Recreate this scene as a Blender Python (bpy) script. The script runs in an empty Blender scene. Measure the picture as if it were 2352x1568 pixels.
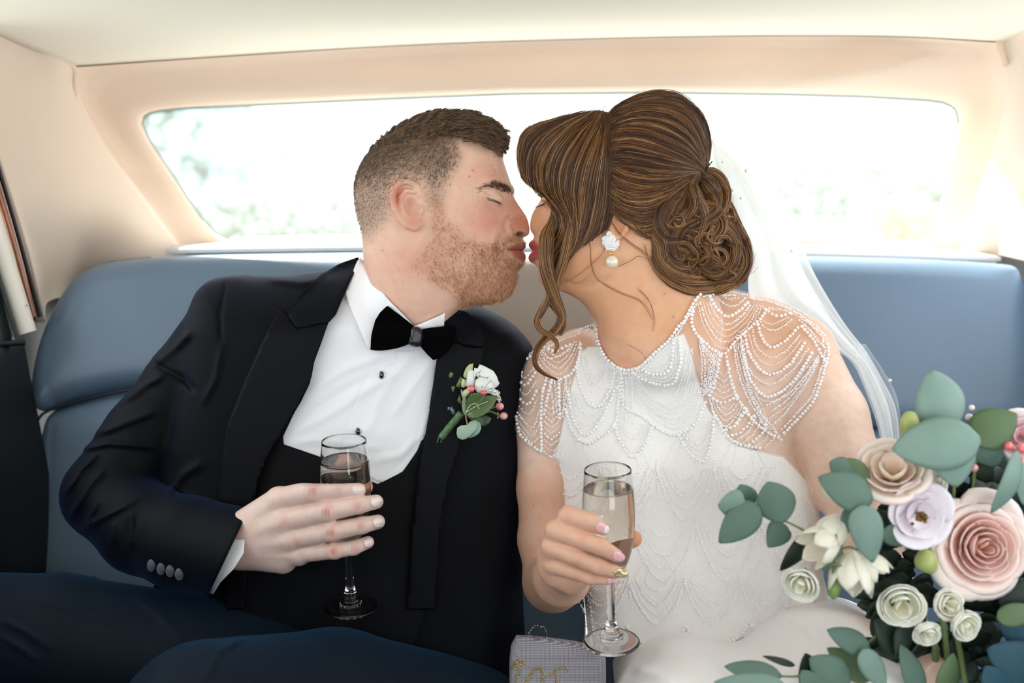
import bpy, math, random
import numpy as np
from mathutils import Vector, Matrix, geometry
from mathutils.bvhtree import BVHTree
import openvdb

rng = np.random.default_rng(7)
random.seed(7)
R = math.radians
SC = bpy.context.scene
COL = SC.collection

# ------------------------------------------------------------------ camera
PITCH = R(12.0)
CAM = np.array([0.0, 0.0, 1.15])
FPX, D0 = 35.0 / 36.0 * 2352.0, 1.3
U = D0 / FPX                      # metres per modelling unit (one pixel at the subjects)
XR = np.array([1.0, 0, 0])
FW = np.array([0, math.cos(PITCH), -math.sin(PITCH)])
UP = np.array([0, math.sin(PITCH), math.cos(PITCH)])
ORG = CAM + FW * D0
cam_data = bpy.data.cameras.new('camera')
cam = bpy.data.objects.new('camera', cam_data)
COL.objects.link(cam)
cam.location = CAM
cam.rotation_euler = (R(90) - PITCH, 0, 0)
cam_data.lens = 35.0
cam_data.sensor_width = 36.0
cam_data.clip_start = 0.05
cam_data.dof.use_dof = True
cam_data.dof.focus_distance = 1.27
cam_data.dof.aperture_fstop = 2.8
SC.camera = cam

# ------------------------------------------------------------------ sky, sun, exposure
world = bpy.data.worlds.new('sky')
SC.world = world
world.use_nodes = True
wn = world.node_tree.nodes
wl = world.node_tree.links
wn.clear()
w_out = wn.new('ShaderNodeOutputWorld')
w_bg = wn.new('ShaderNodeBackground')
w_bg.inputs['Color'].default_value = (0.90, 0.95, 1.0, 1)
w_bg.inputs['Strength'].default_value = 1.9
wl.new(w_bg.outputs[0], w_out.inputs[0])
sun_data = bpy.data.lights.new('sun', 'SUN')
sun_data.energy = 13.0
sun_data.angle = R(1.0)
sun_data.color = (1.0, 0.95, 0.86)
sun = bpy.data.objects.new('sun', sun_data)
COL.objects.link(sun)
sun.location = (3, 6, 5)
sun_dir = Vector((0.50, -0.84, -1.0))           # travels from behind and left of the car
sun.rotation_euler = sun_dir.to_track_quat('-Z', 'Y').to_euler()
SC.view_settings.view_transform = 'Standard'
SC.view_settings.look = 'None'
SC.view_settings.gamma = 1.0
SC.view_settings.use_curve_mapping = False
SC.view_settings.exposure = 0.66
SC.cycles.max_bounces = 24
SC.cycles.diffuse_bounces = 5
SC.cycles.glossy_bounces = 5
SC.cycles.transparent_max_bounces = 24
SC.cycles.transmission_bounces = 24
SC.cycles.sample_clamp_indirect = 6.0
SC.cycles.use_denoising = True

# ------------------------------------------------------------------ coordinates
def L(px, py, z=0.0):
    """a pixel at depth offset z (units, + is away from the camera) -> local units"""
    k = 1 + z / FPX
    return ((px - 1176.0) * k, (py - 784.0) * k, z)

def Lm(pts):
    a = np.array([(p[0], p[1], p[2] if len(p) > 2 else 0.0) for p in pts], float)
    k = 1 + a[:, 2] / FPX
    return np.stack([(a[:, 0] - 1176) * k, (a[:, 1] - 784) * k, a[:, 2]], 1)

def Wd(P):
    P = np.atleast_2d(np.asarray(P, float)) * U
    return ORG + P[:, :1] * XR - P[:, 1:2] * UP + P[:, 2:3] * FW

def W1(px, py, z=0.0):
    return Vector(Wd([L(px, py, z)])[0])

def toL(Wp):
    Wp = np.atleast_2d(Wp) - ORG
    return np.stack([Wp @ XR, -(Wp @ UP), Wp @ FW], 1) / U

def dep(d):
    return (d - D0) / U

def proj(P):
    """local units -> pixel"""
    k = 1 + P[:, 2] / FPX
    return P[:, 0] / k + 1176, P[:, 1] / k + 784

def lin(c):
    if isinstance(c, str):
        c = [int(c[i:i + 2], 16) / 255 for i in (0, 2, 4)]
    return tuple(x / 12.92 if x <= 0.04045 else ((x + 0.055) / 1.055) ** 2.4 for x in c)

# ------------------------------------------------------------------ objects
def link(o, parent=None):
    COL.objects.link(o)
    if parent is not None:
        o.parent = parent
    return o

def tag(o, label=None, cat=None, group=None, kind=None):
    if label: o['label'] = label
    if cat: o['category'] = cat
    if group: o['group'] = group
    if kind: o['kind'] = kind
    return o

def thing(name, label, cat, group=None, loc=None):
    o = bpy.data.objects.new(name, None)
    o.empty_display_size = 0.02
    link(o)
    if loc is not None:
        o.location = loc
    return tag(o, label, cat, group)

def raw_obj(name, V, F, m, parent=None, smooth=True, attrs=None):
    """world metres, parent sits at its own location without rotation"""
    V = np.asarray(V, float)
    p, off = parent, np.zeros(3)
    while p is not None:
        off = off + np.array(p.location)
        p = p.parent
    V = V - off
    me = bpy.data.meshes.new(name)
    me.from_pydata(V.tolist(), [], F if isinstance(F, list) else F.tolist())
    if smooth:
        me.shade_smooth()
    if attrs:
        for k, a in attrs.items():
            a = np.asarray(a, np.float32)
            if a.ndim == 2:
                t = me.attributes.new(k, 'FLOAT_COLOR', 'POINT')
                if a.shape[1] == 3:
                    a = np.concatenate([a, np.ones((len(a), 1), np.float32)], 1)
                t.data.foreach_set('color', a.ravel())
            else:
                t = me.attributes.new(k, 'FLOAT', 'POINT')
                t.data.foreach_set('value', a)
    if m is not None:
        me.materials.append(m)
    o = bpy.data.objects.new(name, me)
    link(o, parent)
    return o

def lobj(name, V, F, m, parent=None, smooth=True, attrs=None):
    return raw_obj(name, Wd(V), F, m, parent, smooth, attrs)

# ------------------------------------------------------------------ materials
def nodes_of(name):
    m = bpy.data.materials.new(name)
    m.use_nodes = True
    nt = m.node_tree
    b = nt.nodes['Principled BSDF']
    return m, nt, b

def mat(name, col, rough=0.5, metal=0.0, bump=None, var=None, sheen=0.0, sss=0.0, spec=None, coat=0.0, trans=0.0, ior=None, attr=None, sheen_col=None, aniso=0.0):
    """bump=(scale, strength, distance)  var=(scale, amount, colour2)"""
    m, nt, b = nodes_of(name)
    N, K = nt.nodes, nt.links
    c = lin(col) if isinstance(col, str) else tuple(col)
    b.inputs['Base Color'].default_value = (*c, 1)
    b.inputs['Roughness'].default_value = rough
    b.inputs['Metallic'].default_value = metal
    b.inputs['Sheen Weight'].default_value = sheen
    if sheen_col: b.inputs['Sheen Tint'].default_value = (*lin(sheen_col), 1)
    if spec is not None: b.inputs['Specular IOR Level'].default_value = spec
    if coat: b.inputs['Coat Weight'].default_value = coat
    if trans: b.inputs['Transmission Weight'].default_value = trans
    if ior: b.inputs['IOR'].default_value = ior
    if aniso: b.inputs['Anisotropic'].default_value = aniso
    if sss:
        b.inputs['Subsurface Weight'].default_value = sss
        b.inputs['Subsurface Radius'].default_value = (1.0, 0.35, 0.2)
        b.inputs['Subsurface Scale'].default_value = 0.006
    tc = N.new('ShaderNodeTexCoord')
    src = None
    if attr:
        a = N.new('ShaderNodeAttribute'); a.attribute_name = attr
        src = a.outputs['Color']
    if var:
        n = N.new('ShaderNodeTexNoise'); n.inputs['Scale'].default_value = var[0]; n.inputs['Detail'].default_value = 5
        K.new(tc.outputs['Object'], n.inputs['Vector'])
        r = N.new('ShaderNodeMapRange'); r.inputs['From Min'].default_value = 0.35; r.inputs['From Max'].default_value = 0.7
        r.inputs['To Max'].default_value = var[1]
        K.new(n.outputs['Fac'], r.inputs['Value'])
        mx = N.new('ShaderNodeMix'); mx.data_type = 'RGBA'
        K.new(r.outputs['Result'], mx.inputs['Factor'])
        mx.inputs['A'].default_value = (*c, 1)
        if src: K.new(src, mx.inputs['A'])
        mx.inputs['B'].default_value = (*(lin(var[2]) if isinstance(var[2], str) else var[2]), 1)
        src = mx.outputs['Result']
    if src: K.new(src, b.inputs['Base Color'])
    if bump:
        n = N.new('ShaderNodeTexNoise'); n.inputs['Scale'].default_value = bump[0]; n.inputs['Detail'].default_value = 4
        K.new(tc.outputs['Object'], n.inputs['Vector'])
        bp = N.new('ShaderNodeBump'); bp.inputs['Strength'].default_value = bump[1]; bp.inputs['Distance'].default_value = bump[2]
        K.new(n.outputs['Fac'], bp.inputs['Height'])
        K.new(bp.outputs['Normal'], b.inputs['Normal'])
    return m

def glass_pane(name, tint, glare_haze=0.0):
    m, nt, b = nodes_of(name)
    N, K = nt.nodes, nt.links
    N.remove(b)
    t = N.new('ShaderNodeBsdfTransparent'); t.inputs[0].default_value = (*tint, 1)
    g = N.new('ShaderNodeBsdfGlossy'); g.inputs['Roughness'].default_value = 0.02
    f = N.new('ShaderNodeFresnel'); f.inputs['IOR'].default_value = 1.35
    mx = N.new('ShaderNodeMixShader')
    K.new(f.outputs[0], mx.inputs[0]); K.new(t.outputs[0], mx.inputs[1]); K.new(g.outputs[0], mx.inputs[2])
    last = mx.outputs[0]
    if glare_haze:  # milky layer standing in for glare on the pane
        d1 = N.new('ShaderNodeBsdfDiffuse'); d1.inputs[0].default_value = (.93, .97, .96, 1)
        d2 = N.new('ShaderNodeBsdfTranslucent'); d2.inputs[0].default_value = (.93, .97, .96, 1)
        dm = N.new('ShaderNodeMixShader'); dm.inputs[0].default_value = .7
        K.new(d1.outputs[0], dm.inputs[1]); K.new(d2.outputs[0], dm.inputs[2])
        m3 = N.new('ShaderNodeMixShader'); m3.inputs[0].default_value = glare_haze
        K.new(last, m3.inputs[1]); K.new(dm.outputs[0], m3.inputs[2]); last = m3.outputs[0]
    K.new(last, N['Material Output'].inputs[0])
    return m

def sheer(name, col, alpha, rough=0.7, mesh_scale=None, attr=None, opaque_body=False):
    """net cloth: part transparent, part translucent white"""
    m, nt, b = nodes_of(name)
    N, K = nt.nodes, nt.links
    N.remove(b)
    t = N.new('ShaderNodeBsdfTransparent')
    d = N.new('ShaderNodeBsdfDiffuse'); d.inputs[0].default_value = (*lin(col), 1)
    tr = N.new('ShaderNodeBsdfTranslucent'); tr.inputs[0].default_value = (*lin(col), 1)
    m1 = N.new('ShaderNodeMixShader'); m1.inputs[0].default_value = 0.45
    K.new(d.outputs[0], m1.inputs[1]); K.new(tr.outputs[0], m1.inputs[2])
    m2 = N.new('ShaderNodeMixShader'); m2.inputs[0].default_value = alpha
    K.new(t.outputs[0], m2.inputs[1]); K.new(m1.outputs[0], m2.inputs[2])
    lw = N.new('ShaderNodeLayerWeight'); lw.inputs['Blend'].default_value = 0.35
    mr = N.new('ShaderNodeMapRange'); mr.inputs['To Min'].default_value = alpha; mr.inputs['To Max'].default_value = min(1, alpha * 2.6)
    K.new(lw.outputs['Facing'], mr.inputs['Value'])
    src = mr.outputs['Result']
    if attr:
        a = N.new('ShaderNodeAttribute'); a.attribute_name = attr
        mm = N.new('ShaderNodeMath'); mm.operation = 'MAXIMUM'
        K.new(src, mm.inputs[0]); K.new(a.outputs['Fac'], mm.inputs[1])
        src = mm.outputs[0]
        if opaque_body:
            inv = N.new('ShaderNodeMath'); inv.operation = 'MULTIPLY_ADD'; inv.inputs[1].default_value = -0.45; inv.inputs[2].default_value = 0.45
            K.new(a.outputs['Fac'], inv.inputs[0]); K.new(inv.outputs[0], m1.inputs[0])
    K.new(src, m2.inputs[0])
    K.new(m2.outputs[0], N['Material Output'].inputs[0])
    return m

# ------------------------------------------------------------------ distance-field modelling
def smin(a, b, k):
    if k <= 0: return np.minimum(a, b)
    h = np.maximum(k - np.abs(a - b), 0) / k
    return np.minimum(a, b) - h * h * k * 0.25

def smax(a, b, k):
    return -smin(-a, -b, k)

def ell(P, c, r, Rm=None):
    Q = P - np.array(c, np.float32)
    if Rm is not None: Q = Q @ Rm
    r = np.array(r, np.float32)
    k0 = np.sqrt(((Q / r) ** 2).sum(1)); k1 = np.sqrt(((Q / (r * r)) ** 2).sum(1))
    return k0 * (k0 - 1) / np.maximum(k1, 1e-6)

def cap(P, a, b, ra, rb, flat=None):
    a = np.array(a, np.float32); b = np.array(b, np.float32)
    ab = b - a
    t = np.clip(((P - a) @ ab) / max(float(ab @ ab), 1e-6), 0, 1)
    D = P - a - t[:, None] * ab
    return np.sqrt((D * D).sum(1)) - (ra + (rb - ra) * t)

def chain(P, pts, rad, k=8.0):
    d = None
    for i in range(len(pts) - 1):
        e = cap(P, pts[i], pts[i + 1], rad[i], rad[i + 1])
        d = e if d is None else smin(d, e, k)
    return d

def near(P, d, pts, margin, fn):
    """apply fn only around pts: fn(P_sub, d_sub) -> new d_sub"""
    pts = np.atleast_2d(np.array(pts, np.float32))
    lo, hi = pts.min(0) - margin, pts.max(0) + margin
    m = ((P > lo) & (P < hi)).all(1)
    if m.any():
        d = d.copy()
        d[m] = fn(P[m], d[m])
    return d

def ridge2(X, Y, pts, w, h):
    """height of a soft fold that follows a polyline (2-D)"""
    pts = np.array(pts, float)
    best = np.full(X.shape, 1e9, np.float32); tt = np.zeros(X.shape, np.float32)
    n = len(pts) - 1
    for i in range(n):
        a, b = pts[i, :2], pts[i + 1, :2]
        ab = b - a
        t = np.clip(((X - a[0]) * ab[0] + (Y - a[1]) * ab[1]) / (ab @ ab), 0, 1)
        dd = (X - a[0] - t * ab[0]) ** 2 + (Y - a[1] - t * ab[1]) ** 2
        m = dd < best
        best = np.where(m, dd, best); tt = np.where(m, (i + t) / n, tt)
    fade = np.clip(np.minimum(tt, 1 - tt) * 5 + 0.15, 0, 1)
    return h * np.exp(-best / (w * w)) * fade

def spline(pts, n):
    """Catmull-Rom through pts -> n samples"""
    p = np.array(pts, float)
    if len(p) == 2:
        t = np.linspace(0, 1, n)[:, None]
        return p[0] * (1 - t) + p[1] * t
    q = np.vstack([2 * p[0] - p[1], p, 2 * p[-1] - p[-2]])
    seg = np.linalg.norm(np.diff(p, axis=0), axis=1) ** 0.5 + 1e-6
    cum = np.concatenate([[0], np.cumsum(seg)]); cum /= cum[-1]
    t = np.linspace(0, 1, n)
    i = np.clip(np.searchsorted(cum, t, side='right') - 1, 0, len(p) - 2)
    u = ((t - cum[i]) / (cum[i + 1] - cum[i]))[:, None]
    a, b, c, d = q[i], q[i + 1], q[i + 2], q[i + 3]
    return 0.5 * (2 * b + (c - a) * u + (2 * a - 5 * b + 4 * c - d) * u ** 2 + (3 * b - a - 3 * c + d) * u ** 3)

def closed_spline(pts, n):
    p = np.array(pts, float)
    q = np.vstack([p[-2:], p, p[:3]])
    s = spline(q, n * 2)
    # keep the loop only
    a = spline(np.vstack([p[-1:], p, p[:2]]), int(n * (len(p) + 3) / len(p)))
    k = int(len(a) / (len(p) + 2))
    return a[k:-k]

class Shape2D:
    """signed distance (inside +) and tps depth field sampled on a grid"""
    def __init__(s, poly, step=2.0, pad=90, ctrl=None, bounds=None):
        poly = np.array(poly, float)
        s.poly = poly
        lo, hi = poly.min(0) - pad, poly.max(0) + pad
        if bounds is not None:
            lo, hi = np.maximum(lo, bounds[0]), np.minimum(hi, bounds[1])
        s.lo, s.step = lo, step
        nx, ny = (np.ceil((hi - lo) / step).astype(int) + 1)
        X, Y = np.meshgrid(lo[0] + step * np.arange(nx), lo[1] + step * np.arange(ny), indexing='ij')
        best = np.full(X.shape, 1e12); ins = np.zeros(X.shape, bool)
        n = len(poly)
        for i in range(n):
            a, b = poly[i], poly[(i + 1) % n]
            ab = b - a
            l2 = ab @ ab
            if l2 < 1e-9: continue
            t = np.clip(((X - a[0]) * ab[0] + (Y - a[1]) * ab[1]) / l2, 0, 1)
            best = np.minimum(best, (X - a[0] - t * ab[0]) ** 2 + (Y - a[1] - t * ab[1]) ** 2)
            if a[1] != b[1]:
                c = ((a[1] > Y) != (b[1] > Y)) & (X < (b[0] - a[0]) * (Y - a[1]) / (b[1] - a[1]) + a[0])
                ins ^= c
        s.D = (np.sqrt(best) * np.where(ins, 1, -1)).astype(np.float32)
        s.H = None
        if ctrl is not None:
            s.H = s.tps(np.array(ctrl, float), X, Y).astype(np.float32)
    @staticmethod
    def tps(c, X, Y):
        def ph(r2): return 0.5 * r2 * np.log(np.maximum(r2, 1e-9))
        sc = 100.0
        p = c[:, :2] / sc
        n = len(p)
        A = np.zeros((n + 3, n + 3))
        r2 = ((p[:, None] - p[None]) ** 2).sum(2)
        A[:n, :n] = ph(r2) + np.eye(n) * 0.02
        A[:n, n:] = np.c_[np.ones(n), p]; A[n:, :n] = A[:n, n:].T
        w = np.linalg.solve(A, np.r_[c[:, 2], 0, 0, 0])
        x, y = X / sc, Y / sc
        out = w[n] + w[n + 1] * x + w[n + 2] * y
        for i in range(n):
            out = out + w[i] * ph((x - p[i, 0]) ** 2 + (y - p[i, 1]) ** 2)
        return out
    def _s(s, G, x, y):
        fx = np.clip((x - s.lo[0]) / s.step, 0, G.shape[0] - 1.001); fy = np.clip((y - s.lo[1]) / s.step, 0, G.shape[1] - 1.001)
        i, j = fx.astype(int), fy.astype(int)
        u, v = fx - i, fy - j
        return G[i, j] * (1 - u) * (1 - v) + G[i + 1, j] * u * (1 - v) + G[i, j + 1] * (1 - u) * v + G[i + 1, j + 1] * u * v
    def d(s, x, y): return s._s(s.D, x, y)
    def h(s, x, y): return s._s(s.H, x, y)

def polygonize(f, lo, hi, vox, band=2.5):
    """f(P[N,3]) -> distance; returns V (local units), quads.  Coarse pass first, then only near the surface"""
    lo, hi = np.array(lo, float), np.array(hi, float)
    c = 4
    n = (np.ceil((hi - lo) / (vox * c)).astype(int) + 1)
    gx = [lo[k] + (np.arange(n[k]) + 0.5 - 0.5 / c) * vox * c for k in range(3)]
    G = np.stack(np.meshgrid(*gx, indexing='ij'), -1).reshape(-1, 3).astype(np.float32)
    dc = f(G).astype(np.float32).reshape(n)
    near_ = np.abs(dc) < vox * c * band
    D = np.repeat(np.repeat(np.repeat(dc, c, 0), c, 1), c, 2)
    mk = np.repeat(np.repeat(np.repeat(near_, c, 0), c, 1), c, 2)
    idx = np.nonzero(mk)
    P = np.stack([lo[k] + idx[k] * vox for k in range(3)], 1).astype(np.float32)
    out = np.empty(len(P), np.float32)
    for s in range(0, len(P), 400000):
        out[s:s + 400000] = f(P[s:s + 400000])
    D[idx] = out
    del mk, idx
    bw = 3 * vox
    D = np.clip(D, -bw, bw)
    g = openvdb.FloatGrid(bw)
    g.copyFromArray(D.astype(np.float32))
    V, Q = g.convertToQuads(0.0)
    V = V * vox + lo
    # project on to the surface for clean shading
    Vf = V.astype(np.float32)
    e = vox * 0.5
    d0 = f(Vf)
    gr = np.stack([f(Vf + np.array(v, np.float32) * e) - d0 for v in ((1, 0, 0), (0, 1, 0), (0, 0, 1))], 1) / e
    g2 = np.maximum((gr * gr).sum(1), 0.3)
    st = np.clip(d0 / g2, -vox, vox)
    V = V - gr * st[:, None]
    return V, Q[:, ::-1]

def clean_islands(V, Q, keep=1):
    return V, Q

def bvh_of(V, Q):
    return BVHTree.FromPolygons([tuple(v) for v in V.tolist()], Q.tolist())

EYE = Vector((0, 0, -FPX))
def cast(bvh, px, py, default=0.0):
    d = Vector((px - 1176.0, py - 784.0, FPX)).normalized()
    h = bvh.ray_cast(EYE, d)
    if h[0] is None:
        return default
    return h[0].z

def in_poly(x, y, poly):
    ins = np.zeros(np.shape(x), bool)
    n = len(poly)
    for i in range(n):
        a, b = poly[i], poly[(i + 1) % n]
        if a[1] != b[1]:
            ins ^= ((a[1] > y) != (b[1] > y)) & (x < (b[0] - a[0]) * (y - a[1]) / (b[1] - a[1]) + a[0])
    return ins

def resample(poly, step, closed=True):
    p = np.array(poly, float)
    out = []
    n = len(p)
    for i in range(n if closed else n - 1):
        a, b = p[i], p[(i + 1) % n]
        m = max(1, int(np.linalg.norm(b - a) / step))
        for j in range(m):
            out.append(a + (b - a) * j / m)
    if not closed: out.append(p[-1])
    return np.array(out)

def patch2d(poly, step):
    """triangulate a 2-D polygon with interior points -> P2[N,2], tris, boundary index loop"""
    B = resample(poly, step)
    lo, hi = B.min(0), B.max(0)
    gx = np.arange(lo[0] + step / 2, hi[0], step); gy = np.arange(lo[1] + step / 2, hi[1], step)
    X, Y = np.meshgrid(gx, gy)
    X = X.ravel(); Y = Y.ravel()
    m = in_poly(X, Y, B)
    X, Y = X[m], Y[m]
    if len(X):
        dd = np.min((X[:, None] - B[None, :, 0]) ** 2 + (Y[:, None] - B[None, :, 1]) ** 2, 1)
        k = dd > (step * 0.45) ** 2
        X, Y = X[k], Y[k]
    pts = [Vector(b) for b in B.tolist()] + [Vector((x, y)) for x, y in zip(X, Y)]
    nb = len(B)
    r = geometry.delaunay_2d_cdt(pts, [(i, (i + 1) % nb) for i in range(nb)], [list(range(nb))], 1, 1e-4)
    P = np.array([tuple(v) for v in r[0]])
    return P, [list(f) for f in r[2]], B

def drape(name, poly, bvh, m, parent, off=4.0, thick=3.0, step=8.0, default=0.0, zf=None, attrs=None, edge_tuck=0.0, smooth_it=0):
    """a sheet of cloth cut to a pixel outline, laid on a surface, with real thickness"""
    P, F, B = patch2d(poly, step)
    z = np.array([cast(bvh, x, y, np.nan) for x, y in P]) if bvh is not None else np.full(len(P), default)
    if np.isnan(z).any():
        g = ~np.isnan(z)
        if g.any():
            for i in np.nonzero(~g)[0]:
                z[i] = z[g][np.argmin(((P[g] - P[i]) ** 2).sum(1))]
        else:
            z[:] = default
    if smooth_it:
        nb = [set() for _ in P]
        for f in F:
            for a in f:
                nb[a].update(f)
        for _ in range(smooth_it):
            z = np.array([np.mean([z[j] for j in s]) if s else z[i] for i, s in enumerate(nb)])
    dB = np.sqrt(np.min((P[:, None, 0] - B[None, :, 0]) ** 2 + (P[:, None, 1] - B[None, :, 1]) ** 2, 1))
    lift = off * (1 - edge_tuck * np.exp(-dB / 6.0))
    z = z - lift
    if zf is not None:
        z = z + zf(P[:, 0], P[:, 1])
    top = Lm(np.c_[P, z]); bot = Lm(np.c_[P, z + thick])
    n = len(P)
    # orient
    def area(f):
        q = P[f]
        return 0.5 * np.sum(q[:, 0] * np.roll(q[:, 1], -1) - np.roll(q[:, 0], -1) * q[:, 1])
    Ft = [f if area(f) < 0 else f[::-1] for f in F]
    Ft = [f[::-1] for f in Ft]
    edges = {}
    for f in Ft:
        for a, b in zip(f, f[1:] + f[:1]):
            edges[(a, b)] = edges.get((a, b), 0) + 1
    bd = [(a, b) for (a, b) in edges if (b, a) not in edges]
    faces = Ft + [[i + n for i in f[::-1]] for f in Ft] + [[b, a, a + n, b + n] for a, b in bd]
    at = {k: np.concatenate([v(P), v(P)]) for k, v in attrs.items()} if attrs else None
    return lobj(name, np.vstack([top, bot]), faces, m, parent, True, at)

def tube(pts, rad, n=8, closed_ends=True, flat=1.0, up=None):
    """round tube along local points with per-point radius -> V, F"""
    p = np.array(pts, float); m = len(p)
    rad = np.broadcast_to(np.asarray(rad, float), (m,))
    T = np.gradient(p, axis=0)
    T /= np.linalg.norm(T, axis=1)[:, None] + 1e-9
    nrm = np.array(up if up is not None else (0.3, 0.2, -1.0), float)
    V = []
    for i in range(m):
        a = nrm - T[i] * (nrm @ T[i]); a /= np.linalg.norm(a) + 1e-9
        if up is None: nrm = a
        b = np.cross(T[i], a)
        for k in range(n):
            w = 2 * math.pi * k / n
            V.append(p[i] + rad[i] * (a * math.cos(w) * flat + b * math.sin(w)))
    F = [[i * n + k, i * n + (k + 1) % n, (i + 1) * n + (k + 1) % n, (i + 1) * n + k] for i in range(m - 1) for k in range(n)]
    if closed_ends:
        V += [p[0], p[-1]]
        c0, c1 = m * n, m * n + 1
        F += [[c0, (k + 1) % n, k] for k in range(n)] + [[c1, (m - 1) * n + k, (m - 1) * n + (k + 1) % n] for k in range(n)]
    return np.array(V), F

def merge(parts):
    V, F, o = [], [], 0
    for v, f in parts:
        V.append(np.asarray(v)); F += [[i + o for i in q] for q in f]; o += len(v)
    return np.vstack(V), F

def ico(sub=1):
    import bmesh
    bm = bmesh.new(); bmesh.ops.create_icosphere(bm, subdivisions=sub, radius=1.0)
    V = np.array([v.co[:] for v in bm.verts]); F = [[v.index for v in f.verts] for f in bm.faces]
    bm.free()
    return V, F

ICO1, ICO2, ICO3 = ico(1), ico(2), ico(3)

def beads(C, r, base=ICO1):
    C = np.asarray(C, float); r = np.broadcast_to(np.asarray(r, float), (len(C),))
    V0, F0 = np.asarray(base[0]), np.array(base[1])
    V = (C[:, None, :] + r[:, None, None] * V0[None]).reshape(-1, 3)
    F = (F0[None] + (np.arange(len(C)) * len(V0))[:, None, None]).reshape(-1, F0.shape[1])
    return V, F

def lathe(profile, n=48, centre=(0, 0, 0)):
    """profile [(r,z)] world metres about z"""
    pr = np.array(profile, float); m = len(pr)
    a = np.linspace(0, 2 * math.pi, n, endpoint=False)
    V = np.stack([pr[:, None, 0] * np.cos(a), pr[:, None, 0] * np.sin(a), np.broadcast_to(pr[:, None, 1], (m, n))], -1).reshape(-1, 3) + np.array(centre)
    F = [[i * n + k, i * n + (k + 1) % n, (i + 1) * n + (k + 1) % n, (i + 1) * n + k] for i in range(m - 1) for k in range(n)]
    if (np.diff(pr[:, 1]) * (pr[1:, 0] + pr[:-1, 0]) ** 2).sum() < 0:
        F = [f[::-1] for f in F]
    return V, F

def hair_obj(name, strands, m, parent, r0=0.45, r1=0.15):
    """strands: list of [k,3] arrays in local units"""
    off = np.zeros(3); p = parent
    while p is not None:
        off += np.array(p.location); p = p.parent
    hc = bpy.data.hair_curves.new(name)
    sizes = [len(s) for s in strands]
    hc.add_curves(sizes)
    P = Wd(np.vstack(strands)) - off
    hc.position_data.foreach_set('vector', P.astype(np.float32).ravel())
    rd = np.concatenate([np.linspace(r0, r1, n) * np.minimum(1, .25 + np.linspace(0, 6, n)) for n in sizes]) * U
    mid = np.array([q[len(q) // 2] for q in strands])
    sh = .46 + .15 * np.sin(mid[:, 0] * .23 + mid[:, 1] * .13) + .22 * np.sin(mid[:, 1] * .33 - mid[:, 0] * .19 + mid[:, 2] * .2) + np.random.default_rng(len(sizes)).normal(0, .25, len(sizes)) + np.clip((mid[:, 1] + 420) / 300, 0, 1) * .26 - .12
    at = hc.attributes.new('shade', 'FLOAT', 'POINT')
    at.data.foreach_set('value', np.repeat(np.clip(sh, 0, 1), sizes).astype(np.float32))
    a = hc.attributes.get('radius') or hc.attributes.new('radius', 'FLOAT', 'POINT')
    a.data.foreach_set('value', rd.astype(np.float32))
    hc.materials.append(m)
    o = bpy.data.objects.new(name, hc)
    link(o, parent)
    return o

def grid_surface(rows, nu, nv):
    """rows: list of control rows (each a list of world/local points) -> smooth sheet"""
    R_ = np.array([spline(r, nu) for r in rows])
    G = np.array([spline(R_[:, i], nv) for i in range(nu)])      # nu x nv x 3
    V = G.reshape(-1, 3)
    F = [[i * nv + j, (i + 1) * nv + j, (i + 1) * nv + j + 1, i * nv + j + 1] for i in range(nu - 1) for j in range(nv - 1)]
    return V, F

# ================================================================== the car's cabin
def Pd(px, py, d):
    if d > 1.58 and py < 400:          # the upper rear of the cabin leans forward
        d -= 0.07 * min(1, (400 - py) / 250) * min(1, (d - 1.58) / .1)
    return Wd([L(px, py, dep(d))])[0]

M_head = mat('headliner_cloth', 'e2dacb', 0.9, bump=(900, 0.15, 0.001), var=(6, 0.35, 'e6dccb'), sheen=0.2)
M_pillar = mat('pillar_cloth', 'dbc9bd', 0.88, bump=(700, 0.2, 0.001), var=(5, 0.5, 'ddc6ae'), sheen=0.2)
M_rear = mat('rear_surround_cloth', 'd9c3b3', 0.88, bump=(700, 0.2, 0.001), var=(4, 0.4, 'd2b9a6'), sheen=0.2)
M_leather = mat('blue_grey_leather', '667d95', 0.4, bump=(220, 0.25, 0.0012), var=(7, 0.3, '5c738c'), coat=0.08)
M_leather_dk = mat('dark_blue_leather', '1a2634', 0.45, bump=(220, 0.2, 0.001))
M_black = mat('black_trim', '0b0c10', 0.5)
M_rub = mat('grey_rubber_seal', '8d9494', 0.6)
M_wood = mat('walnut_veneer', 'a0561f', 0.25, var=(45, 0.8, '6b3210'), coat=0.6)
M_shelf = mat('parcel_shelf_carpet', 'd9dcdc', 0.9, bump=(500, 0.4, 0.002))
M_pipe = mat('piping_cord', 'd9c0ad', 0.7)
M_floor = mat('dark_car_carpet', '14161b', 0.95, bump=(400, 0.5, 0.003))
M_glass = glass_pane('window_glass', (0.93, 0.985, 0.96))
M_glass_rear = glass_pane('glare_haze_rear_glass', (0.94, 0.985, 0.97), 0.09)  # whitish film mixed into the rear glass to imitate glare

def struct(o, label=None):
    o['kind'] = 'structure'
    if label: o['label'] = label
    return o

def sheet(name, rows, nu, nv, m, thick=0.012, label=None, parent=None):
    V, F = grid_surface(rows, nu, nv)
    o = raw_obj(name, V, F, m, parent)
    s = o.modifiers.new('thickness', 'SOLIDIFY'); s.thickness = thick; s.offset = 0
    return struct(o, label) if parent is None else o

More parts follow.
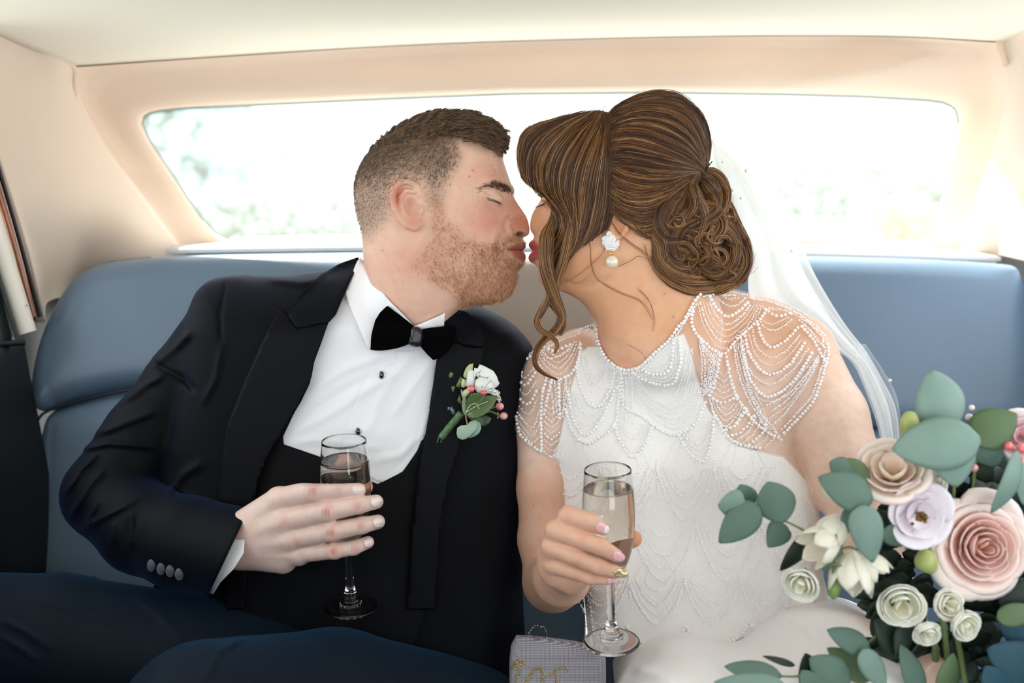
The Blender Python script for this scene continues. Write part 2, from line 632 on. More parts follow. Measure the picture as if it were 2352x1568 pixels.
CE = [(165, 145, 1.74), (500, 122, 1.76), (900, 97, 1.77), (1300, 82, 1.77), (1700, 74, 1.76), (2050, 75, 1.74), (2298, 88, 1.69)]
r0 = [Pd(*p) for p in CE]
def crow(y, zl, zc, zr, xl=-0.79, xr=0.80):
    return [(xl, y, zl), (xl * .6, y, (zl + zc) / 2 + .006), (0, y, zc), (xr * .6, y, (zr + zc) / 2 + .006), (xr, y, zr)]
ceil_rows = [r0, crow(1.50, 1.302, 1.312, 1.312, -0.785, 0.795), crow(1.0, 1.325, 1.345, 1.335), crow(0.3, 1.33, 1.35, 1.335), crow(-0.3, 1.27, 1.29, 1.275)]
ceil_rows = [spline(r, 9) for r in ceil_rows]
sheet('ceiling', ceil_rows, 60, 50, M_head, label='cream cloth roof lining of the car')

# dark gap line and seam cord along the rear edge of the roof lining
e = spline([np.array(p) + np.array([0, -.002, -.004]) for p in r0], 60)
V, F = tube(e, 0.0032, 8)
struct(raw_obj('trim_1', V, F, mat('seam_shadow_cord', '5a463a', 0.8)), 'thin dark seam cord along the rear edge of the roof lining')

# left side panel
wl_rows = [
    [Pd(165, 145, 1.74), Pd(176, 215, 1.76), Pd(245, 345, 1.80), Pd(322, 452, 1.83), Pd(402, 560, 1.86), Pd(520, 720, 1.90)],
    [Pd(128, 126, 1.69), Pd(135, 215, 1.70), Pd(190, 350, 1.735), Pd(250, 455, 1.76), Pd(310, 565, 1.78), Pd(360, 720, 1.82)],
    [Pd(70, 96, 1.60), Pd(75, 215, 1.60), Pd(105, 360, 1.63), Pd(145, 470, 1.65), Pd(180, 580, 1.74), Pd(190, 720, 1.84)],
    [Pd(8, 64, 1.525), Pd(14, 215, 1.53), Pd(35, 380, 1.55), Pd(60, 500, 1.56), Pd(90, 610, 1.64), Pd(108, 730, 1.74)],
    [Pd(-90, 10, 1.40), Pd(-60, 215, 1.44), Pd(-6, 380, 1.50), Pd(32, 500, 1.52), Pd(66, 620, 1.56), Pd(92, 740, 1.64)],
]
sheet('wall_left', wl_rows, 40, 40, M_pillar, label='pinkish beige cloth panel beside the rear window on the left')
e = spline([Pd(172, 222, 1.745), Pd(170, 185, 1.742), Pd(166, 152, 1.735), Pd(120, 120, 1.68), Pd(60, 86, 1.58), Pd(0, 57, 1.515), Pd(-90, 5, 1.40)], 60)
V, F = tube(e, 0.0055, 10)
struct(raw_obj('trim_2', V, F, M_pipe), 'beige piping cord where the roof lining meets the left panel')

# right side panel
RS = [(2296, 85, 1.69), (2294, 107, 1.70), (2309, 147, 1.71), (2314, 190, 1.72), (2309, 250, 1.74), (2291, 335, 1.77), (2260, 424, 1.80), (2238, 500, 1.83), (2222, 576, 1.86), (2200, 700, 1.90)]
wr0 = [Pd(*p) for p in RS]
wr1 = [Pd(p[0] + 40 + 5 * i, p[1] - 40 + 3 * i, p[2] - 0.075) for i, p in enumerate(RS)]
wr2 = [Pd(p[0] + 110 + 8 * i, p[1] - 100 + 6 * i, p[2] - 0.2) for i, p in enumerate(RS)]
sheet('wall_right', [wr0, wr1, wr2], 40, 20, M_pillar, label='pale beige cloth panel beside the rear window on the right')
e = spline([Pd(2309, 150, 1.70), Pd(2297, 108, 1.69), Pd(2300, 86, 1.685), Pd(2330, 48, 1.62), Pd(2365, 0, 1.55), Pd(2440, -80, 1.46)], 50)
V, F = tube(e, 0.0055, 10)
struct(raw_obj('trim_3', V, F, M_pipe), 'beige piping cord where the roof lining meets the right panel')

# rear window surround: loops from the roof seam to the glass
WIN = [(324, 284), (344, 327), (402, 413), (459, 499), (494, 537), (524, 552), (574, 555), (689, 550), (827, 544), (1176, 540), (1500, 541), (1840, 547), (2068, 566), (2118, 562), (2144, 536), (2171, 429),
       (2193, 330), (2204, 277), (2197, 250), (2175, 234), (2139, 228), (1979, 219), (1800, 214), (1500, 210), (1176, 213), (900, 224), (600, 238), (420, 246), (350, 254), (330, 264)]
def wdep(x, y):     # depth of the rear glass plane
    return 1.84 + 0.16 * (y - 220) / 340
OUT = [(172, 215, 1.755), (245, 345, 1.80), (322, 452, 1.83), (402, 560, 1.86), (420, 590, 1.87), (480, 600, 1.9), (600, 600, 1.92), (900, 600, 1.93), (1176, 600, 1.93), (1600, 600, 1.93), (1900, 600, 1.92), (2150, 605, 1.9), (2215, 600, 1.87),
       (2222, 576, 1.86), (2238, 500, 1.83), (2260, 424, 1.80), (2291, 335, 1.77), (2309, 250, 1.74), (2314, 188, 1.72), (2309, 147, 1.71), (2294, 107, 1.70), (2280, 87, 1.695), (2050, 75, 1.745), (1700, 74, 1.765), (1300, 82, 1.775), (900, 97, 1.775), (500, 122, 1.765), (185, 146, 1.745), (168, 170, 1.745)]
def ring_by_angle(pts, n, c=(1240, 390), sx=3.1):
    p = np.array(pts, float)
    a = np.unwrap(np.arctan2((p[:, 1] - c[1]) * sx, p[:, 0] - c[0]))
    if a[-1] < a[0]: a, p = a[::-1], p[::-1]
    a = np.r_[a, a[0] + 2 * math.pi]; p = np.vstack([p, p[:1]])
    return a, p
def sample_ring(pts, T):
    a, p = ring_by_angle(pts, 0)
    t = (T - a[0]) % (2 * math.pi) + a[0]
    return np.stack([np.interp(t, a, p[:, k]) for k in range(p.shape[1])], 1)
NT = 220
T = np.linspace(-math.pi, math.pi, NT, endpoint=False)
win3 = [(x, y, wdep(x, y)) for x, y in WIN]
A, B = sample_ring(OUT, T), sample_ring(win3, T)
rings = []
for t, bulge in ((0, 0), (0.04, 0.02), (0.12, 0.034), (0.28, 0.036), (0.5, 0.024), (0.7, 0.010), (0.9, -0.002), (0.97, -0.001), (1.0, 0.004)):
    Rr = A * (1 - t) + B * t
    Rr[:, 2] = A[:, 2] * (1 - t) + (B[:, 2] - 0.02) * t + bulge
    rings.append(np.array([Pd(*q) for q in Rr]))
Rr = B.copy(); Rr[:, 2] += 0.012
rings.append(np.array([Pd(*q) for q in Rr]))
V = np.vstack(rings)
F = [[i * NT + k, i * NT + (k + 1) % NT, (i + 1) * NT + (k + 1) % NT, (i + 1) * NT + k] for i in range(len(rings) - 1) for k in range(NT)]
struct(raw_obj('wall_back', V, F, M_rear), 'padded beige surround of the rear window')
# rubber seal and glass
e = np.array([Pd(q[0], q[1], q[2] - 0.006) for q in B]); e = np.vstack([e, e[:1]])
wroot = bpy.data.objects.new('window_1', None); link(wroot); struct(wroot, 'wide rear window with rounded corners')
V, F = tube(e, 0.0045, 8, False)
raw_obj('rubber_seal', V, F, M_rub, wroot)
Pp, Ff, _ = patch2d([(q[0], q[1]) for q in B], 60)
raw_obj('pane', [Pd(x, y, wdep(x, y) - 0.001) for x, y in Pp], Ff, M_glass_rear, wroot)
# the boot lid seen just under the glass
V, F = grid_surface([[Pd(480, 552, 2.03), Pd(1176, 538, 2.05), Pd(2150, 562, 2.03)], [Pd(430, 548, 2.3), Pd(1176, 534, 2.4), Pd(2190, 556, 2.3)], [Pd(400, 556, 2.9), Pd(1176, 545, 3.0), Pd(2230, 562, 2.9)]], 20, 12)
struct(raw_obj('trim_4', V, F, mat('white_boot_paint', 'e4e6e6', 0.25, coat=0.7)), 'pale paint of the boot lid behind the rear window')

# parcel shelf
V, F = grid_surface([[Pd(380, 572, 1.72), Pd(1176, 566, 1.74), Pd(2300, 590, 1.72)], [Pd(400, 566, 1.80), Pd(1176, 560, 1.83), Pd(2260, 582, 1.80)], [Pd(410, 560, 1.96), Pd(1176, 547, 1.99), Pd(2210, 572, 1.96)]], 40, 10)
o = raw_obj('trim_5', V, F, M_shelf); struct(o, 'sunlit white parcel shelf behind the rear seat')
o.modifiers.new('thickness', 'SOLIDIFY').thickness = 0.008

# ------------------------------------------------------------------ floor, doors, front of the cabin (shade the lower half)
def box(a, b):
    (x0, y0, z0), (x1, y1, z1) = a, b
    V = [(x, y, z) for x in (x0, x1) for y in (y0, y1) for z in (z0, z1)]
    return V, [[0, 1, 3, 2], [4, 6, 7, 5], [0, 4, 5, 1], [2, 3, 7, 6], [0, 2, 6, 4], [1, 5, 7, 3]]
V, F = box((-0.84, -0.6, 0.18), (0.9, 2.1, 0.22))
struct(raw_obj('floor', V, F, M_floor, smooth=False), 'dark carpeted floor of the car')

droot = bpy.data.objects.new('door_1', None); link(droot); struct(droot, 'rear door on the left with a walnut cap and a pale window frame')
def door_mesh(xs, y0, y1, ztop, sgn):
    return grid_surface([[(xs, y0, 0.25), (xs, y1, 0.25)], [(xs - sgn * 0.03, y0, 0.5), (xs - sgn * 0.03, y1, 0.5)], [(xs - sgn * 0.012, y0, ztop - 0.06), (xs - sgn * 0.012, y1, ztop - 0.06)], [(xs + sgn * 0.0, y0, ztop), (xs + sgn * 0.0, y1, ztop)], [(xs + sgn * 0.05, y0, ztop + 0.004), (xs + sgn * 0.05, y1, ztop + 0.004)]], 16, 20)
# height of the door top from the photograph: (0..50, 787) at the pillar
zt = Pd(10, 790, 1.47)[2]
V, F = door_mesh(-0.76, -0.5, 1.50, zt, -1)
raw_obj('door_card', V, F, mat('black_door_card', '0c0e13', 0.5, bump=(200, 0.2, 0.001)), droot)
def ribbon(name, pts, w, m, parent, t=0.008):
    """a flat moulding along pixel points (px, py, d); w = half width in pixels to either side"""
    p = np.array(pts, float); tn = np.gradient(p[:, :2], axis=0); tn /= np.linalg.norm(tn, axis=1)[:, None]
    nn = np.stack([-tn[:, 1], tn[:, 0]], 1)
    rows = []
    for s, dz in ((-1, t), (-1, 0), (-0.5, -t * .35), (0.5, -t * .35), (1, 0), (1, t)):
        rows.append([Pd(a[0] + n_[0] * w * s, a[1] + n_[1] * w * s, a[2] + dz) for a, n_ in zip(p, nn)])
    V = np.array(rows).reshape(-1, 3); k = len(p)
    F = [[i * k + j, i * k + j + 1, (i + 1) * k + j + 1, (i + 1) * k + j] for i in range(5) for j in range(k - 1)]
    return raw_obj(name, V, F, m, parent)
def lin3(a, b, n=8, bend=0):
    t = np.linspace(0, 1, n)[:, None]
    p = np.array(a) * (1 - t) + np.array(b) * t
    p[:, 0] += bend * np.sin(np.pi * t[:, 0])
    return p
ribbon('rubber_strip', lin3((-30, 300, 1.475), (92, 728, 1.53), bend=3), 5.5, M_black, droot)
ribbon('wooden_cap', lin3((-36, 330, 1.470), (76, 728, 1.52), bend=4), 9, M_wood, droot, 0.012)
ribbon('window_frame', lin3((-72, 330, 1.462), (60, 765, 1.507), bend=0), 25, mat('cream_paint', 'e8dfd2', 0.35, coat=0.3), droot)
ribbon('glass_channel', lin3((-96, 330, 1.455), (40, 778, 1.495), bend=0), 5, mat('dark_channel', '20302f', 0.5), droot)
ribbon('sill_strip', lin3((-120, 796, 1.42), (58, 786, 1.50), bend=0), 7, M_black, droot)
V, F = grid_surface([[Pd(-260, 300, 1.28), Pd(-100, 300, 1.46)], [Pd(-200, 800, 1.33), Pd(40, 790, 1.51)]], 4, 4)
raw_obj('pane', V, F, M_glass, droot)
ribbon('screw', [(60, 700, 1.497), (62, 703, 1.497)], 2.2, M_rub, droot, 0.003)

droot2 = bpy.data.objects.new('door_2', None); link(droot2); struct(droot2, 'rear door on the right side of the car')
V, F = door_mesh(0.83, -0.5, 1.45, zt, 1)
raw_obj('door_card', V, F, mat('black_door_card_right', '10131a', 0.5), droot2)

# ------------------------------------------------------------------ rear seat
def inflate(poly, z0, zc, H, k, step=4.0):
    """poly in pixels at depth z0; zc(x,y), H numbers or functions in local units"""
    pl = Lm([(x, y, z0) for x, y in poly])[:, :2]
    s = Shape2D(pl, step=step, pad=40)
    def f(P):
        x, y, z = P[:, 0], P[:, 1], P[:, 2]
        c = zc(x, y) if callable(zc) else zc
        h = H(x, y) if callable(H) else H
        return smax(np.abs(z - c) - h, -s.d(x, y), k)
    return f, pl
def smooth_poly(p, it=2):
    p = np.array(p, float)
    for _ in range(it):
        q = np.roll(p, -1, 0)
        p = np.stack([p * .75 + q * .25, p * .25 + q * .75], 1).reshape(-1, 2)
    return p
def fix_wind(V, Q):
    # openvdb quads -> make the enclosed volume positive
    a, b, c = V[Q[:, 0]], V[Q[:, 1]], V[Q[:, 2]]
    v = np.einsum('ij,ij->i', a, np.cross(b, c)).sum() + np.einsum('ij,ij->i', a, np.cross(c, V[Q[:, 3]])).sum()
    return Q if v > 0 else Q[:, ::-1]
def sdf_obj(name, f, lo, hi, vox, m, parent=None, attrs=None, band=2.5):
    V, Q = polygonize(f, lo, hi, vox, band)
    Q = fix_wind(V, Q)
    at = {k: fn(V) for k, fn in attrs.items()} if attrs else None
    return lobj(name, V, Q, m, parent, True, at), V, Q

ZS = dep(1.60)
UB = [(60, 850), (72, 765), (98, 690), (132, 628), (190, 592), (300, 580), (420, 573), (830, 566), (1200, 565), (1840, 574), (2200, 586), (2352, 598), (2375, 606), (2385, 660), (2388, 760), (2388, 960), (2370, 1010), (2100, 990), (1200, 960), (520, 890), (300, 893), (150, 928), (85, 955), (62, 915)]
def zc_up(x, y): return ZS + 190 - (y + 250) * 0.22 - np.abs(x / 1500) ** 4 * 60
f_ub, pl_ub = inflate(smooth_poly(UB), ZS, lambda x, y: zc_up(x, y) + 15, 120, 100)
LB = [(85, 975), (100, 945), (150, 926), (300, 890), (520, 886), (1200, 952), (2100, 982), (2370, 1000), (2388, 1100), (2388, 1700), (60, 1700), (60, 1300), (70, 1100)]
def zc_lo(x, y): return ZS + 100 - (y - 150) * 0.10
f_lb, pl_lb = inflate(smooth_poly(LB), ZS, zc_lo, 120, 100)
seat = thing('rear_seat', 'blue grey leather bench seat of the car behind the couple', 'car seat', loc=Wd([L(1176, 1600, ZS)])[0])
sdf_obj('backrest', f_ub, (-1500, -420, 250), (1850, 420, 900), 10, M_leather, seat)
sdf_obj('lower_backrest', f_lb, (-1500, 60, 150), (1850, 1150, 900), 12, M_leather, seat)
# grey middle section of the backrest, coloured paler to stand for sunlight
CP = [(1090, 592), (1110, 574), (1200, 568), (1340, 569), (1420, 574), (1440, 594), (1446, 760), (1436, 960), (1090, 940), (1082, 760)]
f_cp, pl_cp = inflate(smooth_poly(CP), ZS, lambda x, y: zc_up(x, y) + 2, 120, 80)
sdf_obj('centre_section', f_cp, (-160, -420, 250), (440, 420, 900), 8, mat('sun_toned_grey_leather', 'a8a29c', 0.45, bump=(220, .25, .0012), coat=.05), seat)[0]['label'] = 'grey middle section with sunlight painted into its colour'
# piping along the seams of the backrest
def pipe_on(pl, zf, i0, i1, name, r=3.2, m=M_leather_dk):
    p = spline([(x, y, zf(x, y)) for x, y in pl[i0:i1]], 60)
    V, F = tube(p, r, 8)
    lobj(name, V, F, m, seat)
pipe_on(Lm([(x, y, ZS) for x, y in [(64, 900), (60, 850), (70, 775), (96, 700), (131, 638), (185, 600), (240, 588), (300, 582)]])[:, :2], lambda x, y: zc_up(x, y) - 12, 0, 8, 'piping', 4.0)
pipe_on(Lm([(x, y, ZS) for x, y in [(78, 985), (98, 950), (150, 930), (220, 910), (300, 895), (400, 888)]])[:, :2], lambda x, y: zc_lo(x, y) - 92, 0, 6, 'piping', 4.0)
# seat cushion
CU = [(-0.76, 0.82)]
V, F = grid_surface([[(-.76, 1.62, .28), (0, 1.64, .28), (.8, 1.62, .28)], [(-.76, 1.4, .30), (0, 1.4, .30), (.8, 1.4, .30)], [(-.76, 1.12, .31), (0, 1.10, .31), (.8, 1.12, .31)], [(-.76, 1.04, .29), (0, 1.02, .29), (.8, 1.04, .29)], [(-.76, 1.02, .25), (0, 1.0, .25), (.8, 1.02, .25)]], 30, 30)
raw_obj('cushion', V, F, M_leather_dk, seat)

V, F = grid_surface([[(-.8, .40, .2), (-.4, .40, .2), (-.1, .40, .2), (.1, .40, .2)], [(-.8, .41, .6), (-.4, .43, .6), (-.1, .43, .6), (.1, .41, .6)], [(-.8, .38, .80), (-.4, .38, .84), (-.1, .38, .84), (.1, .38, .80)], [(-.8, .26, .80), (-.4, .25, .84), (-.1, .25, .84), (.1, .26, .80)], [(-.8, .22, .2), (-.4, .22, .2), (-.1, .22, .2), (.1, .22, .2)]], 24, 24)  # unseen panel added to keep front light off the laps and lower seat
struct(raw_obj('front_shade_panel', V, F, M_black), 'added unseen dark panel that shades the laps, below the picture')

V, F = box((-0.86, 1.30, 0.2), (-0.795, 2.1, 0.93))
struct(raw_obj('wall_left_lower', V, F, M_black, smooth=False), 'dark trim behind the seat end on the left')
V, F = box((-0.86, 1.52, 0.9), (-0.80, 2.0, 1.06))
struct(raw_obj('wall_left_upper', V, F, M_black, smooth=False), 'dark trim behind the side panel on the left')
V, F = box((0.875, 1.25, 0.2), (0.93, 2.1, 0.93))
struct(raw_obj('wall_right_lower', V, F, M_black, smooth=False), 'dark trim behind the seat end on the right')

# ================================================================== people: shared tools
def smooth_loop(pl, m=3):
    p = np.array(pl, float); n = len(p)
    out = []
    for i in range(n):
        a, b, c, d = p[(i - 1) % n], p[i], p[(i + 1) % n], p[(i + 2) % n]
        # centripetal-ish tangents keep uneven spacing from overshooting
        l0, l1, l2 = (np.linalg.norm(b - a) + 1e-6), (np.linalg.norm(c - b) + 1e-6), (np.linalg.norm(d - c) + 1e-6)
        tb = ((b - a) / l0 * l1 + (c - b) / l1 * l0) / (l0 + l1) * l1
        tc = ((c - b) / l1 * l2 + (d - c) / l2 * l1) / (l1 + l2) * l1
        for k in range(m):
            u = k / m
            out.append((2 * u**3 - 3 * u**2 + 1) * b + (u**3 - 2 * u**2 + u) * tb + (-2 * u**3 + 3 * u**2) * c + (u**3 - u**2) * tc)
    return np.array(out)
def head_field(poly, z0, ctrl, grooves=(), step=2.0):
    pl = smooth_loop(Lm([(x, y, z0) for x, y in poly])[:, :2])
    c = Lm([(x, y, z0) for x, y, h in ctrl])
    s = Shape2D(pl, step=step, pad=70, ctrl=[(a[0], a[1], q[2]) for a, q in zip(c, ctrl)])
    nx, ny = s.H.shape
    X, Y = np.meshgrid(s.lo[0] + step * np.arange(nx), s.lo[1] + step * np.arange(ny), indexing='ij')
    s.H = np.maximum(s.H, 8)
    for pts, w, h in grooves:
        gp = Lm([(x, y, z0) for x, y in pts])[:, :2]
        s.H = s.H + ridge2(X, Y, gp, w, h)
    s.H = np.maximum(s.H, 4).astype(np.float32)
    s.K = np.maximum(s.H * 0.92, 6).astype(np.float32)
    def f(P):
        x, y = P[:, 0], P[:, 1]
        h = s.h(x, y); k = s._s(s.K, x, y)
        a = np.abs(P[:, 2] - z0) - h
        b = -s.d(x, y)
        hh = np.maximum(k - np.abs(a - b), 0) / k
        r = np.maximum(a, b) + hh * hh * k * 0.25
        # outside the sampled window: distance to it
        out = np.maximum(np.maximum(s.lo[0] - x, x - (s.lo[0] + step * nx)), np.maximum(s.lo[1] - y, y - (s.lo[1] + step * ny)))
        return np.where(out > 0, np.maximum(r, 60 + out), r)
    return f, s

def blend_col(base, items, X, Y, Z=None):
    """items: (mask array, colour)"""
    C = np.tile(np.array(base, np.float32), (len(X), 1))
    for m, c in items:
        m = np.clip(m, 0, 1)[:, None]
        C = C * (1 - m) + np.array(c, np.float32) * m
    return C

def blob(X, Y, cx, cy, rx, ry=None, ang=0.0):
    ry = ry or rx
    c, s = math.cos(ang), math.sin(ang)
    u = ((X - cx) * c + (Y - cy) * s) / rx; v = (-(X - cx) * s + (Y - cy) * c) / ry
    return np.exp(-(u * u + v * v))

def poly_soft(X, Y, poly, w, lo=None):
    """soft inside mask of pixel polygon"""
    p = np.array(poly, float)
    best = np.full(X.shape, 1e12)
    n = len(p)
    for i in range(n):
        a, b = p[i], p[(i + 1) % n]
        ab = b - a
        t = np.clip(((X - a[0]) * ab[0] + (Y - a[1]) * ab[1]) / max(ab @ ab, 1e-9), 0, 1)
        best = np.minimum(best, (X - a[0] - t * ab[0]) ** 2 + (Y - a[1] - t * ab[1]) ** 2)
    d = np.sqrt(best) * np.where(in_poly(X, Y, p), 1, -1)
    return np.clip(0.5 + d / (2 * w), 0, 1)

def skin_mat(name, sss=0.12, rough=0.48, bump=0.25):
    m = mat(name, 'd9a58c', rough, bump=(1100, bump, 0.0008), var=(90, 0.22, 'c98a70'), sss=sss, attr='tint', spec=0.4)
    return m

def vnormals(V, Q):
    """area-weighted normals of a quad mesh"""
    a, b, c, d = V[Q[:, 0]], V[Q[:, 1]], V[Q[:, 2]], V[Q[:, 3]]
    n = np.cross(c - a, d - b)
    N = np.zeros_like(V)
    for k in range(4):
        np.add.at(N, Q[:, k], n)
    return N / (np.linalg.norm(N, axis=1)[:, None] + 1e-9)

def nail_on(name, bvh, px, py, ang, hl, hw, m, parent, lift=1.3, point=0.0):
    """a nail laid on the finger surface; half length and half width in pixels"""
    c, s = math.cos(ang), math.sin(ang); V = []
    z0 = cast(bvh, px, py, 0); n = 11
    for i in range(n):
        u = -1 + 2 * i / (n - 1)
        w = hw * (1 - max(0, abs(u) - .45) ** 2 * (1.1 if u < 0 else 1.1 + point * 2.0))
        for j in range(n):
            v = -1 + 2 * j / (n - 1)
            x, y = px + c * hl * u - s * w * v, py + s * hl * u + c * w * v
            z = cast(bvh, x, y, None)
            zz = z0 + .05 * hl * u + hw * .5 * v * v
            z = min(z, zz + 3) if z is not None and abs(z - zz) < 8 else zz
            V.append(L(x, y, z - lift * (1 - .5 * v ** 4)))
    F = [[i * n + j, (i + 1) * n + j, (i + 1) * n + j + 1, i * n + j + 1] for i in range(n - 1) for j in range(n - 1)]
    o = lobj(name, V, F, m, parent); sm = o.modifiers.new('thickness', 'SOLIDIFY'); sm.thickness = .0007; sm.offset = 0
    return o

# ================================================================== the groom
ZG = 40.0
G_POLY = [(1157, 352), (1152, 322), (1125, 296), (1082, 279), (1041, 272), (1000, 272), (950, 284), (905, 305), (865, 340), (838, 377), (823, 410), (817, 440), (818, 467), (824, 500), (832, 532),
          (836, 571), (837, 596), (845, 630), (866, 680), (905, 740), (985, 775), (1020, 765), (1026, 745), (1042, 722), (1072, 703), (1099, 698), (1137, 693), (1156, 687), (1170.6, 676), (1178.6, 663), (1184, 647),
          (1186, 631), (1187, 620), (1194, 611), (1203, 604), (1207.5, 594), (1207, 584), (1202, 575), (1207.5, 568), (1207.5, 559), (1200, 550), (1202, 544.5), (1208, 542.5), (1215, 537), (1216.5, 528), (1214, 512), (1209, 497),
          (1200.5, 484), (1191, 470), (1182, 455), (1178, 441), (1174.5, 424), (1168, 405), (1161, 384), (1156, 365)]
G_CTRL = [(1040, 300, 88), (930, 400, 132), (1000, 380, 128), (1060, 370, 113), (1100, 325, 90), (1130, 365, 72), (1142, 400, 60), (870, 450, 116), (855, 395, 104), (920, 330, 100), (940, 470, 128), (940, 560, 118), (880, 540, 104),
          (880, 620, 98), (940, 660, 100), (1000, 715, 76), (900, 740, 92), (1000, 770, 52), (985, 620, 109), (1040, 660, 88), (1085, 645, 82), (1150, 660, 44), (1120, 675, 56), (1060, 540, 114), (1095, 580, 94), (1125, 592, 74),
          (1040, 480, 122), (1090, 482, 107), (1115, 510, 94), (1100, 452, 98), (1130, 458, 76), (1158, 462, 46), (1130, 424, 86), (1160, 426, 62), (1176, 440, 34), (1178, 464, 24), (1192, 488, 18), (1206, 515, 19), (1184, 524, 31),
          (1168, 528, 44), (1142, 528, 70), (1188, 555, 36), (1167, 558, 50), (1201, 566, 24), (1172, 574, 44), (1198, 592, 25), (1180, 606, 38), (1178, 640, 30), (1070, 420, 113), (1088, 388, 100), (1020, 560, 115), (1160, 490, 50), (1172, 505, 38)]
G_GROOVE = [
    ([(1116, 453), (1126, 456), (1138, 460.5), (1150, 467)], 2.4, -4.5),
    ([(1108, 443), (1122, 438), (1140, 441), (1153, 452)], 3.0, -4.0),          # crease over the lid
    ([(1112, 463), (1124, 474), (1142, 481), (1155, 478)], 3.5, -3.5),          # crease under the eye
    ([(1108, 456), (1120, 464), (1138, 472), (1150, 473)], 4.0, 3.5),           # lower lid roll
    ([(1100, 446), (1088, 440), (1076, 436)], 2.0, -1.6), ([(1102, 452), (1088, 452), (1074, 455)], 2.0, -1.6), ([(1102, 458), (1090, 464), (1078, 470)], 2.0, -1.4),
    ([(1110, 430), (1132, 421), (1156, 420), (1174, 428)], 7.0, 5.0),           # brow
    ([(1176, 500), (1163, 508), (1158, 524), (1163, 540)], 3.4, -7.0),          # wing of the nose
    ([(1186, 508), (1174, 515), (1170, 528), (1178, 538), (1192, 540)], 5.5, 5.0),
    ([(1158, 540), (1147, 556), (1143, 572), (1147, 590)], 5.0, -5.0),          # fold to the mouth corner
    ([(1150, 540), (1137, 556), (1131, 575), (1134, 594)], 8.0, 5.0),
    ([(1164, 574), (1180, 572), (1196, 575), (1206, 576)], 2.6, -8.0),          # lips part
    ([(1174, 565), (1190, 562), (1204, 563)], 5.0, 5.5), ([(1174, 584), (1190, 589), (1204, 588)], 5.5, 5.5),
    ([(1170, 600), (1184, 604), (1194, 606)], 5.0, -4.0),
    ([(1192, 548), (1196, 556)], 3.0, -2.5),
    ([(1042, 590), (1060, 640), (1085, 668)], 14.0, 4.0),
]
f_ghead, s_gh = head_field(G_POLY, ZG, G_CTRL, G_GROOVE)

def gz(off): return ZG - off
g_ear = {
    'helix': [L(969, 468, gz(124)), L(964, 446, gz(132)), L(957, 428, gz(136)), L(940, 417, gz(140)), L(920, 418, gz(145)), L(905, 433, gz(148)), L(901, 456, gz(149)), L(906, 480, gz(146)), L(918, 502, gz(141)), L(934, 517, gz(137)), L(950, 524, gz(133))],
    'helix_r': [4, 6, 6.8, 7, 7, 7, 6.8, 6.2, 6.5, 7.5, 8],
    'anti': [L(950, 440, gz(138)), L(932, 438, gz(141)), L(921, 452, gz(142)), L(921, 472, gz(141)), L(930, 490, gz(138)), L(944, 500, gz(135))],
}
def f_ghead_full(P):
    d = f_ghead(P)
    def eye(Q, e):
        s = ell(Q, L(1131, 459, gz(58)), (24, 20, 23))
        e = smin(e, s, 9)
        return e
    d = near(P, d, [L(1131, 459, gz(60))], 45, eye)
    def nostril(Q, e):
        s = ell(Q, L(1191, 538.5, gz(19)), (13, 6.5, 13))
        return smax(e, -s, 3)
    d = near(P, d, [L(1191, 537, gz(20))], 30, nostril)
    def nostril2(Q, e):
        s = ell(Q, L(1193, 539, gz(-17)), (11, 5.5, 10))
        return smax(e, -s, 3)
    d = near(P, d, [L(1191, 537, gz(-20))], 30, nostril2)
    for sg in (1, -1):
        def ear(Q, e):
            Q = Q.copy()
            if sg < 0: Q[:, 2] = 2 * ZG - Q[:, 2]
            Rm = Matrix.Rotation(R(-14), 3, 'Z') @ Matrix.Rotation(R(-12), 3, 'Y')
            pl = ell(Q, L(938, 468, gz(131)), (31, 50, 9), np.array(Rm, np.float32))
            s = smin(pl, chain(Q, g_ear['helix'], g_ear['helix_r'], 3), 6)
            s = smin(s, chain(Q, g_ear['anti'], [5, 5, 5.5, 5.5, 5.5, 5], 3), 5)
            s = smin(s, ell(Q, L(956, 514, gz(131)), (12, 13, 8)), 8)
            s = smin(s, ell(Q, L(965, 482, gz(131)), (8, 10, 8)), 7)
            con = ell(Q, L(945, 474, gz(142)), (15, 21, 13))
            s = smax(s, -con, 5)
            can = ell(Q, L(957, 486, gz(136)), (5, 6, 14))
            s = smax(s, -can, 3)
            e2 = smin(e, s, 7)
            return smax(e2, -ell(Q, L(953, 478, gz(140)), (10, 15, 12)), 4)
        zc = gz(138 * sg)
        d = near(P, d, [L(900, 410, zc - 20), L(975, 530, zc + 22)], 14, ear)
    # far brow peeking over the bridge of the nose
    d = near(P, d, [L(1176, 436, gz(-26))], 40, lambda Q, e: smin(e, ell(Q, L(1172, 440, gz(-26)), (10, 15, 14)), 12))
    return d

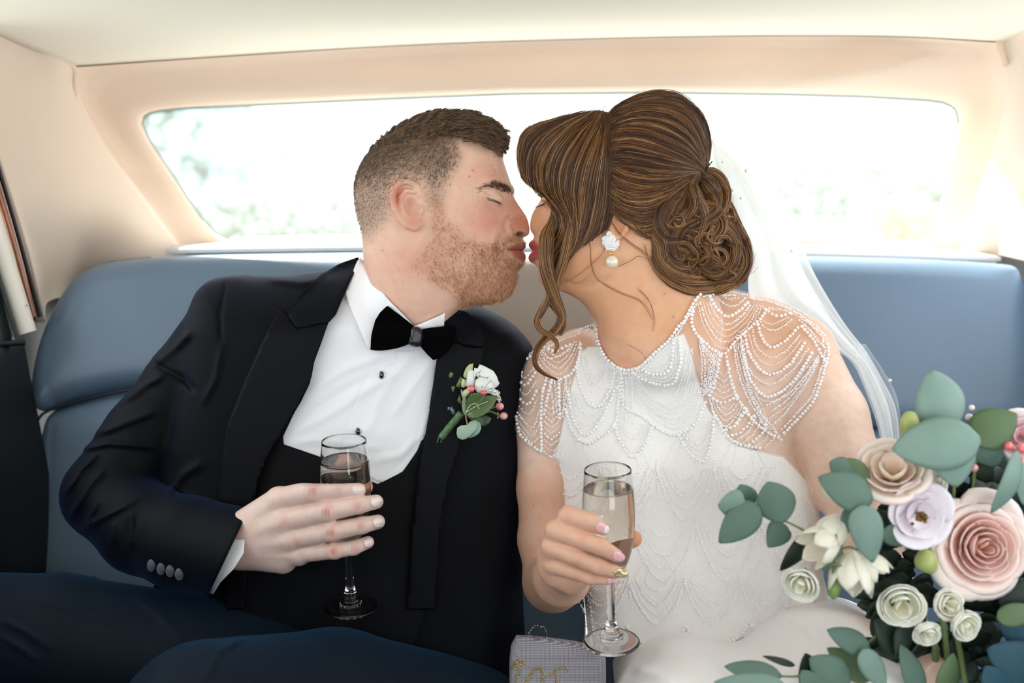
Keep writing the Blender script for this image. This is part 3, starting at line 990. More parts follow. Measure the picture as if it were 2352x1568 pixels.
# right hand around the glass
ZF = -205.0
def fing(p, r): return ([L(*q) for q in p], r)
G_FING = [
    fing([(640, 1146, -178), (722, 1127, -214), (780, 1122, -212), (824, 1125, -198)], [24, 22, 18.5, 14.5]),
    fing([(652, 1196, -186), (752, 1174, -222), (824, 1160, -212), (864, 1152, -188)], [25, 20.5, 17.5, 15]),
    fing([(668, 1236, -182), (762, 1220, -216), (832, 1206, -204), (868, 1198, -182)], [24, 20, 17.5, 15]),
    fing([(686, 1270, -174), (768, 1264, -202), (812, 1258, -196), (845, 1245, -180)], [21, 17, 15, 13]),
]
G_THUMB = fing([(600, 1240, -118), (690, 1190, -74), (770, 1135, -42), (838, 1118, -44)], [30, 27, 21, 18])
G_MET = [([L(560, 1212, -150), L(640, 1146, -178)], [38, 26]), ([L(552, 1230, -152), L(652, 1196, -186)], [40, 28]), ([L(548, 1250, -148), L(668, 1236, -182)], [40, 28]), ([L(552, 1262, -142), L(686, 1272, -170)], [40, 25]), ([L(560, 1265, -125), L(650, 1285, -150)], [36, 30])]
G_ARM = [L(400, 1250, -70), L(520, 1244, -135), L(560, 1240, -146)]
def f_ghand(P):
    d = smin(chain(P, [L(380, 1256, -60), L(548, 1226, -140)], [48, 37], 5), chain(P, [L(380, 1262, -60), L(548, 1258, -138)], [56, 38], 5), 25)
    for p, r in G_MET:
        d = smin(d, chain(P, p, r, 4), 16)
    fs = None
    for p, r in G_FING:
        e = chain(P, p, r, 5)
        # knuckle swell
        e = smin(e, ell(P, np.array(p[1]) + np.array([0, 0, -3]), (r[1] * 0.95, r[1] * 0.98, r[1] * 0.92)), 6)
        e = smin(e, ell(P, p[0] + np.array([0, 0, -4]), (r[0], r[0] * 0.85, r[0] * 0.9)), 8)
        d = smin(d, e, 7)
    d = smin(d, chain(P, *G_THUMB, 6), 10)
    # tendons
    for p, r in G_MET[:4]:
        a, b = np.array(p[0]), np.array(p[1])
        d = smin(d, cap(P, a + (b - a) * .35 + np.array([0, 0, -25]), b + np.array([0, 0, -19]), 6, 7), 10)
    # creases over the finger joints
    for p, r in G_FING:
        for q, rr, n in ((p[1], r[1], 3), (p[2], r[2], 2)):
            q = np.array(q)
            for i in range(n):
                c = q + np.array([(i - (n - 1) / 2) * 5.5, 0, -rr - 0.5])
                d = near(P, d, [c], rr + 8, lambda Q, e: smax(e, -(ell(Q, c, (1.4, rr * .7, 1.8))), 2.5))
    return d

# ------------------------------------------------------------------ torso and sleeves (core that the clothes follow)
GT = [(440, 720), (448, 668), (472, 640), (520, 627), (620, 629), (700, 621), (770, 611), (818, 598), (850, 592), (960, 660), (1040, 706), (1090, 700), (1130, 714), (1170, 737), (1205, 770), (1226, 803), (1214, 860), (1205, 950), (1200, 1050), (1198, 1200), (1202, 1400), (1204, 1660),
      (330, 1660), (330, 1420), (385, 1290), (392, 1020), (430, 860)]
def g_zc(x, y):
    return 150 + np.clip((-y - 60) * 0.35, 0, 80) + np.clip((x - (-150)) * 0.12, -20, 60)
f_gt, _ = inflate(smooth_loop(GT), 120, g_zc, lambda x, y: 150 - np.clip((-y - 20) * 0.35, 0, 70), 125, step=4)
f_ga = lambda P: chain(P, [L(535, 730, 140), L(425, 880, 120), L(330, 1000, 85), L(246, 1135, 35), L(330, 1215, -35), L(430, 1248, -80), L(600, 1288, -150)], [94, 92, 90, 98, 97, 102, 105], 20)
G_FOLDS = [([(188, 1032), (249, 1018), (354, 1026)], 7, 11), ([(216, 999), (288, 971), (370, 940)], 9, 10), ([(280, 926), (335, 884), (380, 860)], 8, 9), ([(149, 1137), (188, 1076), (225, 1043)], 7, 12), ([(160, 1190), (210, 1109), (240, 1080)], 7, 10),
           ([(200, 1200), (225, 1150)], 7, 9), ([(299, 1258), (302, 1175)], 7, 8), ([(183, 1220), (238, 1187), (320, 1145)], 7, 9), ([(345, 830), (420, 870), (450, 900)], 7, -9), ([(510, 790), (495, 870), (465, 930)], 8, 6), ([(520, 640), (505, 720), (508, 790)], 5, -5),
           ([(440, 760), (400, 800), (352, 840)], 9, 8), ([(255, 1250), (262, 1200)], 7, 7), ([(380, 1140), (420, 1090), (470, 1060)], 10, 7), ([(610, 640), (690, 650), (760, 640)], 10, 6)]
def f_gjacket(P, folds=True):
    d = smin(f_gt(P), f_ga_cut(P), 14)
    if folds:
        X, Y = proj(P)
        m = (np.abs(d) < 60) & (X < 800)
        if m.any():
            h = np.zeros(m.sum())
            for p, w, a in G_FOLDS: h += ridge2(X[m], Y[m], p, w, a)
            d[m] = d[m] - h * 1.0
    return d
CUFF_A, CUFF_B = np.array([562., 1190.]), np.array([475., 1375.])
def cuffside(P, shift=0.0):
    X, Y = proj(P)
    t = (CUFF_B - CUFF_A); n = np.array([-t[1], t[0]]) / np.linalg.norm(t)      # towards the left
    return -((X - CUFF_A[0] - shift) * n[0] + (Y - CUFF_A[1]) * n[1]) * -1.0
def f_ga_cut(P):
    d = f_ga(P)
    X, Y = proj(P)
    # plane through the cuff line, keep the elbow side
    s = (X - CUFF_A[0]) * (CUFF_B[1] - CUFF_A[1]) - (Y - CUFF_A[1]) * (CUFF_B[0] - CUFF_A[0])
    s = s / np.linalg.norm(CUFF_B - CUFF_A)
    d = smax(d, s, 5)
    inner = chain(P, [L(430, 1250, -80), L(600, 1292, -150)], [84, 88], 4)
    return smax(d, -np.maximum(inner, -(s + 40)), 4)

groom = thing('person', 'man in a black velvet dinner jacket and bow tie kissing, holding a champagne flute', 'person', loc=Wd([L(800, 1560, 150)])[0])

# skin
def g_tint(V):
    X, Y = proj(V)
    near_side = 1.0
    base = lin('e9c0aa')
    red = lin('cf6f5c'); pink = lin('e09582'); lip = lin('b5625c'); buzz = lin('8f7a6b'); dark = lin('5a483b'); stub = lin('c48a6c'); pale = lin('ecd3c4'); black = lin('1c110d')
    buzzp = [(1041, 316), (1054, 347), (1050, 375), (1022, 411), (1016, 443), (1012, 470), (987, 468), (985, 440), (975, 412), (905, 408), (893, 440), (884, 500), (850, 545), (826, 540), (790, 460), (800, 340), (900, 250), (1160, 250), (1170, 330), (1100, 338)]
    beard = [(1014, 455), (1020, 480), (1030, 505), (1067, 539), (1099, 558), (1131, 552), (1160, 538), (1200, 545), (1215, 556), (1215, 620), (1200, 700), (1070, 712), (1029, 668), (978, 640), (946, 605), (958, 577), (985, 545), (987, 452)]
    top = [(790, 400), (821, 362), (860, 352), (907, 335), (958, 326), (1003, 322), (1041, 318), (1086, 333), (1120, 345), (1165, 352), (1180, 250), (900, 230), (780, 300)]
    head = (Y < 900)
    it = [
        (0.55 * blob(X, Y, 1120, 510, 60, 42) * head, red), (0.75 * blob(X, Y, 1197, 512, 22, 26) * head, red), (0.35 * blob(X, Y, 1180, 470, 16, 26) * head, red), (0.4 * blob(X, Y, 940, 600, 70, 50) * head, pink),
        (0.45 * blob(X, Y, 1115, 400, 40, 30) * head, pink), (0.35 * blob(X, Y, 1125, 470, 30, 14) * head, lin('c48073')),
        (0.75 * blob(X, Y, 912, 450, 16, 34) * head, red), (0.6 * blob(X, Y, 950, 510, 22, 18) * head, red), (0.5 * blob(X, Y, 940, 470, 14, 20) * head, lin('b8604e')),
        (0.72 * poly_soft(X, Y, buzzp, 22) * head, buzz), (0.9 * poly_soft(X, Y, top, 14) * head, dark),
        (0.42 * poly_soft(X, Y, beard, 16) * head, stub), (0.3 * blob(X, Y, 1175, 660, 20, 26) * head, lin('b5643a')),
        (0.95 * poly_soft(X, Y, [(1169, 574), (1182, 563), (1196, 558), (1216, 556), (1216, 598), (1196, 599), (1182, 590)], 3) * head, lip),
        (0.8 * np.exp(-((np.abs(Y - (573 + 0.06 * (X - 1180)))) / 2.2) ** 2) * (X > 1166) * (X < 1206) * head, lin('5d1f20')),
        (0.9 * blob(X, Y, 1191, 538.5, 11, 5) * head, black),
        (0.95 * np.exp(-(np.abs(Y - (454 + 0.30 * (X - 1119) + .0045 * (X - 1119) ** 2)) / (.7 + 2.0 * np.clip((X - 1117) / 26, 0, 1))) ** 3) * (X > 1116) * (X < 1151) * (V[:, 2] < 20) * head, lin('1a0d0a')),
        (0.6 * blob(X, Y, 1176, 549, 14, 6) * head, lin('8b5942')),
    ]
    # hand: white back, pink knuckles, hairy wrist
    hand = (Y >= 1050)
    for p in ((722, 1119), (752, 1173), (762, 1221), (768, 1266)): it.append((0.6 * blob(X, Y, p[0], p[1], 13, 17) * hand, lin('db8b84')))
    for p in ((822, 1160), (828, 1206), (818, 1260), (652, 1200), (680, 1248)): it.append((0.5 * blob(X, Y, p[0], p[1], 10, 13) * hand, lin('db8f88')))
    it.insert(0, (0.75 * hand, lin('e6d2cb')))
    it.append((0.6 * blob(X, Y, 535, 1240, 30, 50) * hand, lin('c98e78')))
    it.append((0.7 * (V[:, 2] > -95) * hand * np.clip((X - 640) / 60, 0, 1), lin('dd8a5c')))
    C = blend_col(base, it, X, Y)
    # freckles and moles
    r2 = np.random.default_rng(3)
    fr = np.zeros(len(X))
    for cx, cy, sx, sy, n in ((1110, 480, 60, 45, 60), (1180, 500, 16, 20, 26), (920, 620, 60, 50, 50), (1100, 400, 45, 40, 30)):
        for q in range(n):
            a, b = r2.normal(cx, sx * .6), r2.normal(cy, sy * .6)
            fr = np.maximum(fr, r2.uniform(.1, .36) * np.exp(-((X - a) ** 2 + (Y - b) ** 2) / r2.uniform(1.5, 5)))
    for a, b in ((1033, 424), (1086, 391), (1078, 405), (1135, 360), (878, 575)):
        fr = np.maximum(fr, 0.8 * np.exp(-((X - a) ** 2 + (Y - b) ** 2) / 6))
    fr = fr[:, None]
    return C * (1 - fr) + np.array(lin('a8644a')) * fr

M_gskin = skin_mat('groom_skin')
def block(f, lo, hi, vox, band=1.5):
    V, Q = polygonize(f, lo, hi, vox, band)
    return V, fix_wind(V, Q)
Vh, Qh = block(f_ghead_full, (-400, -540, -135), (60, 40, 215), 2.0)
Vd, Qd = block(f_ghand, (-830, 300, -270), (-270, 580, 40), 2.0)
f_gcore = lambda P: np.minimum(smin(f_gt(P), f_ga(P), 20) + 30, np.maximum(smin(f_gt(P), f_ga(P), 20) + 30, 0))
Vc, Qc = block(lambda P: np.maximum(f_gt(P) + 40, P[:, 1] - 760), (-800, -220, -60), (120, 820, 420), 14, 2.5)
Vb = np.vstack([Vh, Vd, Vc]); Qb = np.vstack([Qh, Qd + len(Vh), Qc + len(Vh) + len(Vd)])
lobj('body', Vb, Qb, M_gskin, groom, True, {'tint': g_tint(Vb)})
bvh_ghead = bvh_of(Vh, Qh)
bvh_ghand = bvh_of(Vd, Qd)

# ------------------------------------------------------------------ groom's hair, beard, brows
def hair_mat(name, c0, c1, rough=0.35, spec=0.5):
    m, nt, b = nodes_of(name)
    N, K = nt.nodes, nt.links
    h = N.new('ShaderNodeHairInfo')
    r = N.new('ShaderNodeValToRGB')
    r.color_ramp.elements[0].color = (*lin(c0), 1); r.color_ramp.elements[1].color = (*lin(c1), 1)
    K.new(h.outputs['Random'], r.inputs[0]); K.new(r.outputs[0], b.inputs['Base Color'])
    b.inputs['Roughness'].default_value = rough
    b.inputs['Specular IOR Level'].default_value = spec
    return m

Nh = vnormals(Vh, Qh)
Xh, Yh = proj(Vh)
def pick(weight, n, seed):
    r = np.random.default_rng(seed)
    w = np.maximum(weight, 0); w = w / w.sum()
    i = r.choice(len(w), n, p=w)
    return i, r
def grow(idx, r, V, N, dirf, length, lift, n=6, curl=0.0, jitter=1.6, root=-0.6, noise=0.15):
    """short strands: dirf(X, Y, k) -> local direction"""
    P = V[idx] + r.normal(0, jitter, (len(idx), 3)) * 0.6
    Nn = N[idx]
    D = dirf(P)
    D = D - Nn * (D * Nn).sum(1)[:, None]
    D /= np.linalg.norm(D, axis=1)[:, None] + 1e-9
    D = D + r.normal(0, noise, D.shape)
    S = np.cross(D, Nn)
    ln = length(P, r) if callable(length) else length * r.uniform(.6, 1.2, len(idx))
    li = lift(P) if callable(lift) else np.full(len(idx), lift)
    ph = r.uniform(0, 6.28, len(idx))
    out = np.zeros((len(idx), n, 3))
    for k in range(n):
        t = k / (n - 1)
        out[:, k] = P + Nn * root + (D * t * ln[:, None]) + Nn * (li * ln * (t - 0.55 * t * t))[:, None] + S * (curl * ln * np.sin(ph + t * 4.5) * t)[:, None]
    return list(out)

topR = [(790, 385), (821, 362), (860, 350), (907, 333), (958, 324), (1003, 318), (1041, 314), (1086, 326), (1120, 338), (1165, 348), (1190, 250), (900, 225), (780, 300)]
buzzR = [(1041, 316), (1050, 347), (1046, 375), (1022, 411), (1014, 443), (1010, 475), (987, 470), (985, 440), (975, 412), (905, 408), (893, 440), (884, 500), (850, 545), (810, 540), (780, 460), (790, 330), (900, 300), (1000, 300)]
beardR = [(1000, 455), (1018, 480), (1030, 505), (1067, 539), (1099, 558), (1131, 552), (1156, 541), (1200, 546), (1207, 553), (1176, 560), (1160, 574), (1176, 590), (1196, 601), (1215, 606), (1215, 640), (1190, 700), (1070, 712), (1029, 664), (978, 636), (950, 605), (962, 577), (987, 545), (989, 462)]
M_hair_top = hair_mat('dark_brown_hair', '1d120b', '86654a', 0.4)
M_hair_side = hair_mat('short_brown_hair', '4a3b2e', '8f7d69', 0.5)
M_beard = hair_mat('ginger_beard', '95552f', 'e2b48c', 0.45)

w = poly_soft(Xh, Yh, topR, 6) ** 2 * (Vh[:, 1] < -380)
i, r = pick(w, 15000, 11)
def topdir(P):
    x, y, z = P[:, 0], P[:, 1], P[:, 2]
    a = np.sin(x * 0.045 + z * 0.03) * 0.5 + np.sin(x * .11 + y * .07 + z * .05) * .35
    fwd = np.clip((x + 330) / 240, 0.0, 1)
    return np.stack([0.35 + fwd * 1.0, -0.55 + fwd * 0.75 + a * .5 + np.clip((x + 90) / 60, 0, 1.2), np.full(len(x), -0.1) + a * .5], 1)
def toplen(P, r):
    x = P[:, 0]
    e = np.clip(( -455 - P[:, 1]) / 60, 0.15, 1)
    return (13 + 33 * np.clip((x + 330) / 200, 0, 1)) * e ** .5 * r.uniform(.6, 1.15, len(x))
lk = grow(i, r, Vh, Nh, topdir, toplen, 0.8, 9, 0.10, 2.0, -0.6, 0.12)
# gather the strands into small tufts towards their tips
rt = np.array([q[0] for q in lk]); tips = np.array(lk)
cen = rt[np.random.default_rng(5).choice(len(rt), 420, replace=False)]
own = np.concatenate([np.argmin(((rt[s:s + 500, None] - cen[None]) ** 2).sum(2), 1) for s in range(0, len(rt), 500)])
mean = np.array([tips[own == c].mean(0) if (own == c).any() else tips[0] for c in range(len(cen))])
wv = np.random.default_rng(6).normal(0, 3.2, (len(cen), 3))
wgt = (np.linspace(0, 1, 9) ** 1.3)[None, :, None]
tips = tips * (1 - .62 * wgt) + mean[own] * (.62 * wgt) + wv[own][:, None] * wgt
lk = list(tips)
hair_obj('hair', lk, M_hair_top, groom, 0.8, 0.25)
w = poly_soft(Xh, Yh, buzzR, 16) * (1 - .8 * poly_soft(Xh, Yh, topR, 6)) * np.clip((560 - Yh) / 150, .12, 1)
i, r = pick(w, 16000, 12)
lk = grow(i, r, Vh, Nh, lambda P: np.stack([np.full(len(P), -.35) + .6 * (P[:, 0] > -170) * (P[:, 1] > -340), np.full(len(P), .8), np.zeros(len(P))], 1),
          lambda P, r: (3.5 + 7 * np.clip((-330 - P[:, 1]) / 110, 0, 1)) * r.uniform(.7, 1.2, len(P)), 0.9, 4, 0.05)
hair_obj('side_hair', lk, M_hair_side, groom, 0.34, 0.15)
w = poly_soft(Xh, Yh, beardR, 9) ** 1.5 * (0.35 + 0.65 * np.clip((Xh - 990) / 130, 0, 1)) * (1 - 0.45 * blob(Xh, Yh, 1070, 600, 40, 30))
i, r = pick(w, 8500, 13)
lk = grow(i, r, Vh, Nh, lambda P: np.stack([0.25 + .4 * np.sin(P[:, 0] * .09 + P[:, 1] * .05), np.full(len(P), 1.0), .25 * np.sin(P[:, 1] * .1)], 1),
          lambda P, r: 8 * r.uniform(.5, 1.3, len(P)), 0.75, 6, 0.16, 1.6, -.4, .35)
hair_obj('beard', lk, M_beard, groom, 0.42, 0.18)
# brows (near and far)
for sg in (1, -1):
    browp = [(1098, 433), (1112, 426), (1130, 419), (1146, 419), (1160, 427), (1172, 438), (1174, 446), (1164, 443), (1150, 436), (1134, 430), (1116, 431), (1102, 436)]
    w = poly_soft(Xh, Yh, browp, 4.5) ** 1.5 * ((Vh[:, 2] - ZG) * sg < -5)
    i, r = pick(w * (0.25 + np.clip((Xh - 1100) / 60, 0, 1)), 420, 14 + sg)
    lk = grow(i, r, Vh, Nh, lambda P: np.stack([-np.ones(len(P)), np.full(len(P), -.15) + (P[:, 0] + 40) * -.012, np.zeros(len(P))], 1), 13, .35, 5, .06)
    hair_obj('eyebrow', lk, hair_mat('brow_hair', '3e281b', '7a563e', .4) if sg == 1 else bpy.data.materials['brow_hair'], groom, 0.6, .15)
# lashes of the closed eye
lk = []
for t in np.linspace(0, 1, 26):
    px, py = 1119 + 30 * t, 455.5 + 9 * t + 4 * t * t
    z = cast(bvh_ghead, px, py, 0)
    a = np.array(L(px, py, z + 2)); b = a + np.array([3 + 4 * t, 5 - 1.5 * t, -5 - 2 * (1 - t)])
    lk.append(np.array([a, a * .5 + b * .5 + [0, .8, -1], b]))
hair_obj('eyelashes', lk, hair_mat('lash_hair', '120a07', '2a1910'), groom, 0.6, .1)

# ------------------------------------------------------------------ groom's clothes
M_velvet = mat('black_velvet', '040507', 0.6, sheen=0.15, sheen_col='5a78b8', bump=(900, .25, .001), spec=0.11)
M_satin = mat('black_satin', '03040a', 0.5, spec=0.12, bump=(1500, .08, .0005))
M_trouser = mat('midnight_trousers', '121a24', 0.65, spec=.1, sheen=0.26, sheen_col='3f78a8', bump=(1200, .2, .0006))
M_shirt = mat('white_shirt_cotton', 'f2f3f8', 0.75, bump=(1800, .1, .0004), sheen=.1)
M_waist = mat('midnight_waistcoat', '050609', 0.65, spec=.15, sheen=0.15, sheen_col='4a628c')
jo, Vj, Qj = sdf_obj('jacket', f_gjacket, (-1120, -240, -290), (80, 900, 380), 5.0, M_velvet, groom, band=1.7)
bvh_j = bvh_of(Vj, Qj)
Vt, Qt = block(f_gt, (-1120, -240, -90), (80, 900, 380), 7.0, 1.7)
bvh_t = bvh_of(Vt, Qt)
# head and chest together, for the collar
bvh_hj = bvh_of(np.vstack([Vh, Vj]), np.vstack([Qh, Qj + len(Vh)]))

def drape_on(name, poly, m, off, thick=3.0, step=9, bvh=None, **k):
    return drape(name, smooth_some(poly), bvh or bvh_j, m, groom, off, thick, step, **k)
def smooth_some(poly):
    """keep sharp corners, round the rest a little"""
    p = np.array(poly, float); n = len(p); out = []
    for i in range(n):
        a, b, c = p[i - 1], p[i], p[(i + 1) % n]
        u, v = b - a, c - b
        cosv = (u @ v) / (np.linalg.norm(u) * np.linalg.norm(v) + 1e-9)
        if cosv > 0.6:
            out += [b - u * .22, b - u * .02 + v * .02, b + v * .22]
        else:
            out.append(b)
    return np.array(out)

SH_W = [([(760, 760), (830, 745)], 7, 3), ([(700, 905), (790, 850), (880, 815), (930, 800)], 9, 5), ([(680, 960), (780, 905), (860, 860)], 8, -4), ([(660, 1000), (760, 950), (850, 890), (940, 840)], 10, 5), ([(655, 1018), (720, 1010), (800, 1018), (880, 1030)], 6, 6),
        ([(850, 1060), (920, 1045), (965, 1000), (985, 940)], 8, 6), ([(900, 1085), (945, 1040), (975, 960)], 6, -5), ([(960, 800), (900, 870), (850, 960)], 9, 3), ([(990, 830), (940, 900), (900, 960)], 8, 4), ([(750, 690), (800, 700), (830, 730)], 8, 3), ([(880, 940), (830, 1000), (800, 1060)], 9, 3)]
def folds_px(lst, sc=1.0):
    def f(x, y):
        h = np.zeros(len(x))
        for p, w, a in lst: h += ridge2(x, y, p, w, a)
        return -h * sc
    return f
SHIRT = [(818, 600), (835, 596), (870, 680), (950, 748), (1010, 735), (1040, 760), (1020, 830), (1000, 900), (985, 990), (965, 1050), (930, 1110), (870, 1135), (740, 1080), (640, 1040), (640, 1000), (690, 900), (710, 840), (735, 770), (770, 700), (795, 640)]
drape_on('shirt', SHIRT, M_shirt, 6, 3, 8, bvh=bvh_t, zf=folds_px(SH_W, 1.0))
BIB = [(906, 806), (912, 818), (907, 832), (893, 838), (876, 841), (858, 850), (845, 862), (834, 880), (820, 915), (807, 949), (793, 984), (784, 1030), (782, 1070), (880, 1110), (930, 1085), (965, 1040), (985, 980), (996, 900), (1005, 830), (985, 800)]
drape_on('shirt_placket', BIB, M_shirt, 8.6, 1.5, 8, bvh=bvh_t, zf=folds_px(SH_W, 1.0), edge_tuck=0.05)
WAIST = [(722, 828), (716, 865), (703, 897), (675, 950), (650, 1003), (652, 1020), (745, 1052), (800, 1082), (868, 1112), (925, 1083), (958, 1035), (978, 985), (992, 900), (1002, 830), (1030, 850), (1010, 1000), (985, 1200), (975, 1420), (940, 1500), (560, 1500), (540, 1400), (560, 1180), (590, 1090), (640, 1000), (690, 910)]
drape_on('waistcoat', WAIST, M_waist, 10, 3, 10, bvh=bvh_t, smooth_it=2)
LAPL = [(643, 706), (655, 713), (668, 735), (683, 753), (714, 747), (755, 739), (738, 787), (722, 830), (712, 880), (690, 925), (650, 990), (615, 1050), (592, 1110), (575, 1200), (560, 1400), (520, 1400), (500, 1180), (503, 1110), (508, 1060), (522, 975), (560, 880), (600, 790)]
drape_on('lapel', LAPL, M_satin, 28, 6, 9, bvh=bvh_t, smooth_it=2)['label'] = 'wide satin peak lapel on the glass-hand side'
COLL = [(822, 590), (828, 598), (812, 630), (791, 676), (772, 722), (756, 740), (714, 749), (683, 755), (668, 733), (653, 712), (700, 664), (735, 632), (780, 605)]
drape_on('collar', COLL, M_velvet, 32, 6, 8, bvh=bvh_j, smooth_it=3)
LAPR = [(1043, 783), (1070, 795), (1110, 797), (1112, 812), (1098, 860), (1085, 930), (1060, 1010), (1030, 1110), (1012, 1200), (1000, 1400), (935, 1400), (945, 1220), (960, 1090), (975, 1010), (990, 920), (1002, 830), (1012, 790), (1028, 770)]
drape_on('lapel', LAPR, M_satin, 28, 6, 9, bvh=bvh_t, smooth_it=2)['label'] = 'satin lapel under the buttonhole flower'
COLR = [(1020, 722), (1045, 708), (1072, 716), (1100, 745), (1118, 775), (1108, 796), (1070, 794), (1043, 783), (1030, 768), (1018, 745)]
drape_on('collar', COLR, M_velvet, 32, 6, 8, bvh=bvh_j, smooth_it=3)
# shirt collar wings around the neck
CL = [(829, 590), (835, 607), (848, 633), (874, 666), (902, 698), (926, 722), (950, 748), (938, 772), (892, 792), (853, 803), (846, 801), (834, 775), (820, 742), (807, 712), (796, 684), (794, 667), (801, 648), (810, 625), (820, 600)]
drape('shirt_collar', smooth_some(CL), bvh_hj, M_shirt, groom, 24, 4, 7, smooth_it=8)
CR = [(946, 750), (966, 743), (990, 733), (1010, 724), (1022, 718), (1020, 748), (996, 754), (965, 760)]
drape('shirt_collar', smooth_some(CR), bvh_hj, M_shirt, groom, 16, 4, 6, smooth_it=8)
# bow tie
zb = min(cast(bvh_hj, 955, 775, 0), cast(bvh_hj, 900, 760, 0), cast(bvh_hj, 1000, 770, 0)) - 30
def wing(poly, zc, H, name):
    f, pl = inflate(smooth_some(poly), zc, lambda x, y: zc + 0 * x, H, 9, 2.0)
    lo = np.r_[pl.min(0) - 8, zc - 34]; hi = np.r_[pl.max(0) + 8, zc + 34]
    return sdf_obj(name, f, lo, hi, 2.4, M_bow, None, band=2.0)
M_bow = mat('black_velvet_bow', '010102', 0.9, spec=.06)
bow = bpy.data.objects.new('bow_tie', None); link(bow, groom); bow.location = (0, 0, 0)
BWL = [(890, 702), (874, 718), (862, 736), (857, 755), (853, 780), (851, 803), (863, 805), (880, 805), (910, 800), (930, 794), (950, 784), (960, 765), (950, 748), (938, 738), (924, 727)]
BWR = [(962, 757), (989, 752), (1015, 750), (1044, 746), (1050, 762), (1044, 785), (1030, 806), (1013, 820), (996, 827), (980, 812), (966, 796), (958, 780)]
def bow_H(cx):
    return lambda x, y: 6 + 7 * np.clip(np.abs(x - (cx - 1176)) / 60, 0, 1)
for nm, pw in (('bow_wing', BWL), ('bow_wing', BWR)):
    f, pl = inflate(smooth_some(pw), zb, lambda x, y: zb + 0 * x + 4 * np.sin(y * .12), bow_H(957), 6, 2.0)
    sdf_obj(nm, f, np.r_[pl.min(0) - 8, zb - 30], np.r_[pl.max(0) + 8, zb + 30], 2.4, M_bow, bow, band=2.0)
KN = [(946, 752), (960, 750), (970, 756), (976, 768), (974, 781), (966, 796), (954, 797), (942, 792), (938, 787), (943, 770)]
f, pl = inflate(smooth_loop(KN), zb, lambda x, y: zb + 0 * x, lambda x, y: 20 + 1.6 * np.sin((x + 219) * .55), 16, 1.5)
sdf_obj('bow_knot', f, np.r_[pl.min(0) - 6, zb - 30], np.r_[pl.max(0) + 6, zb + 30], 1.6, mat('black_satin_knot', '11131a', 0.3, spec=.6), bow, band=2.0)
# shirt studs
for px, py in ((877, 861), (823, 991)):
    z = cast(bvh_j, px, py, 0) - 14
    V1, F1 = beads([L(px, py, z)], 1.0, ICO2)
    c = np.array(L(px, py, z))
    V1 = (V1 - c) * np.array([5.5, 8, 4]) + c
    st = lobj('shirt_stud', V1, F1, mat('onyx_stud', '0a0b10', 0.08, coat=1), groom)
    a = np.linspace(0, 2 * math.pi, 25)
    V1, F1 = tube(np.stack([c[0] + 6.2 * np.cos(a) - 1, c[1] + 8.6 * np.sin(a), c[2] + 1 + 0 * a], 1), 1.3, 6, False)
    lobj('stud_rim', V1, F1, mat('silver_rim', 'c8ccd2', .2, metal=1), groom)
# sleeve buttons
for px, py in ((348, 1298), (370, 1306), (391, 1311), (412, 1318)):
    z = cast(bvh_j, px, py, -150)
    c = np.array(L(px, py, z - 3))
    V1, F1 = beads([c], 1.0, ICO3)
    V1 = (V1 - c) * np.array([9.5, 13, 5]) + c
    lobj('sleeve_button', V1, F1, mat('velvet_button', '3a4250', 0.5, sheen=.5), groom)
# shirt cuff
def f_cuff(P):
    ax = [L(440, 1256, -90), L(620, 1298, -150)]
    d = chain(P, ax, [86, 84], 4)
    X, Y = proj(P)
    pl = [(380, 1100), (566, 1176), (560, 1270), (537, 1306), (505, 1338), (484, 1374), (476, 1378), (380, 1378)]
    p = np.array(pl, float); best = np.full(X.shape, 1e12)
    for i in range(len(p)):
        a, b = p[i], p[(i + 1) % len(p)]; ab = b - a
        t = np.clip(((X - a[0]) * ab[0] + (Y - a[1]) * ab[1]) / (ab @ ab), 0, 1)
        best = np.minimum(best, (X - a[0] - t * ab[0]) ** 2 + (Y - a[1] - t * ab[1]) ** 2)
    m = np.sqrt(best) * np.where(in_poly(X, Y, p), -1, 1)
    d = np.maximum(d, m)
    return np.maximum(d, -(chain(P, ax, [82, 80], 4)))
sdf_obj('shirt_cuff', f_cuff, (-770, 380, -270), (-560, 580, 60), 2.5, M_shirt, groom, band=2.5)
# finger nails
M_nail = mat('plain_nail', 'f0dcd8', 0.18, coat=0.5)
for px, py, an, hl, hw in ((823, 1125, 3, 15, 10.5), (863, 1153, -12, 14, 11.5), (868, 1200, -8, 13.5, 12), (846, 1246, -18, 10.5, 10)):
    nail_on('nail', bvh_ghand, px, py, R(an), hl, hw, M_nail, groom)
# trousers
def f_tr(P):
    X, Y = proj(P)
    a = chain(P, [L(760, 1640, 20), L(430, 1530, -20), L(130, 1462, -60), L(-200, 1440, -90)], [190, 160, 136, 124], 20)
    b = chain(P, [L(1050, 1700, 0), L(760, 1650, -150), L(470, 1680, -330)], [180, 185, 175], 20)
    d = smin(a, b, 14)
    for p, w, h in ((([(310, 1370), (360, 1400), (420, 1470)]), 9, 8), ([(470, 1568), (500, 1500), (560, 1462)], 8, 7), ([(60, 1370), (180, 1400), (300, 1440)], 12, 8), ([(0, 1420), (60, 1450), (120, 1490)], 8, 9), ([(0, 1460), (50, 1490), (90, 1520)], 7, 8), ([(215, 1330), (225, 1280), (240, 1265)], 8, 8)):
        d = d - ridge2(X, Y, p, w, h) * .7
    return d
sdf_obj('trousers', f_tr, (-1750, 380, -560), (250, 1250, 300), 7, M_trouser, groom, band=1.8)

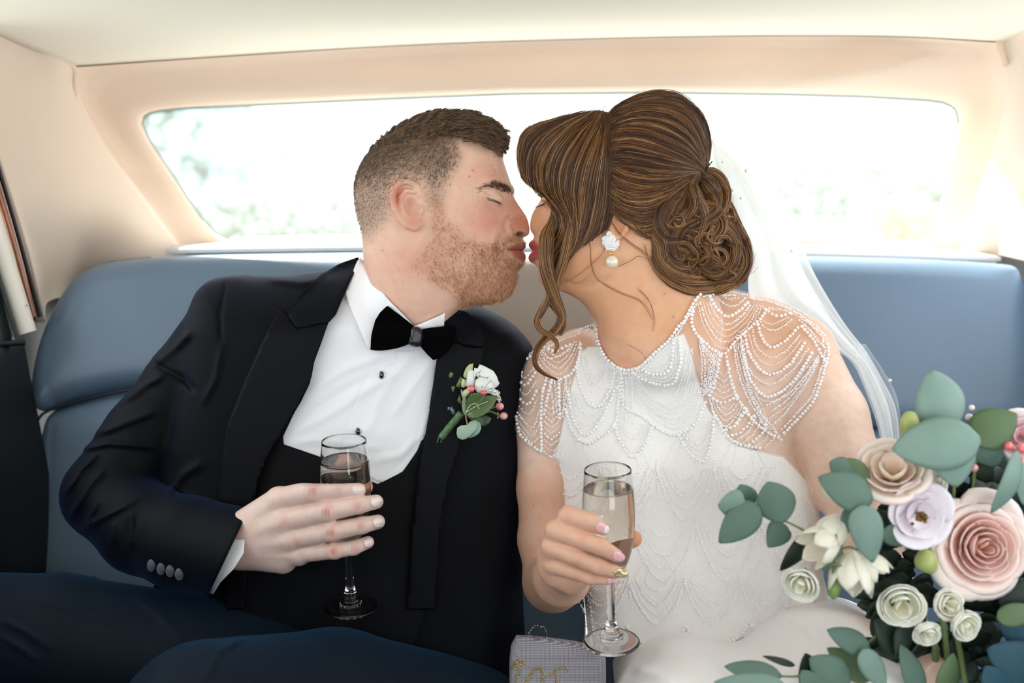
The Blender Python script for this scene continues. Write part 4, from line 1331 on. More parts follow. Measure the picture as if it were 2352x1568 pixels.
# ================================================================== the bride
ZB = 40.0
B_POLY = [(1262, 360), (1247, 395), (1241, 425), (1240, 445), (1242, 456), (1236, 468), (1227, 482), (1220, 498), (1217.5, 516), (1219, 530), (1226, 541), (1224, 549), (1217, 555), (1213.5, 562), (1218, 570), (1222, 577), (1216, 584), (1213.5, 592), (1218, 601), (1229, 607), (1234, 615),
          (1236, 628), (1240, 645), (1252, 660), (1268, 667), (1284, 668), (1303, 674), (1333, 691), (1355, 717), (1371, 744), (1378, 790), (1390, 840), (1470, 880), (1600, 860), (1650, 760), (1640, 690), (1612, 640), (1590, 600), (1590, 540), (1602, 470), (1595, 400), (1560, 335), (1500, 298), (1430, 285), (1350, 298), (1295, 325)]
B_CTRL = [(1300, 360, 82), (1350, 340, 98), (1430, 330, 108), (1520, 360, 112), (1450, 420, 130), (1560, 430, 112), (1500, 480, 126), (1400, 480, 124), (1330, 440, 112), (1290, 430, 92), (1262, 425, 66), (1250, 440, 50), (1270, 462, 72), (1250, 470, 40), (1234, 490, 18), (1224, 515, 18), (1240, 522, 36),
          (1262, 500, 76), (1232, 552, 26), (1222, 562, 20), (1222, 592, 20), (1248, 575, 46), (1262, 600, 58), (1250, 640, 36), (1290, 560, 92), (1300, 620, 78), (1340, 540, 110), (1360, 600, 104), (1330, 655, 72), (1400, 640, 100), (1430, 560, 118), (1520, 600, 106), (1420, 720, 92), (1500, 720, 96), (1440, 800, 86), (1540, 790, 100), (1600, 740, 100), (1280, 500, 90)]
B_GROOVE = [([(1250, 462), (1262, 466), (1278, 462)], 3, -5), ([(1222, 577), (1234, 577), (1246, 580)], 2.5, -6), ([(1234, 566), (1222, 566)], 4, 2), ([(1234, 590), (1221, 591)], 4, 2),
            ([(1400, 640), (1350, 660), (1300, 664)], 10, -5), ([(1480, 640), (1440, 740), (1420, 800)], 16, 7), ([(1540, 690), (1490, 770), (1450, 830)], 12, -4)]
f_bhead, s_bh = head_field(B_POLY, ZB, B_CTRL, B_GROOVE)
b_ear = {'helix': [L(1400, 522, -76), L(1400, 506, -80), L(1409, 494, -83), L(1426, 490, -85), L(1438, 497, -88), L(1442, 511, -92), L(1437, 527, -92), L(1427, 540, -88), L(1412, 550, -84)], 'r': [4, 5, 6, 6, 6, 6, 5.5, 6, 7]}

BT = [(1377, 760), (1330, 756), (1285, 774), (1240, 796), (1212, 822), (1200, 870), (1205, 950), (1228, 1030), (1262, 1095), (1270, 1150), (1295, 1240), (1340, 1330), (1352, 1440), (1345, 1620), (1960, 1620), (1925, 1450), (1885, 1320), (1880, 1200), (1864, 1110), (1818, 1020), (1840, 930), (1885, 805), (1872, 745), (1818, 695), (1766, 674), (1710, 660), (1650, 654), (1600, 664), (1560, 690), (1480, 720)]
def bust(x, y):
    g = lambda cx, cy, a, rx, ry: a * np.exp(-((x - (cx - 1176)) / rx) ** 2 - ((y - (cy - 784)) / ry) ** 2)
    return g(1435, 1090, 52, 85, 95) + g(1665, 1085, 56, 90, 95) + g(1560, 1330, 18, 160, 150)
def b_zc(x, y): return 150 + np.clip((-y - 20) * 0.30, -10, 60)
f_bt, _ = inflate(smooth_loop(BT), 110, b_zc, lambda x, y: 118 + bust(x, y) - np.clip((-y + 60) * 0.35, 0, 60), 112, step=4)
f_barm1 = lambda P: chain(P, [L(1262, 870, 110), L(1244, 980, 90), L(1240, 1120, 70), L(1245, 1240, 55), L(1268, 1325, 40)], [68, 60, 52, 54, 66], 20)
f_barm2 = lambda P: chain(P, [L(1830, 815, 120), L(1900, 960, 80), L(1960, 1120, 30), L(2020, 1300, -40)], [92, 92, 80, 62], 20)
f_barm2b = lambda P: chain(P, [L(2020, 1300, -40), L(2090, 1480, -240), L(2150, 1545, -340)], [62, 48, 36], 10)
B_FING = [
    fing([(1282, 1240, -272), (1306, 1187, -296), (1356, 1198, -316), (1384, 1213, -308)], [24, 22, 18.5, 14]),
    fing([(1262, 1272, -266), (1275, 1218, -300), (1378, 1254, -322), (1416, 1275, -308)], [22, 20.5, 17, 13]),
    fing([(1262, 1300, -262), (1266, 1256, -294), (1374, 1300, -316), (1416, 1313, -302)], [22, 20, 16, 12.5]),
    fing([(1270, 1322, -255), (1268, 1296, -282), (1352, 1326, -296), (1396, 1331, -286)], [19, 18, 13.5, 10.5]),
]
B_THUMB = fing([(1300, 1320, -225), (1352, 1290, -186), (1420, 1248, -176), (1455, 1237, -196)], [30, 26, 21, 18])
f_bfore = lambda P: chain(P, [L(1270, 1335, 40), L(1290, 1325, -100), L(1308, 1312, -200)], [72, 62, 44], 12)
def f_bhand(P):
    d = chain(P, [L(1308, 1312, -200), L(1304, 1308, -230)], [44, 40], 4)
    for p, r in ([[L(1306, 1290, -215), B_FING[0][0][0]], [30, 25]], [[L(1300, 1300, -215), B_FING[1][0][0]], [30, 25]], [[L(1300, 1315, -215), B_FING[2][0][0]], [30, 25]], [[L(1310, 1330, -215), B_FING[3][0][0]], [26, 22]]):
        d = smin(d, chain(P, p, r, 3), 16)
    d = smin(d, chain(P, [L(1310, 1325, -225), L(1335, 1325, -240)], [28, 20], 3), 14)
    for p, r in B_FING:
        d = smin(d, chain(P, p, r, 5), 5)
    return smin(d, chain(P, *B_THUMB, 6), 9)
def boxed(P, d, lo, hi, fn, k):
    """blend a costly shape only where it can matter"""
    m = ((P > np.array(lo)) & (P < np.array(hi))).all(1)
    if m.any():
        d = d.copy(); d[m] = smin(d[m], fn(P[m]), k)
    return d
def f_bhead_full(P):
    d = f_bhead(P)
    def ear(Q, e):
        s = smin(ell(Q, L(1420, 518, -82), (22, 34, 9)), chain(Q, [np.array(q) for q in b_ear['helix']], b_ear['r'], 3), 6)
        s = smax(s, -ell(Q, L(1420, 518, -96), (12, 18, 12)), 5)
        return smin(e, s, 7)
    d = near(P, d, [L(1395, 480, -110), L(1450, 560, -70)], 14, ear)
    d = near(P, d, [L(1262, 462, -42)], 40, lambda Q, e: smin(e, ell(Q, L(1262, 462, -16), (20, 17, 20)), 8))
    return d
def f_bride(P):
    d = f_bt(P)
    d = smin(d, f_barm1(P), 26)
    d = smin(d, f_barm2(P), 34)
    d = smin(d, f_barm2b(P), 8)
    d = smin(d, f_bfore(P), 10)
    x, y = P[:, 0], P[:, 1]
    m = (y < 120) & (x > 10) & (x < 520)
    if m.any():
        d = d.copy(); h = f_bhead_full(P[m]); d[m] = smin(d[m], h, 34)
    d = boxed(P, d, (20, 300, -420), (300, 620, 30), f_bhand, 10)
    return d
bride = thing('person', 'woman in a white beaded gown and veil with pinned up brown hair, kissing', 'person', loc=Wd([L(1600, 1560, 150)])[0])
Vbr, Qbr = block(f_bride, (-10, -510, -360), (960, 700, 300), 2.5, 1.45)
def b_tint(V):
    X, Y = proj(V)
    it = [(np.clip((Y - 760) / 120, 0, 1) * 0.8, lin('f2d6c6')), (0.5 * blob(X, Y, 1330, 590, 60, 60), lin('e9a67c')), (0.35 * blob(X, Y, 1440, 720, 90, 110), lin('dc9c6e')),
          (0.5 * blob(X, Y, 1425, 510, 24, 34), lin('d8805a')), (0.4 * blob(X, Y, 1440, 830, 50, 30), lin('d98c66')),
          (np.clip((Y - 1050) / 60, 0, 1) * (X < 1500) * .55, lin('d99f7c')), (.5 * blob(X, Y, 1310, 1250, 60, 40) * (V[:, 2] < -200), lin('eebfa6')),
          (0.95 * poly_soft(X, Y, [(1208, 553), (1228, 553), (1240, 566), (1248, 579), (1240, 592), (1226, 602), (1208, 603)], 3) * (Y < 620), lin('ba4a50')),
          (0.8 * blob(X, Y, 1256, 462, 12, 3), lin('2a1c1a'))]
    for p in ((1384, 1242), (1340, 1235), (1328, 1292), (1380, 1300), (1322, 1325), (1306, 1192)): it.append((.35 * blob(X, Y, p[0], p[1], 10, 12), lin('d58a72')))
    it.append((.6 * ((V[:, 2] > -225) & (X > 1400) & (X < 1500) & (Y > 1200) & (Y < 1280)), lin('df8e66')))
    C = blend_col(lin('e9b48e'), it, X, Y)
    r2 = np.random.default_rng(9); fr = np.zeros(len(X))
    for a, b, s, k in ((1547, 727, 6, .8), (1527, 674, 14, .35), (1905, 1080, 5, .5), (1815, 1042, 4, .5), (1900, 1030, 4, .4), (1225, 1160, 4, .5), (1865, 965, 4, .3), (1500, 640, 5, .3)):
        fr = np.maximum(fr, k * np.exp(-((X - a) ** 2 + (Y - b) ** 2) / s))
    return C * (1 - fr[:, None]) + np.array(lin('8a4630')) * fr[:, None]
lobj('body', Vbr, Qbr, skin_mat('bride_skin', 0.12, 0.42, 0.15), bride, True, {'tint': b_tint(Vbr)})
bvh_b = bvh_of(Vbr, Qbr)

lk = []
for t in np.linspace(0, 1, 16):
    a = np.array(L(1254 - 13 * t, 464 + 7 * t, cast(bvh_b, 1254 - 13 * t, 464 + 7 * t, -10) - 1)); b = a + np.array([-10 - 5 * t, 8 - 3 * t, -6])
    lk.append(np.array([a, (a + b) / 2 + [0, 2.5, 0], b]))
hair_obj('eyelashes', lk, bpy.data.materials['lash_hair'], bride, .8, .2)
# nails: pink with white tips, one gold
M_pn = mat('pink_gel_nail', 'f3bcc2', 0.1, coat=1); M_gn = mat('gold_nail', 'd9c79a', 0.2, metal=.6); M_wn = mat('white_nail_tip', 'f3f1f0', 0.12, coat=1)
for px, py, an, hl, hw, m in ((1381, 1212, 22, 14, 10.5, M_pn), (1421, 1278, 24, 14, 10, M_pn), (1427, 1316, 8, 17, 9.5, M_gn), (1404, 1333, 4, 10, 6.5, M_pn)):
    an = R(an)
    nail_on('nail', bvh_b, px, py, an, hl, hw, m, bride, 1.6, .6)
    if m is M_pn:
        nail_on('nail_tip', bvh_b, px + math.cos(an) * hl * .95, py + math.sin(an) * hl * .95, an, hl * .36, hw * .84, M_wn, bride, 3.4, .5)
# ------------------------------------------------------------------ the gown
NECK = [(1360, 700), (1371, 747), (1374, 783), (1389, 815), (1417, 840), (1442, 846), (1471, 837), (1499, 811), (1531, 783), (1553, 754), (1571, 733), (1589, 697), (1606, 674), (1600, 640)]
HEM_R = [(1950, 640), (1945, 790), (1903, 814), (1886, 866), (1868, 918), (1833, 960), (1801, 995)]
def side_of(P, line, inside_pt):
    """signed distance to an open pixel polyline, negative on the side of inside_pt"""
    X, Y = proj(P)
    best = np.full(X.shape, 1e12); sg = np.zeros(X.shape)
    def cross(a, b, x, y): return (b[0] - a[0]) * (y - a[1]) - (b[1] - a[1]) * (x - a[0])
    for i in range(len(line) - 1):
        a, b = np.array(line[i], float), np.array(line[i + 1], float); ab = b - a
        tr = ((X - a[0]) * ab[0] + (Y - a[1]) * ab[1]) / (ab @ ab)
        t = np.clip(tr, 0, 1)
        d = (X - a[0] - t * ab[0]) ** 2 + (Y - a[1] - t * ab[1]) ** 2
        m = d < best - 1e-6
        sg = np.where(m, np.sign(cross(a, b, X, Y)), sg); best = np.where(m, d, best)
    # orientation from the known inside point
    p = inside_pt; bb, s0 = 1e12, 0
    for i in range(len(line) - 1):
        a, b = np.array(line[i], float), np.array(line[i + 1], float); ab = b - a
        t = np.clip(((p[0] - a[0]) * ab[0] + (p[1] - a[1]) * ab[1]) / (ab @ ab), 0, 1)
        d = (p[0] - a[0] - t * ab[0]) ** 2 + (p[1] - a[1] - t * ab[1]) ** 2
        if d < bb: bb, s0 = d, np.sign(cross(a, b, *p))
    return -np.sqrt(best) * sg * s0
NECKPOLY = [(1160, 560), (1160, 722), (1300, 728), (1362, 730), (1368, 740), (1372, 765), (1376, 790), (1391, 817), (1417, 840), (1442, 847), (1471, 838), (1499, 812), (1531, 783), (1553, 754), (1571, 733), (1590, 697), (1608, 672), (1640, 645), (1720, 625), (1720, 560)]
def poly_sd(P, poly):
    X, Y = proj(P); p = np.array(poly, float); best = np.full(X.shape, 1e12)
    for i in range(len(p)):
        a, b = p[i], p[(i + 1) % len(p)]; ab = b - a
        t = np.clip(((X - a[0]) * ab[0] + (Y - a[1]) * ab[1]) / (ab @ ab), 0, 1)
        best = np.minimum(best, (X - a[0] - t * ab[0]) ** 2 + (Y - a[1] - t * ab[1]) ** 2)
    return np.sqrt(best) * np.where(in_poly(X, Y, p), -1, 1)
SLV_R = [(1560, 560), (1990, 560), (1960, 780), (1930, 800), (1905, 812), (1896, 840), (1886, 866), (1868, 918), (1833, 960), (1803, 995), (1780, 1010), (1560, 1000)]
SLV_L = [(1120, 700), (1120, 960), (1180, 962), (1187, 985), (1197, 1004), (1213, 1020), (1242, 1040), (1300, 1040), (1420, 900), (1420, 700)]
def f_gown(P):
    t = f_bt(P)
    nk = f_bhead(P)
    t = smin(t, nk, 34)
    a1 = smax(f_barm1(P), poly_sd(P, SLV_L), 2)
    a2 = smax(f_barm2(P), poly_sd(P, SLV_R), 2)
    d = smin(smin(t, a1, 26), a2, 34) - 5.0
    d = np.maximum(d, -poly_sd(P, NECKPOLY))
    X, Y = proj(P)
    hem = 1462 + 22 * np.abs(np.sin((X - 1440) * math.pi / 135))
    return np.maximum(np.maximum(d, 640 - Y), Y - hem)
Vg, Qg = block(f_gown, (-20, -170, -130), (860, 790, 300), 3.2, 1.7)
LINING = [(1330, 812), (1322, 850), (1310, 890), (1296, 950), (1284, 1010), (1275, 1040), (1240, 1060), (1240, 1700), (2000, 1700), (2000, 1160), (1870, 1120), (1800, 1048), (1746, 1036), (1696, 1022), (1655, 975), (1628, 940), (1617, 918), (1598, 850), (1585, 800), (1571, 765), (1540, 775), (1500, 812), (1460, 842), (1400, 832), (1375, 795), (1350, 795)]
Xg, Yg = proj(Vg)
lining = poly_soft(Xg, Yg, LINING, 3)
lining = np.clip(lining * (.95 + .05 * np.clip((Yg - 900) / 200, 0, 1)), 0, 1)
M_tulle = sheer('ivory_tulle', 'f8f5f3', 0.16, attr='lining', opaque_body=True)
gown = lobj('gown_bodice', Vg, Qg, M_tulle, bride, True, {'lining': lining})
bvh_g = bvh_of(Vg, Qg)

big, small, spark, big_sh, small_sh = [], [], [], [], []
def onto(path, off, default=60.0, bvh=None):
    out = []
    zl = None
    for x, y in path:
        z = cast(bvh or bvh_g, x, y, None)
        if z is None:
            z = zl if zl is not None else default
        if zl is not None and abs(z - zl) > 60: z = zl
        zl = z
        out.append(L(x, y, z - off))
    return np.array(out)
def string(pts, kind='big', wave=0.0):
    p = spline(np.array(pts, float), 80)
    s = np.concatenate([[0], np.cumsum(np.linalg.norm(np.diff(p, axis=0), axis=1))])
    gap = {'big': 8.2, 'mid': 5.8, 'thin': 3.4, 'fine': 3.2}[kind]
    n = max(2, int(s[-1] / gap))
    q = np.stack([np.interp(np.linspace(0, s[-1], n), s, p[:, k]) for k in (0, 1)], 1)
    q += rng.normal(0, {'big': .55, 'mid': .6, 'thin': .8, 'fine': .5}[kind], q.shape)
    if wave:
        q[:, 1] += wave * np.where(np.arange(n) % 2, 1, -1)
    r = {'big': 4.1, 'mid': 3.0, 'thin': 2.1, 'fine': 1.6}[kind]
    P = onto(q, r * .75)
    rr = r * rng.uniform(.88, 1.1, n)
    (big if kind == 'big' else small).append((P, rr))
def ufan(A, B, C, kinds, t0=.25, top=.6):
    """nested hanging strings between two columns A and B, lowest point C"""
    A, B, C = (np.array(v, float) for v in (A, B, C))
    M = (A + B) / 2
    n = len(kinds)
    for i, k in enumerate(kinds):
        if k is None: continue
        t = t0 + (1 - t0) * i / max(1, n - 1)
        w = t ** top
        a, b, c = M + (A - M) * w, M + (B - M) * w, M + (C - M) * t
        q1 = a * .62 + c * .38 + (c - M) * .22; q2 = b * .62 + c * .38 + (c - M) * .22
        string([a, q1, c, q2, b], k, .8 if k == 'thin' else 0)
T5 = ['fine', 'thin', 'fine', 'thin', 'fine', 'big']
# collar edge
string([(1369, 740), (1374, 785), (1391, 819), (1417, 843), (1442, 850), (1471, 841), (1500, 814)], 'big'); string([(1500, 814), (1531, 786), (1553, 758), (1573, 733), (1592, 697), (1608, 676)], 'big')
string([(1366, 750), (1370, 790), (1388, 825), (1415, 851), (1442, 858), (1473, 849), (1503, 821), (1540, 788), (1562, 757), (1598, 700)], 'mid')
string([(1608, 672), (1640, 668), (1680, 670), (1715, 678)], 'mid'); string([(1615, 680), (1650, 676), (1690, 678)], 'thin')
# shoulder by the veil
string([(1630, 680), (1645, 706), (1672, 727), (1700, 712), (1718, 694)], 'big'); string([(1645, 676), (1662, 696), (1684, 703), (1702, 694), (1712, 684)], 'thin', .8); string([(1655, 676), (1672, 686), (1695, 684)], 'mid')
ufan((1602, 694), (1752, 702), (1661, 800), ['thin', 'fine', 'fine', 'thin', 'fine'], .45)
string([(1590, 715), (1590, 745), (1603, 770), (1633, 800), (1663, 812), (1688, 783), (1717, 757), (1745, 732), (1760, 712)], 'big')
string([(1740, 745), (1748, 772), (1770, 797), (1800, 785), (1833, 753)], 'big'); string([(1745, 735), (1760, 755), (1785, 757), (1818, 735)], 'thin', .8); string([(1755, 710), (1785, 725), (1815, 720)], 'big'); string([(1742, 728), (1770, 744), (1812, 728)], 'fine')
string([(1728, 758), (1738, 795), (1768, 820), (1805, 805), (1836, 770)], 'thin', .8); string([(1710, 764), (1722, 815), (1762, 859), (1810, 840), (1848, 788)], 'big'); string([(1718, 762), (1735, 812), (1765, 838), (1805, 822), (1840, 782)], 'fine')
string([(1706, 780), (1722, 850), (1768, 882), (1820, 850), (1856, 800)], 'thin', .8); string([(1704, 795), (1722, 868), (1762, 911), (1818, 880), (1864, 812)], 'big'); string([(1704, 810), (1735, 905), (1790, 915), (1870, 822)], 'fine')
for k, (dx, dy, kd) in enumerate(((0, 0, 'mid'), (10, 14, 'thin'), (4, 30, 'fine'), (14, 44, 'thin'))): string([(1762 + dx, 930 + dy), (1810, 905 + dy * .8), (1850, 862 + dy * .5), (1878 + k, 818 + k * 3)], kd)
string([(1801, 994), (1820, 975), (1836, 958), (1858, 935), (1870, 916), (1880, 892), (1888, 866), (1896, 838), (1903, 812), (1900, 790)], 'big'); string([(1797, 985), (1830, 950), (1862, 912), (1880, 866), (1894, 815), (1890, 780)], 'mid')
string([(1842, 750), (1868, 780), (1889, 820), (1897, 835)], 'big'); string([(1836, 735), (1862, 760), (1890, 795)], 'mid'); string([(1850, 735), (1880, 765), (1900, 790)], 'thin')
string([(1759, 708), (1800, 712), (1835, 728), (1870, 750), (1900, 780)], 'thin', .8); string([(1720, 684), (1765, 692), (1816, 712), (1860, 738), (1895, 768)], 'mid'); string([(1725, 678), (1770, 684), (1820, 704), (1866, 732)], 'thin')
for dx in (0, 7, 15, 24): string([(1686 + dx * .6, 790), (1694 + dx, 850), (1716 + dx, 910), (1760 + dx * .5, 985)], ('mid', 'fine', 'thin', 'fine')[[0, 7, 15, 24].index(dx)])
string([(1700, 770), (1712, 860), (1735, 930), (1790, 1000)], 'mid')
string([(1654, 818), (1648, 850), (1640, 885), (1630, 908)], 'big'); string([(1668, 820), (1674, 852), (1682, 885), (1694, 916)], 'big')
for i in range(5): string([(1650 - i * 2.5, 850 + i * 13), (1662, 862 + i * 13), (1675 + i * 2.5, 850 + i * 13)], 'thin' if i % 2 else 'fine', .6)
string([(1630, 908), (1658, 924), (1694, 912)], 'big')
ufan((1630, 915), (1706, 930), (1664, 978), ['fine', 'thin', 'fine', 'thin'], .3); string([(1632, 925), (1645, 962), (1678, 982), (1706, 945)], 'mid'); string([(1660, 990), (1690, 975), (1714, 940)], 'big'); string([(1672, 1003), (1705, 990), (1732, 955)], 'big')
string([(1640, 948), (1670, 1000), (1700, 1020), (1745, 1030)], 'big'); string([(1694, 916), (1718, 950), (1752, 985), (1795, 1010)], 'big')
for i in range(5): string([(1690 + i * 16, 1012 + i * 4), (1718 + i * 14, 990 + i * 5), (1735 + i * 12, 958 + i * 9)], ('mid', 'thin', 'big', 'fine', 'thin')[i])
for i in range(6): string([(1606 + i * 2, 772 + i * 4), (1612 + i * 7, 840), (1610 + i * 4, 910 - i * 3)], ('thin', 'mid', 'fine', 'thin', 'fine', 'mid')[i])
for i in range(4): string([(1640 + i * 4, 812), (1628 + i * 5, 850), (1618 + i * 4, 905)], 'thin')
# shoulder beside the groom
string([(1362, 745), (1330, 757), (1285, 775), (1240, 796), (1215, 815)], 'mid'); string([(1355, 755), (1300, 778), (1250, 800)], 'thin')
ufan((1232, 806), (1332, 786), (1286, 858), ['thin', 'fine', 'thin', 'fine'], .35); string([(1229, 805), (1238, 838), (1256, 860), (1285, 869), (1314, 855), (1330, 820), (1333, 790)], 'big')
string([(1240, 800), (1262, 822), (1300, 808), (1320, 786)], 'mid'); string([(1250, 796), (1275, 805), (1310, 790)], 'big')
string([(1232, 808), (1205, 830), (1194, 870), (1188, 910), (1186, 955), (1192, 990), (1210, 1014), (1242, 1036)], 'big'); string([(1215, 812), (1196, 840), (1190, 880)], 'mid')
for a, b, c, k in (((1194, 852), (1206, 868), (1228, 842), 'thin'), ((1192, 870), (1207, 884), (1229, 856), 'big'), ((1190, 892), (1210, 905), (1231, 876), 'thin'), ((1188, 910), (1212, 928), (1232, 898), 'big'), ((1188, 930), (1214, 950), (1234, 915), 'thin'), ((1188, 948), (1222, 982), (1238, 943), 'mid'), ((1190, 966), (1222, 1000), (1241, 970), 'fine'), ((1194, 985), (1222, 1015), (1243, 1000), 'thin')): string([a, b, c], k)
string([(1256, 866), (1246, 900), (1242, 960), (1244, 1030)], 'big'); string([(1268, 870), (1258, 910), (1250, 950)], 'big'); string([(1282, 872), (1284, 915), (1286, 960)], 'big'); string([(1300, 862), (1300, 900), (1292, 955)], 'mid')
for i in range(9): string([(1250, 925 + i * 14), (1266, 938 + i * 14), (1284, 924 + i * 14)], ('thin', 'fine', 'mid')[i % 3], .4)
for i in range(5): string([(1262 + i * 12, 874), (1268 + i * 9, 910), (1272 + i * 7, 950)], 'thin')
# chest, over the lining
string([(1333, 800), (1345, 850), (1358, 885), (1378, 862), (1394, 838)], 'mid'); ufan((1336, 800), (1398, 842), (1362, 900), ['thin', 'fine', 'thin'], .5)
string([(1331, 812), (1326, 860), (1345, 915), (1370, 935), (1395, 910), (1412, 858)], 'big')
ufan((1452, 856), (1560, 780), (1545, 880), ['fine', 'thin', 'big', 'thin', 'fine', 'big'], .35); ufan((1445, 862), (1590, 800), (1540, 960), ['thin', 'fine', 'thin'], .75)
string([(1298, 940), (1315, 990), (1345, 1018), (1385, 1000), (1412, 975), (1420, 930), (1425, 870)], 'big'); ufan((1304, 900), (1415, 890), (1345, 1000), T5, .45)
string([(1428, 860), (1432, 930), (1470, 952), (1517, 986), (1553, 997), (1599, 972), (1620, 924)], 'big'); ufan((1436, 880), (1612, 880), (1552, 985), ['thin', 'fine', 'thin', 'fine', 'thin'], .55)
for i in range(6): string([(1420 + i * 6, 868), (1418 + i * 7, 920), (1412 + i * 8, 975)], ('mid', 'fine', 'thin')[i % 3])
ufan((1410, 975), (1500, 975), (1455, 1050), ['thin', 'mid', 'fine', 'thin', 'mid', 'big'], .3); ufan((1560, 1000), (1640, 960), (1615, 1060), ['fine', 'thin', 'mid', 'thin', 'big'], .3)
# body of the gown: rows of fans
def row(y0, x0, x1, w, h, off):
    x = x0 + off
    while x < x1:
        sk = rng.uniform(-6, 6)
        ufan((x - w / 2, y0 + rng.uniform(-4, 4)), (x + w / 2, y0 + rng.uniform(-4, 4)), (x + sk, y0 + h), ['thin', None, 'fine', 'mid', None, 'thin', None, 'mid'], .22, .55)
        string([(x - w / 2, y0 - h * .15), (x - w / 2 + 3, y0 + h * .4)], 'mid')
        for q in (-.33, -.16, .16, .33): string([(x + q * w * .5, y0 - h * .55), (x + q * w * 1.2, y0 - 2)], 'fine')
        x += w
row(1075, 1290, 1800, 132, 120, 20); row(1205, 1290, 1850, 150, 130, 84); row(1335, 1350, 1880, 128, 100, 30)
for a, c, b in (((1356, 1395), (1380, 1470), (1440, 1440)), ((1440, 1440), (1500, 1492), (1575, 1440)), ((1575, 1440), (1650, 1478), (1720, 1430)), ((1720, 1430), (1800, 1462), (1868, 1380))): string([a, (a[0] * .6 + c[0] * .4, c[1] - 12), c, (b[0] * .6 + c[0] * .4, c[1] - 12), b], 'big')
for k in range(5): string([(1352 - k % 2 * 3, 1340 + k * 20), (1349, 1350 + k * 22), (1356, 1362 + k * 22)], 'mid')
# sparkling sequins all over
ss = []
while len(ss) < 2600:
    x, y = rng.uniform(1270, 1870), rng.uniform(860, 1470)
    if in_poly(np.array([x]), np.array([y]), LINING)[0]:
        z = cast(bvh_g, x, y, None)
        if z is not None: ss.append(L(x, y, z - 1.0))
M_bead = mat('pearl_white_bead', 'fdfbfb', 0.4, coat=.25, spec=.4, sss=.1)
M_bead2 = mat('small_glass_bead', 'fdfbfb', 0.4, spec=.4)
M_seq = mat('clear_sequin', 'fbfcff', 0.12, spec=1.0, coat=1)
P = np.vstack([b[0] for b in big]); r_ = np.concatenate([b[1] for b in big])
o = lobj('large_beads', *beads(P, r_, ICO2), M_bead, bride); tag(o, kind='stuff')
o.data.shade_smooth()
P = np.vstack([b[0] for b in small]); r_ = np.concatenate([b[1] for b in small])
o = lobj('fine_beads', *beads(P, r_, ICO1), M_bead2, bride); tag(o, kind='stuff')
ss = np.array(ss)
o = lobj('sequins', *beads(ss, rng.uniform(.9, 1.9, len(ss)), (np.array([(1, 0, 0), (-1, 0, 0), (0, 1, 0), (0, -1, 0), (0, 0, .5), (0, 0, -.5)], float), [[0, 2, 4], [2, 1, 4], [1, 3, 4], [3, 0, 4], [2, 0, 5], [1, 2, 5], [3, 1, 5], [0, 3, 5]])), M_seq, bride, False); tag(o, kind='stuff')
# skirt
def f_skirt(P):
    X, Y = proj(P)
    d = smin(chain(P, [L(1570, 1610, 100), L(1580, 1660, -120), L(1600, 1730, -330)], [190, 170, 165], 20), chain(P, [L(1880, 1600, 100), L(1910, 1650, -120), L(1950, 1730, -330)], [240, 225, 205], 20), 60)
    d = np.maximum(d, 1411 - X + 4 * np.sin(Y * .02))
    for p, w, h in ((([(1520, 1500), (1640, 1520), (1760, 1500)]), 16, 6), ([(1450, 1530), (1560, 1568)], 14, 6), ([(1780, 1400), (1860, 1440), (1900, 1500)], 14, 6)):
        d = d - ridge2(X, Y, p, w, h)
    return d
sdf_obj('skirt', f_skirt, (100, 480, -540), (1150, 1200, 380), 7, mat('white_satin_skirt', 'f2f0f0', 0.5, sheen=.2, bump=(14, .3, .01)), bride, band=1.8)

# ------------------------------------------------------------------ bride's hair
HM = [(1205, 405), (1192, 368), (1198, 328), (1216, 298), (1250, 286), (1300, 270), (1345, 262), (1386, 255), (1399, 262), (1413, 248), (1450, 227), (1500, 214), (1550, 219), (1588, 240), (1616, 273), (1629, 312), (1624, 350), (1626, 388), (1650, 425), (1670, 488), (1696, 545), (1716, 595), (1714, 625), (1690, 652),
      (1640, 656), (1580, 640), (1536, 615), (1505, 580), (1480, 545), (1462, 500), (1436, 474), (1402, 466), (1360, 482), (1326, 526), (1300, 575), (1280, 635), (1262, 672), (1254, 640), (1248, 600), (1246, 566), (1250, 535), (1264, 505), (1276, 470), (1252, 436)]
HM_C = [(1215, 350, 34), (1240, 310, 62), (1240, 400, 60), (1280, 320, 90), (1340, 300, 104), (1390, 300, 112), (1450, 270, 96), (1500, 300, 116), (1580, 290, 76), (1500, 400, 142), (1400, 420, 142), (1320, 420, 132), (1270, 440, 100), (1250, 500, 92), (1250, 540, 88), (1265, 600, 92), (1262, 650, 78),
        (1310, 500, 120), (1310, 540, 108), (1600, 400, 84), (1590, 500, 112), (1650, 500, 84), (1700, 590, 60), (1560, 600, 118), (1630, 620, 90), (1450, 490, 140), (1520, 520, 132), (1620, 340, 62)]
f_hair, s_hair = head_field(HM, ZB, HM_C)
f_hair_top = lambda P: f_hair(P)
def hrip(P):
    d = f_hair(P)
    return d + 3.5 - 1.6 * np.sin(P[:, 0] * .16 + P[:, 1] * .11 + 2 * np.sin(P[:, 1] * .05))
M_hbase = mat('dark_brown_hair_mass', '26160b', 0.8, var=(60, .6, '3a2414'))
M_bhair = None
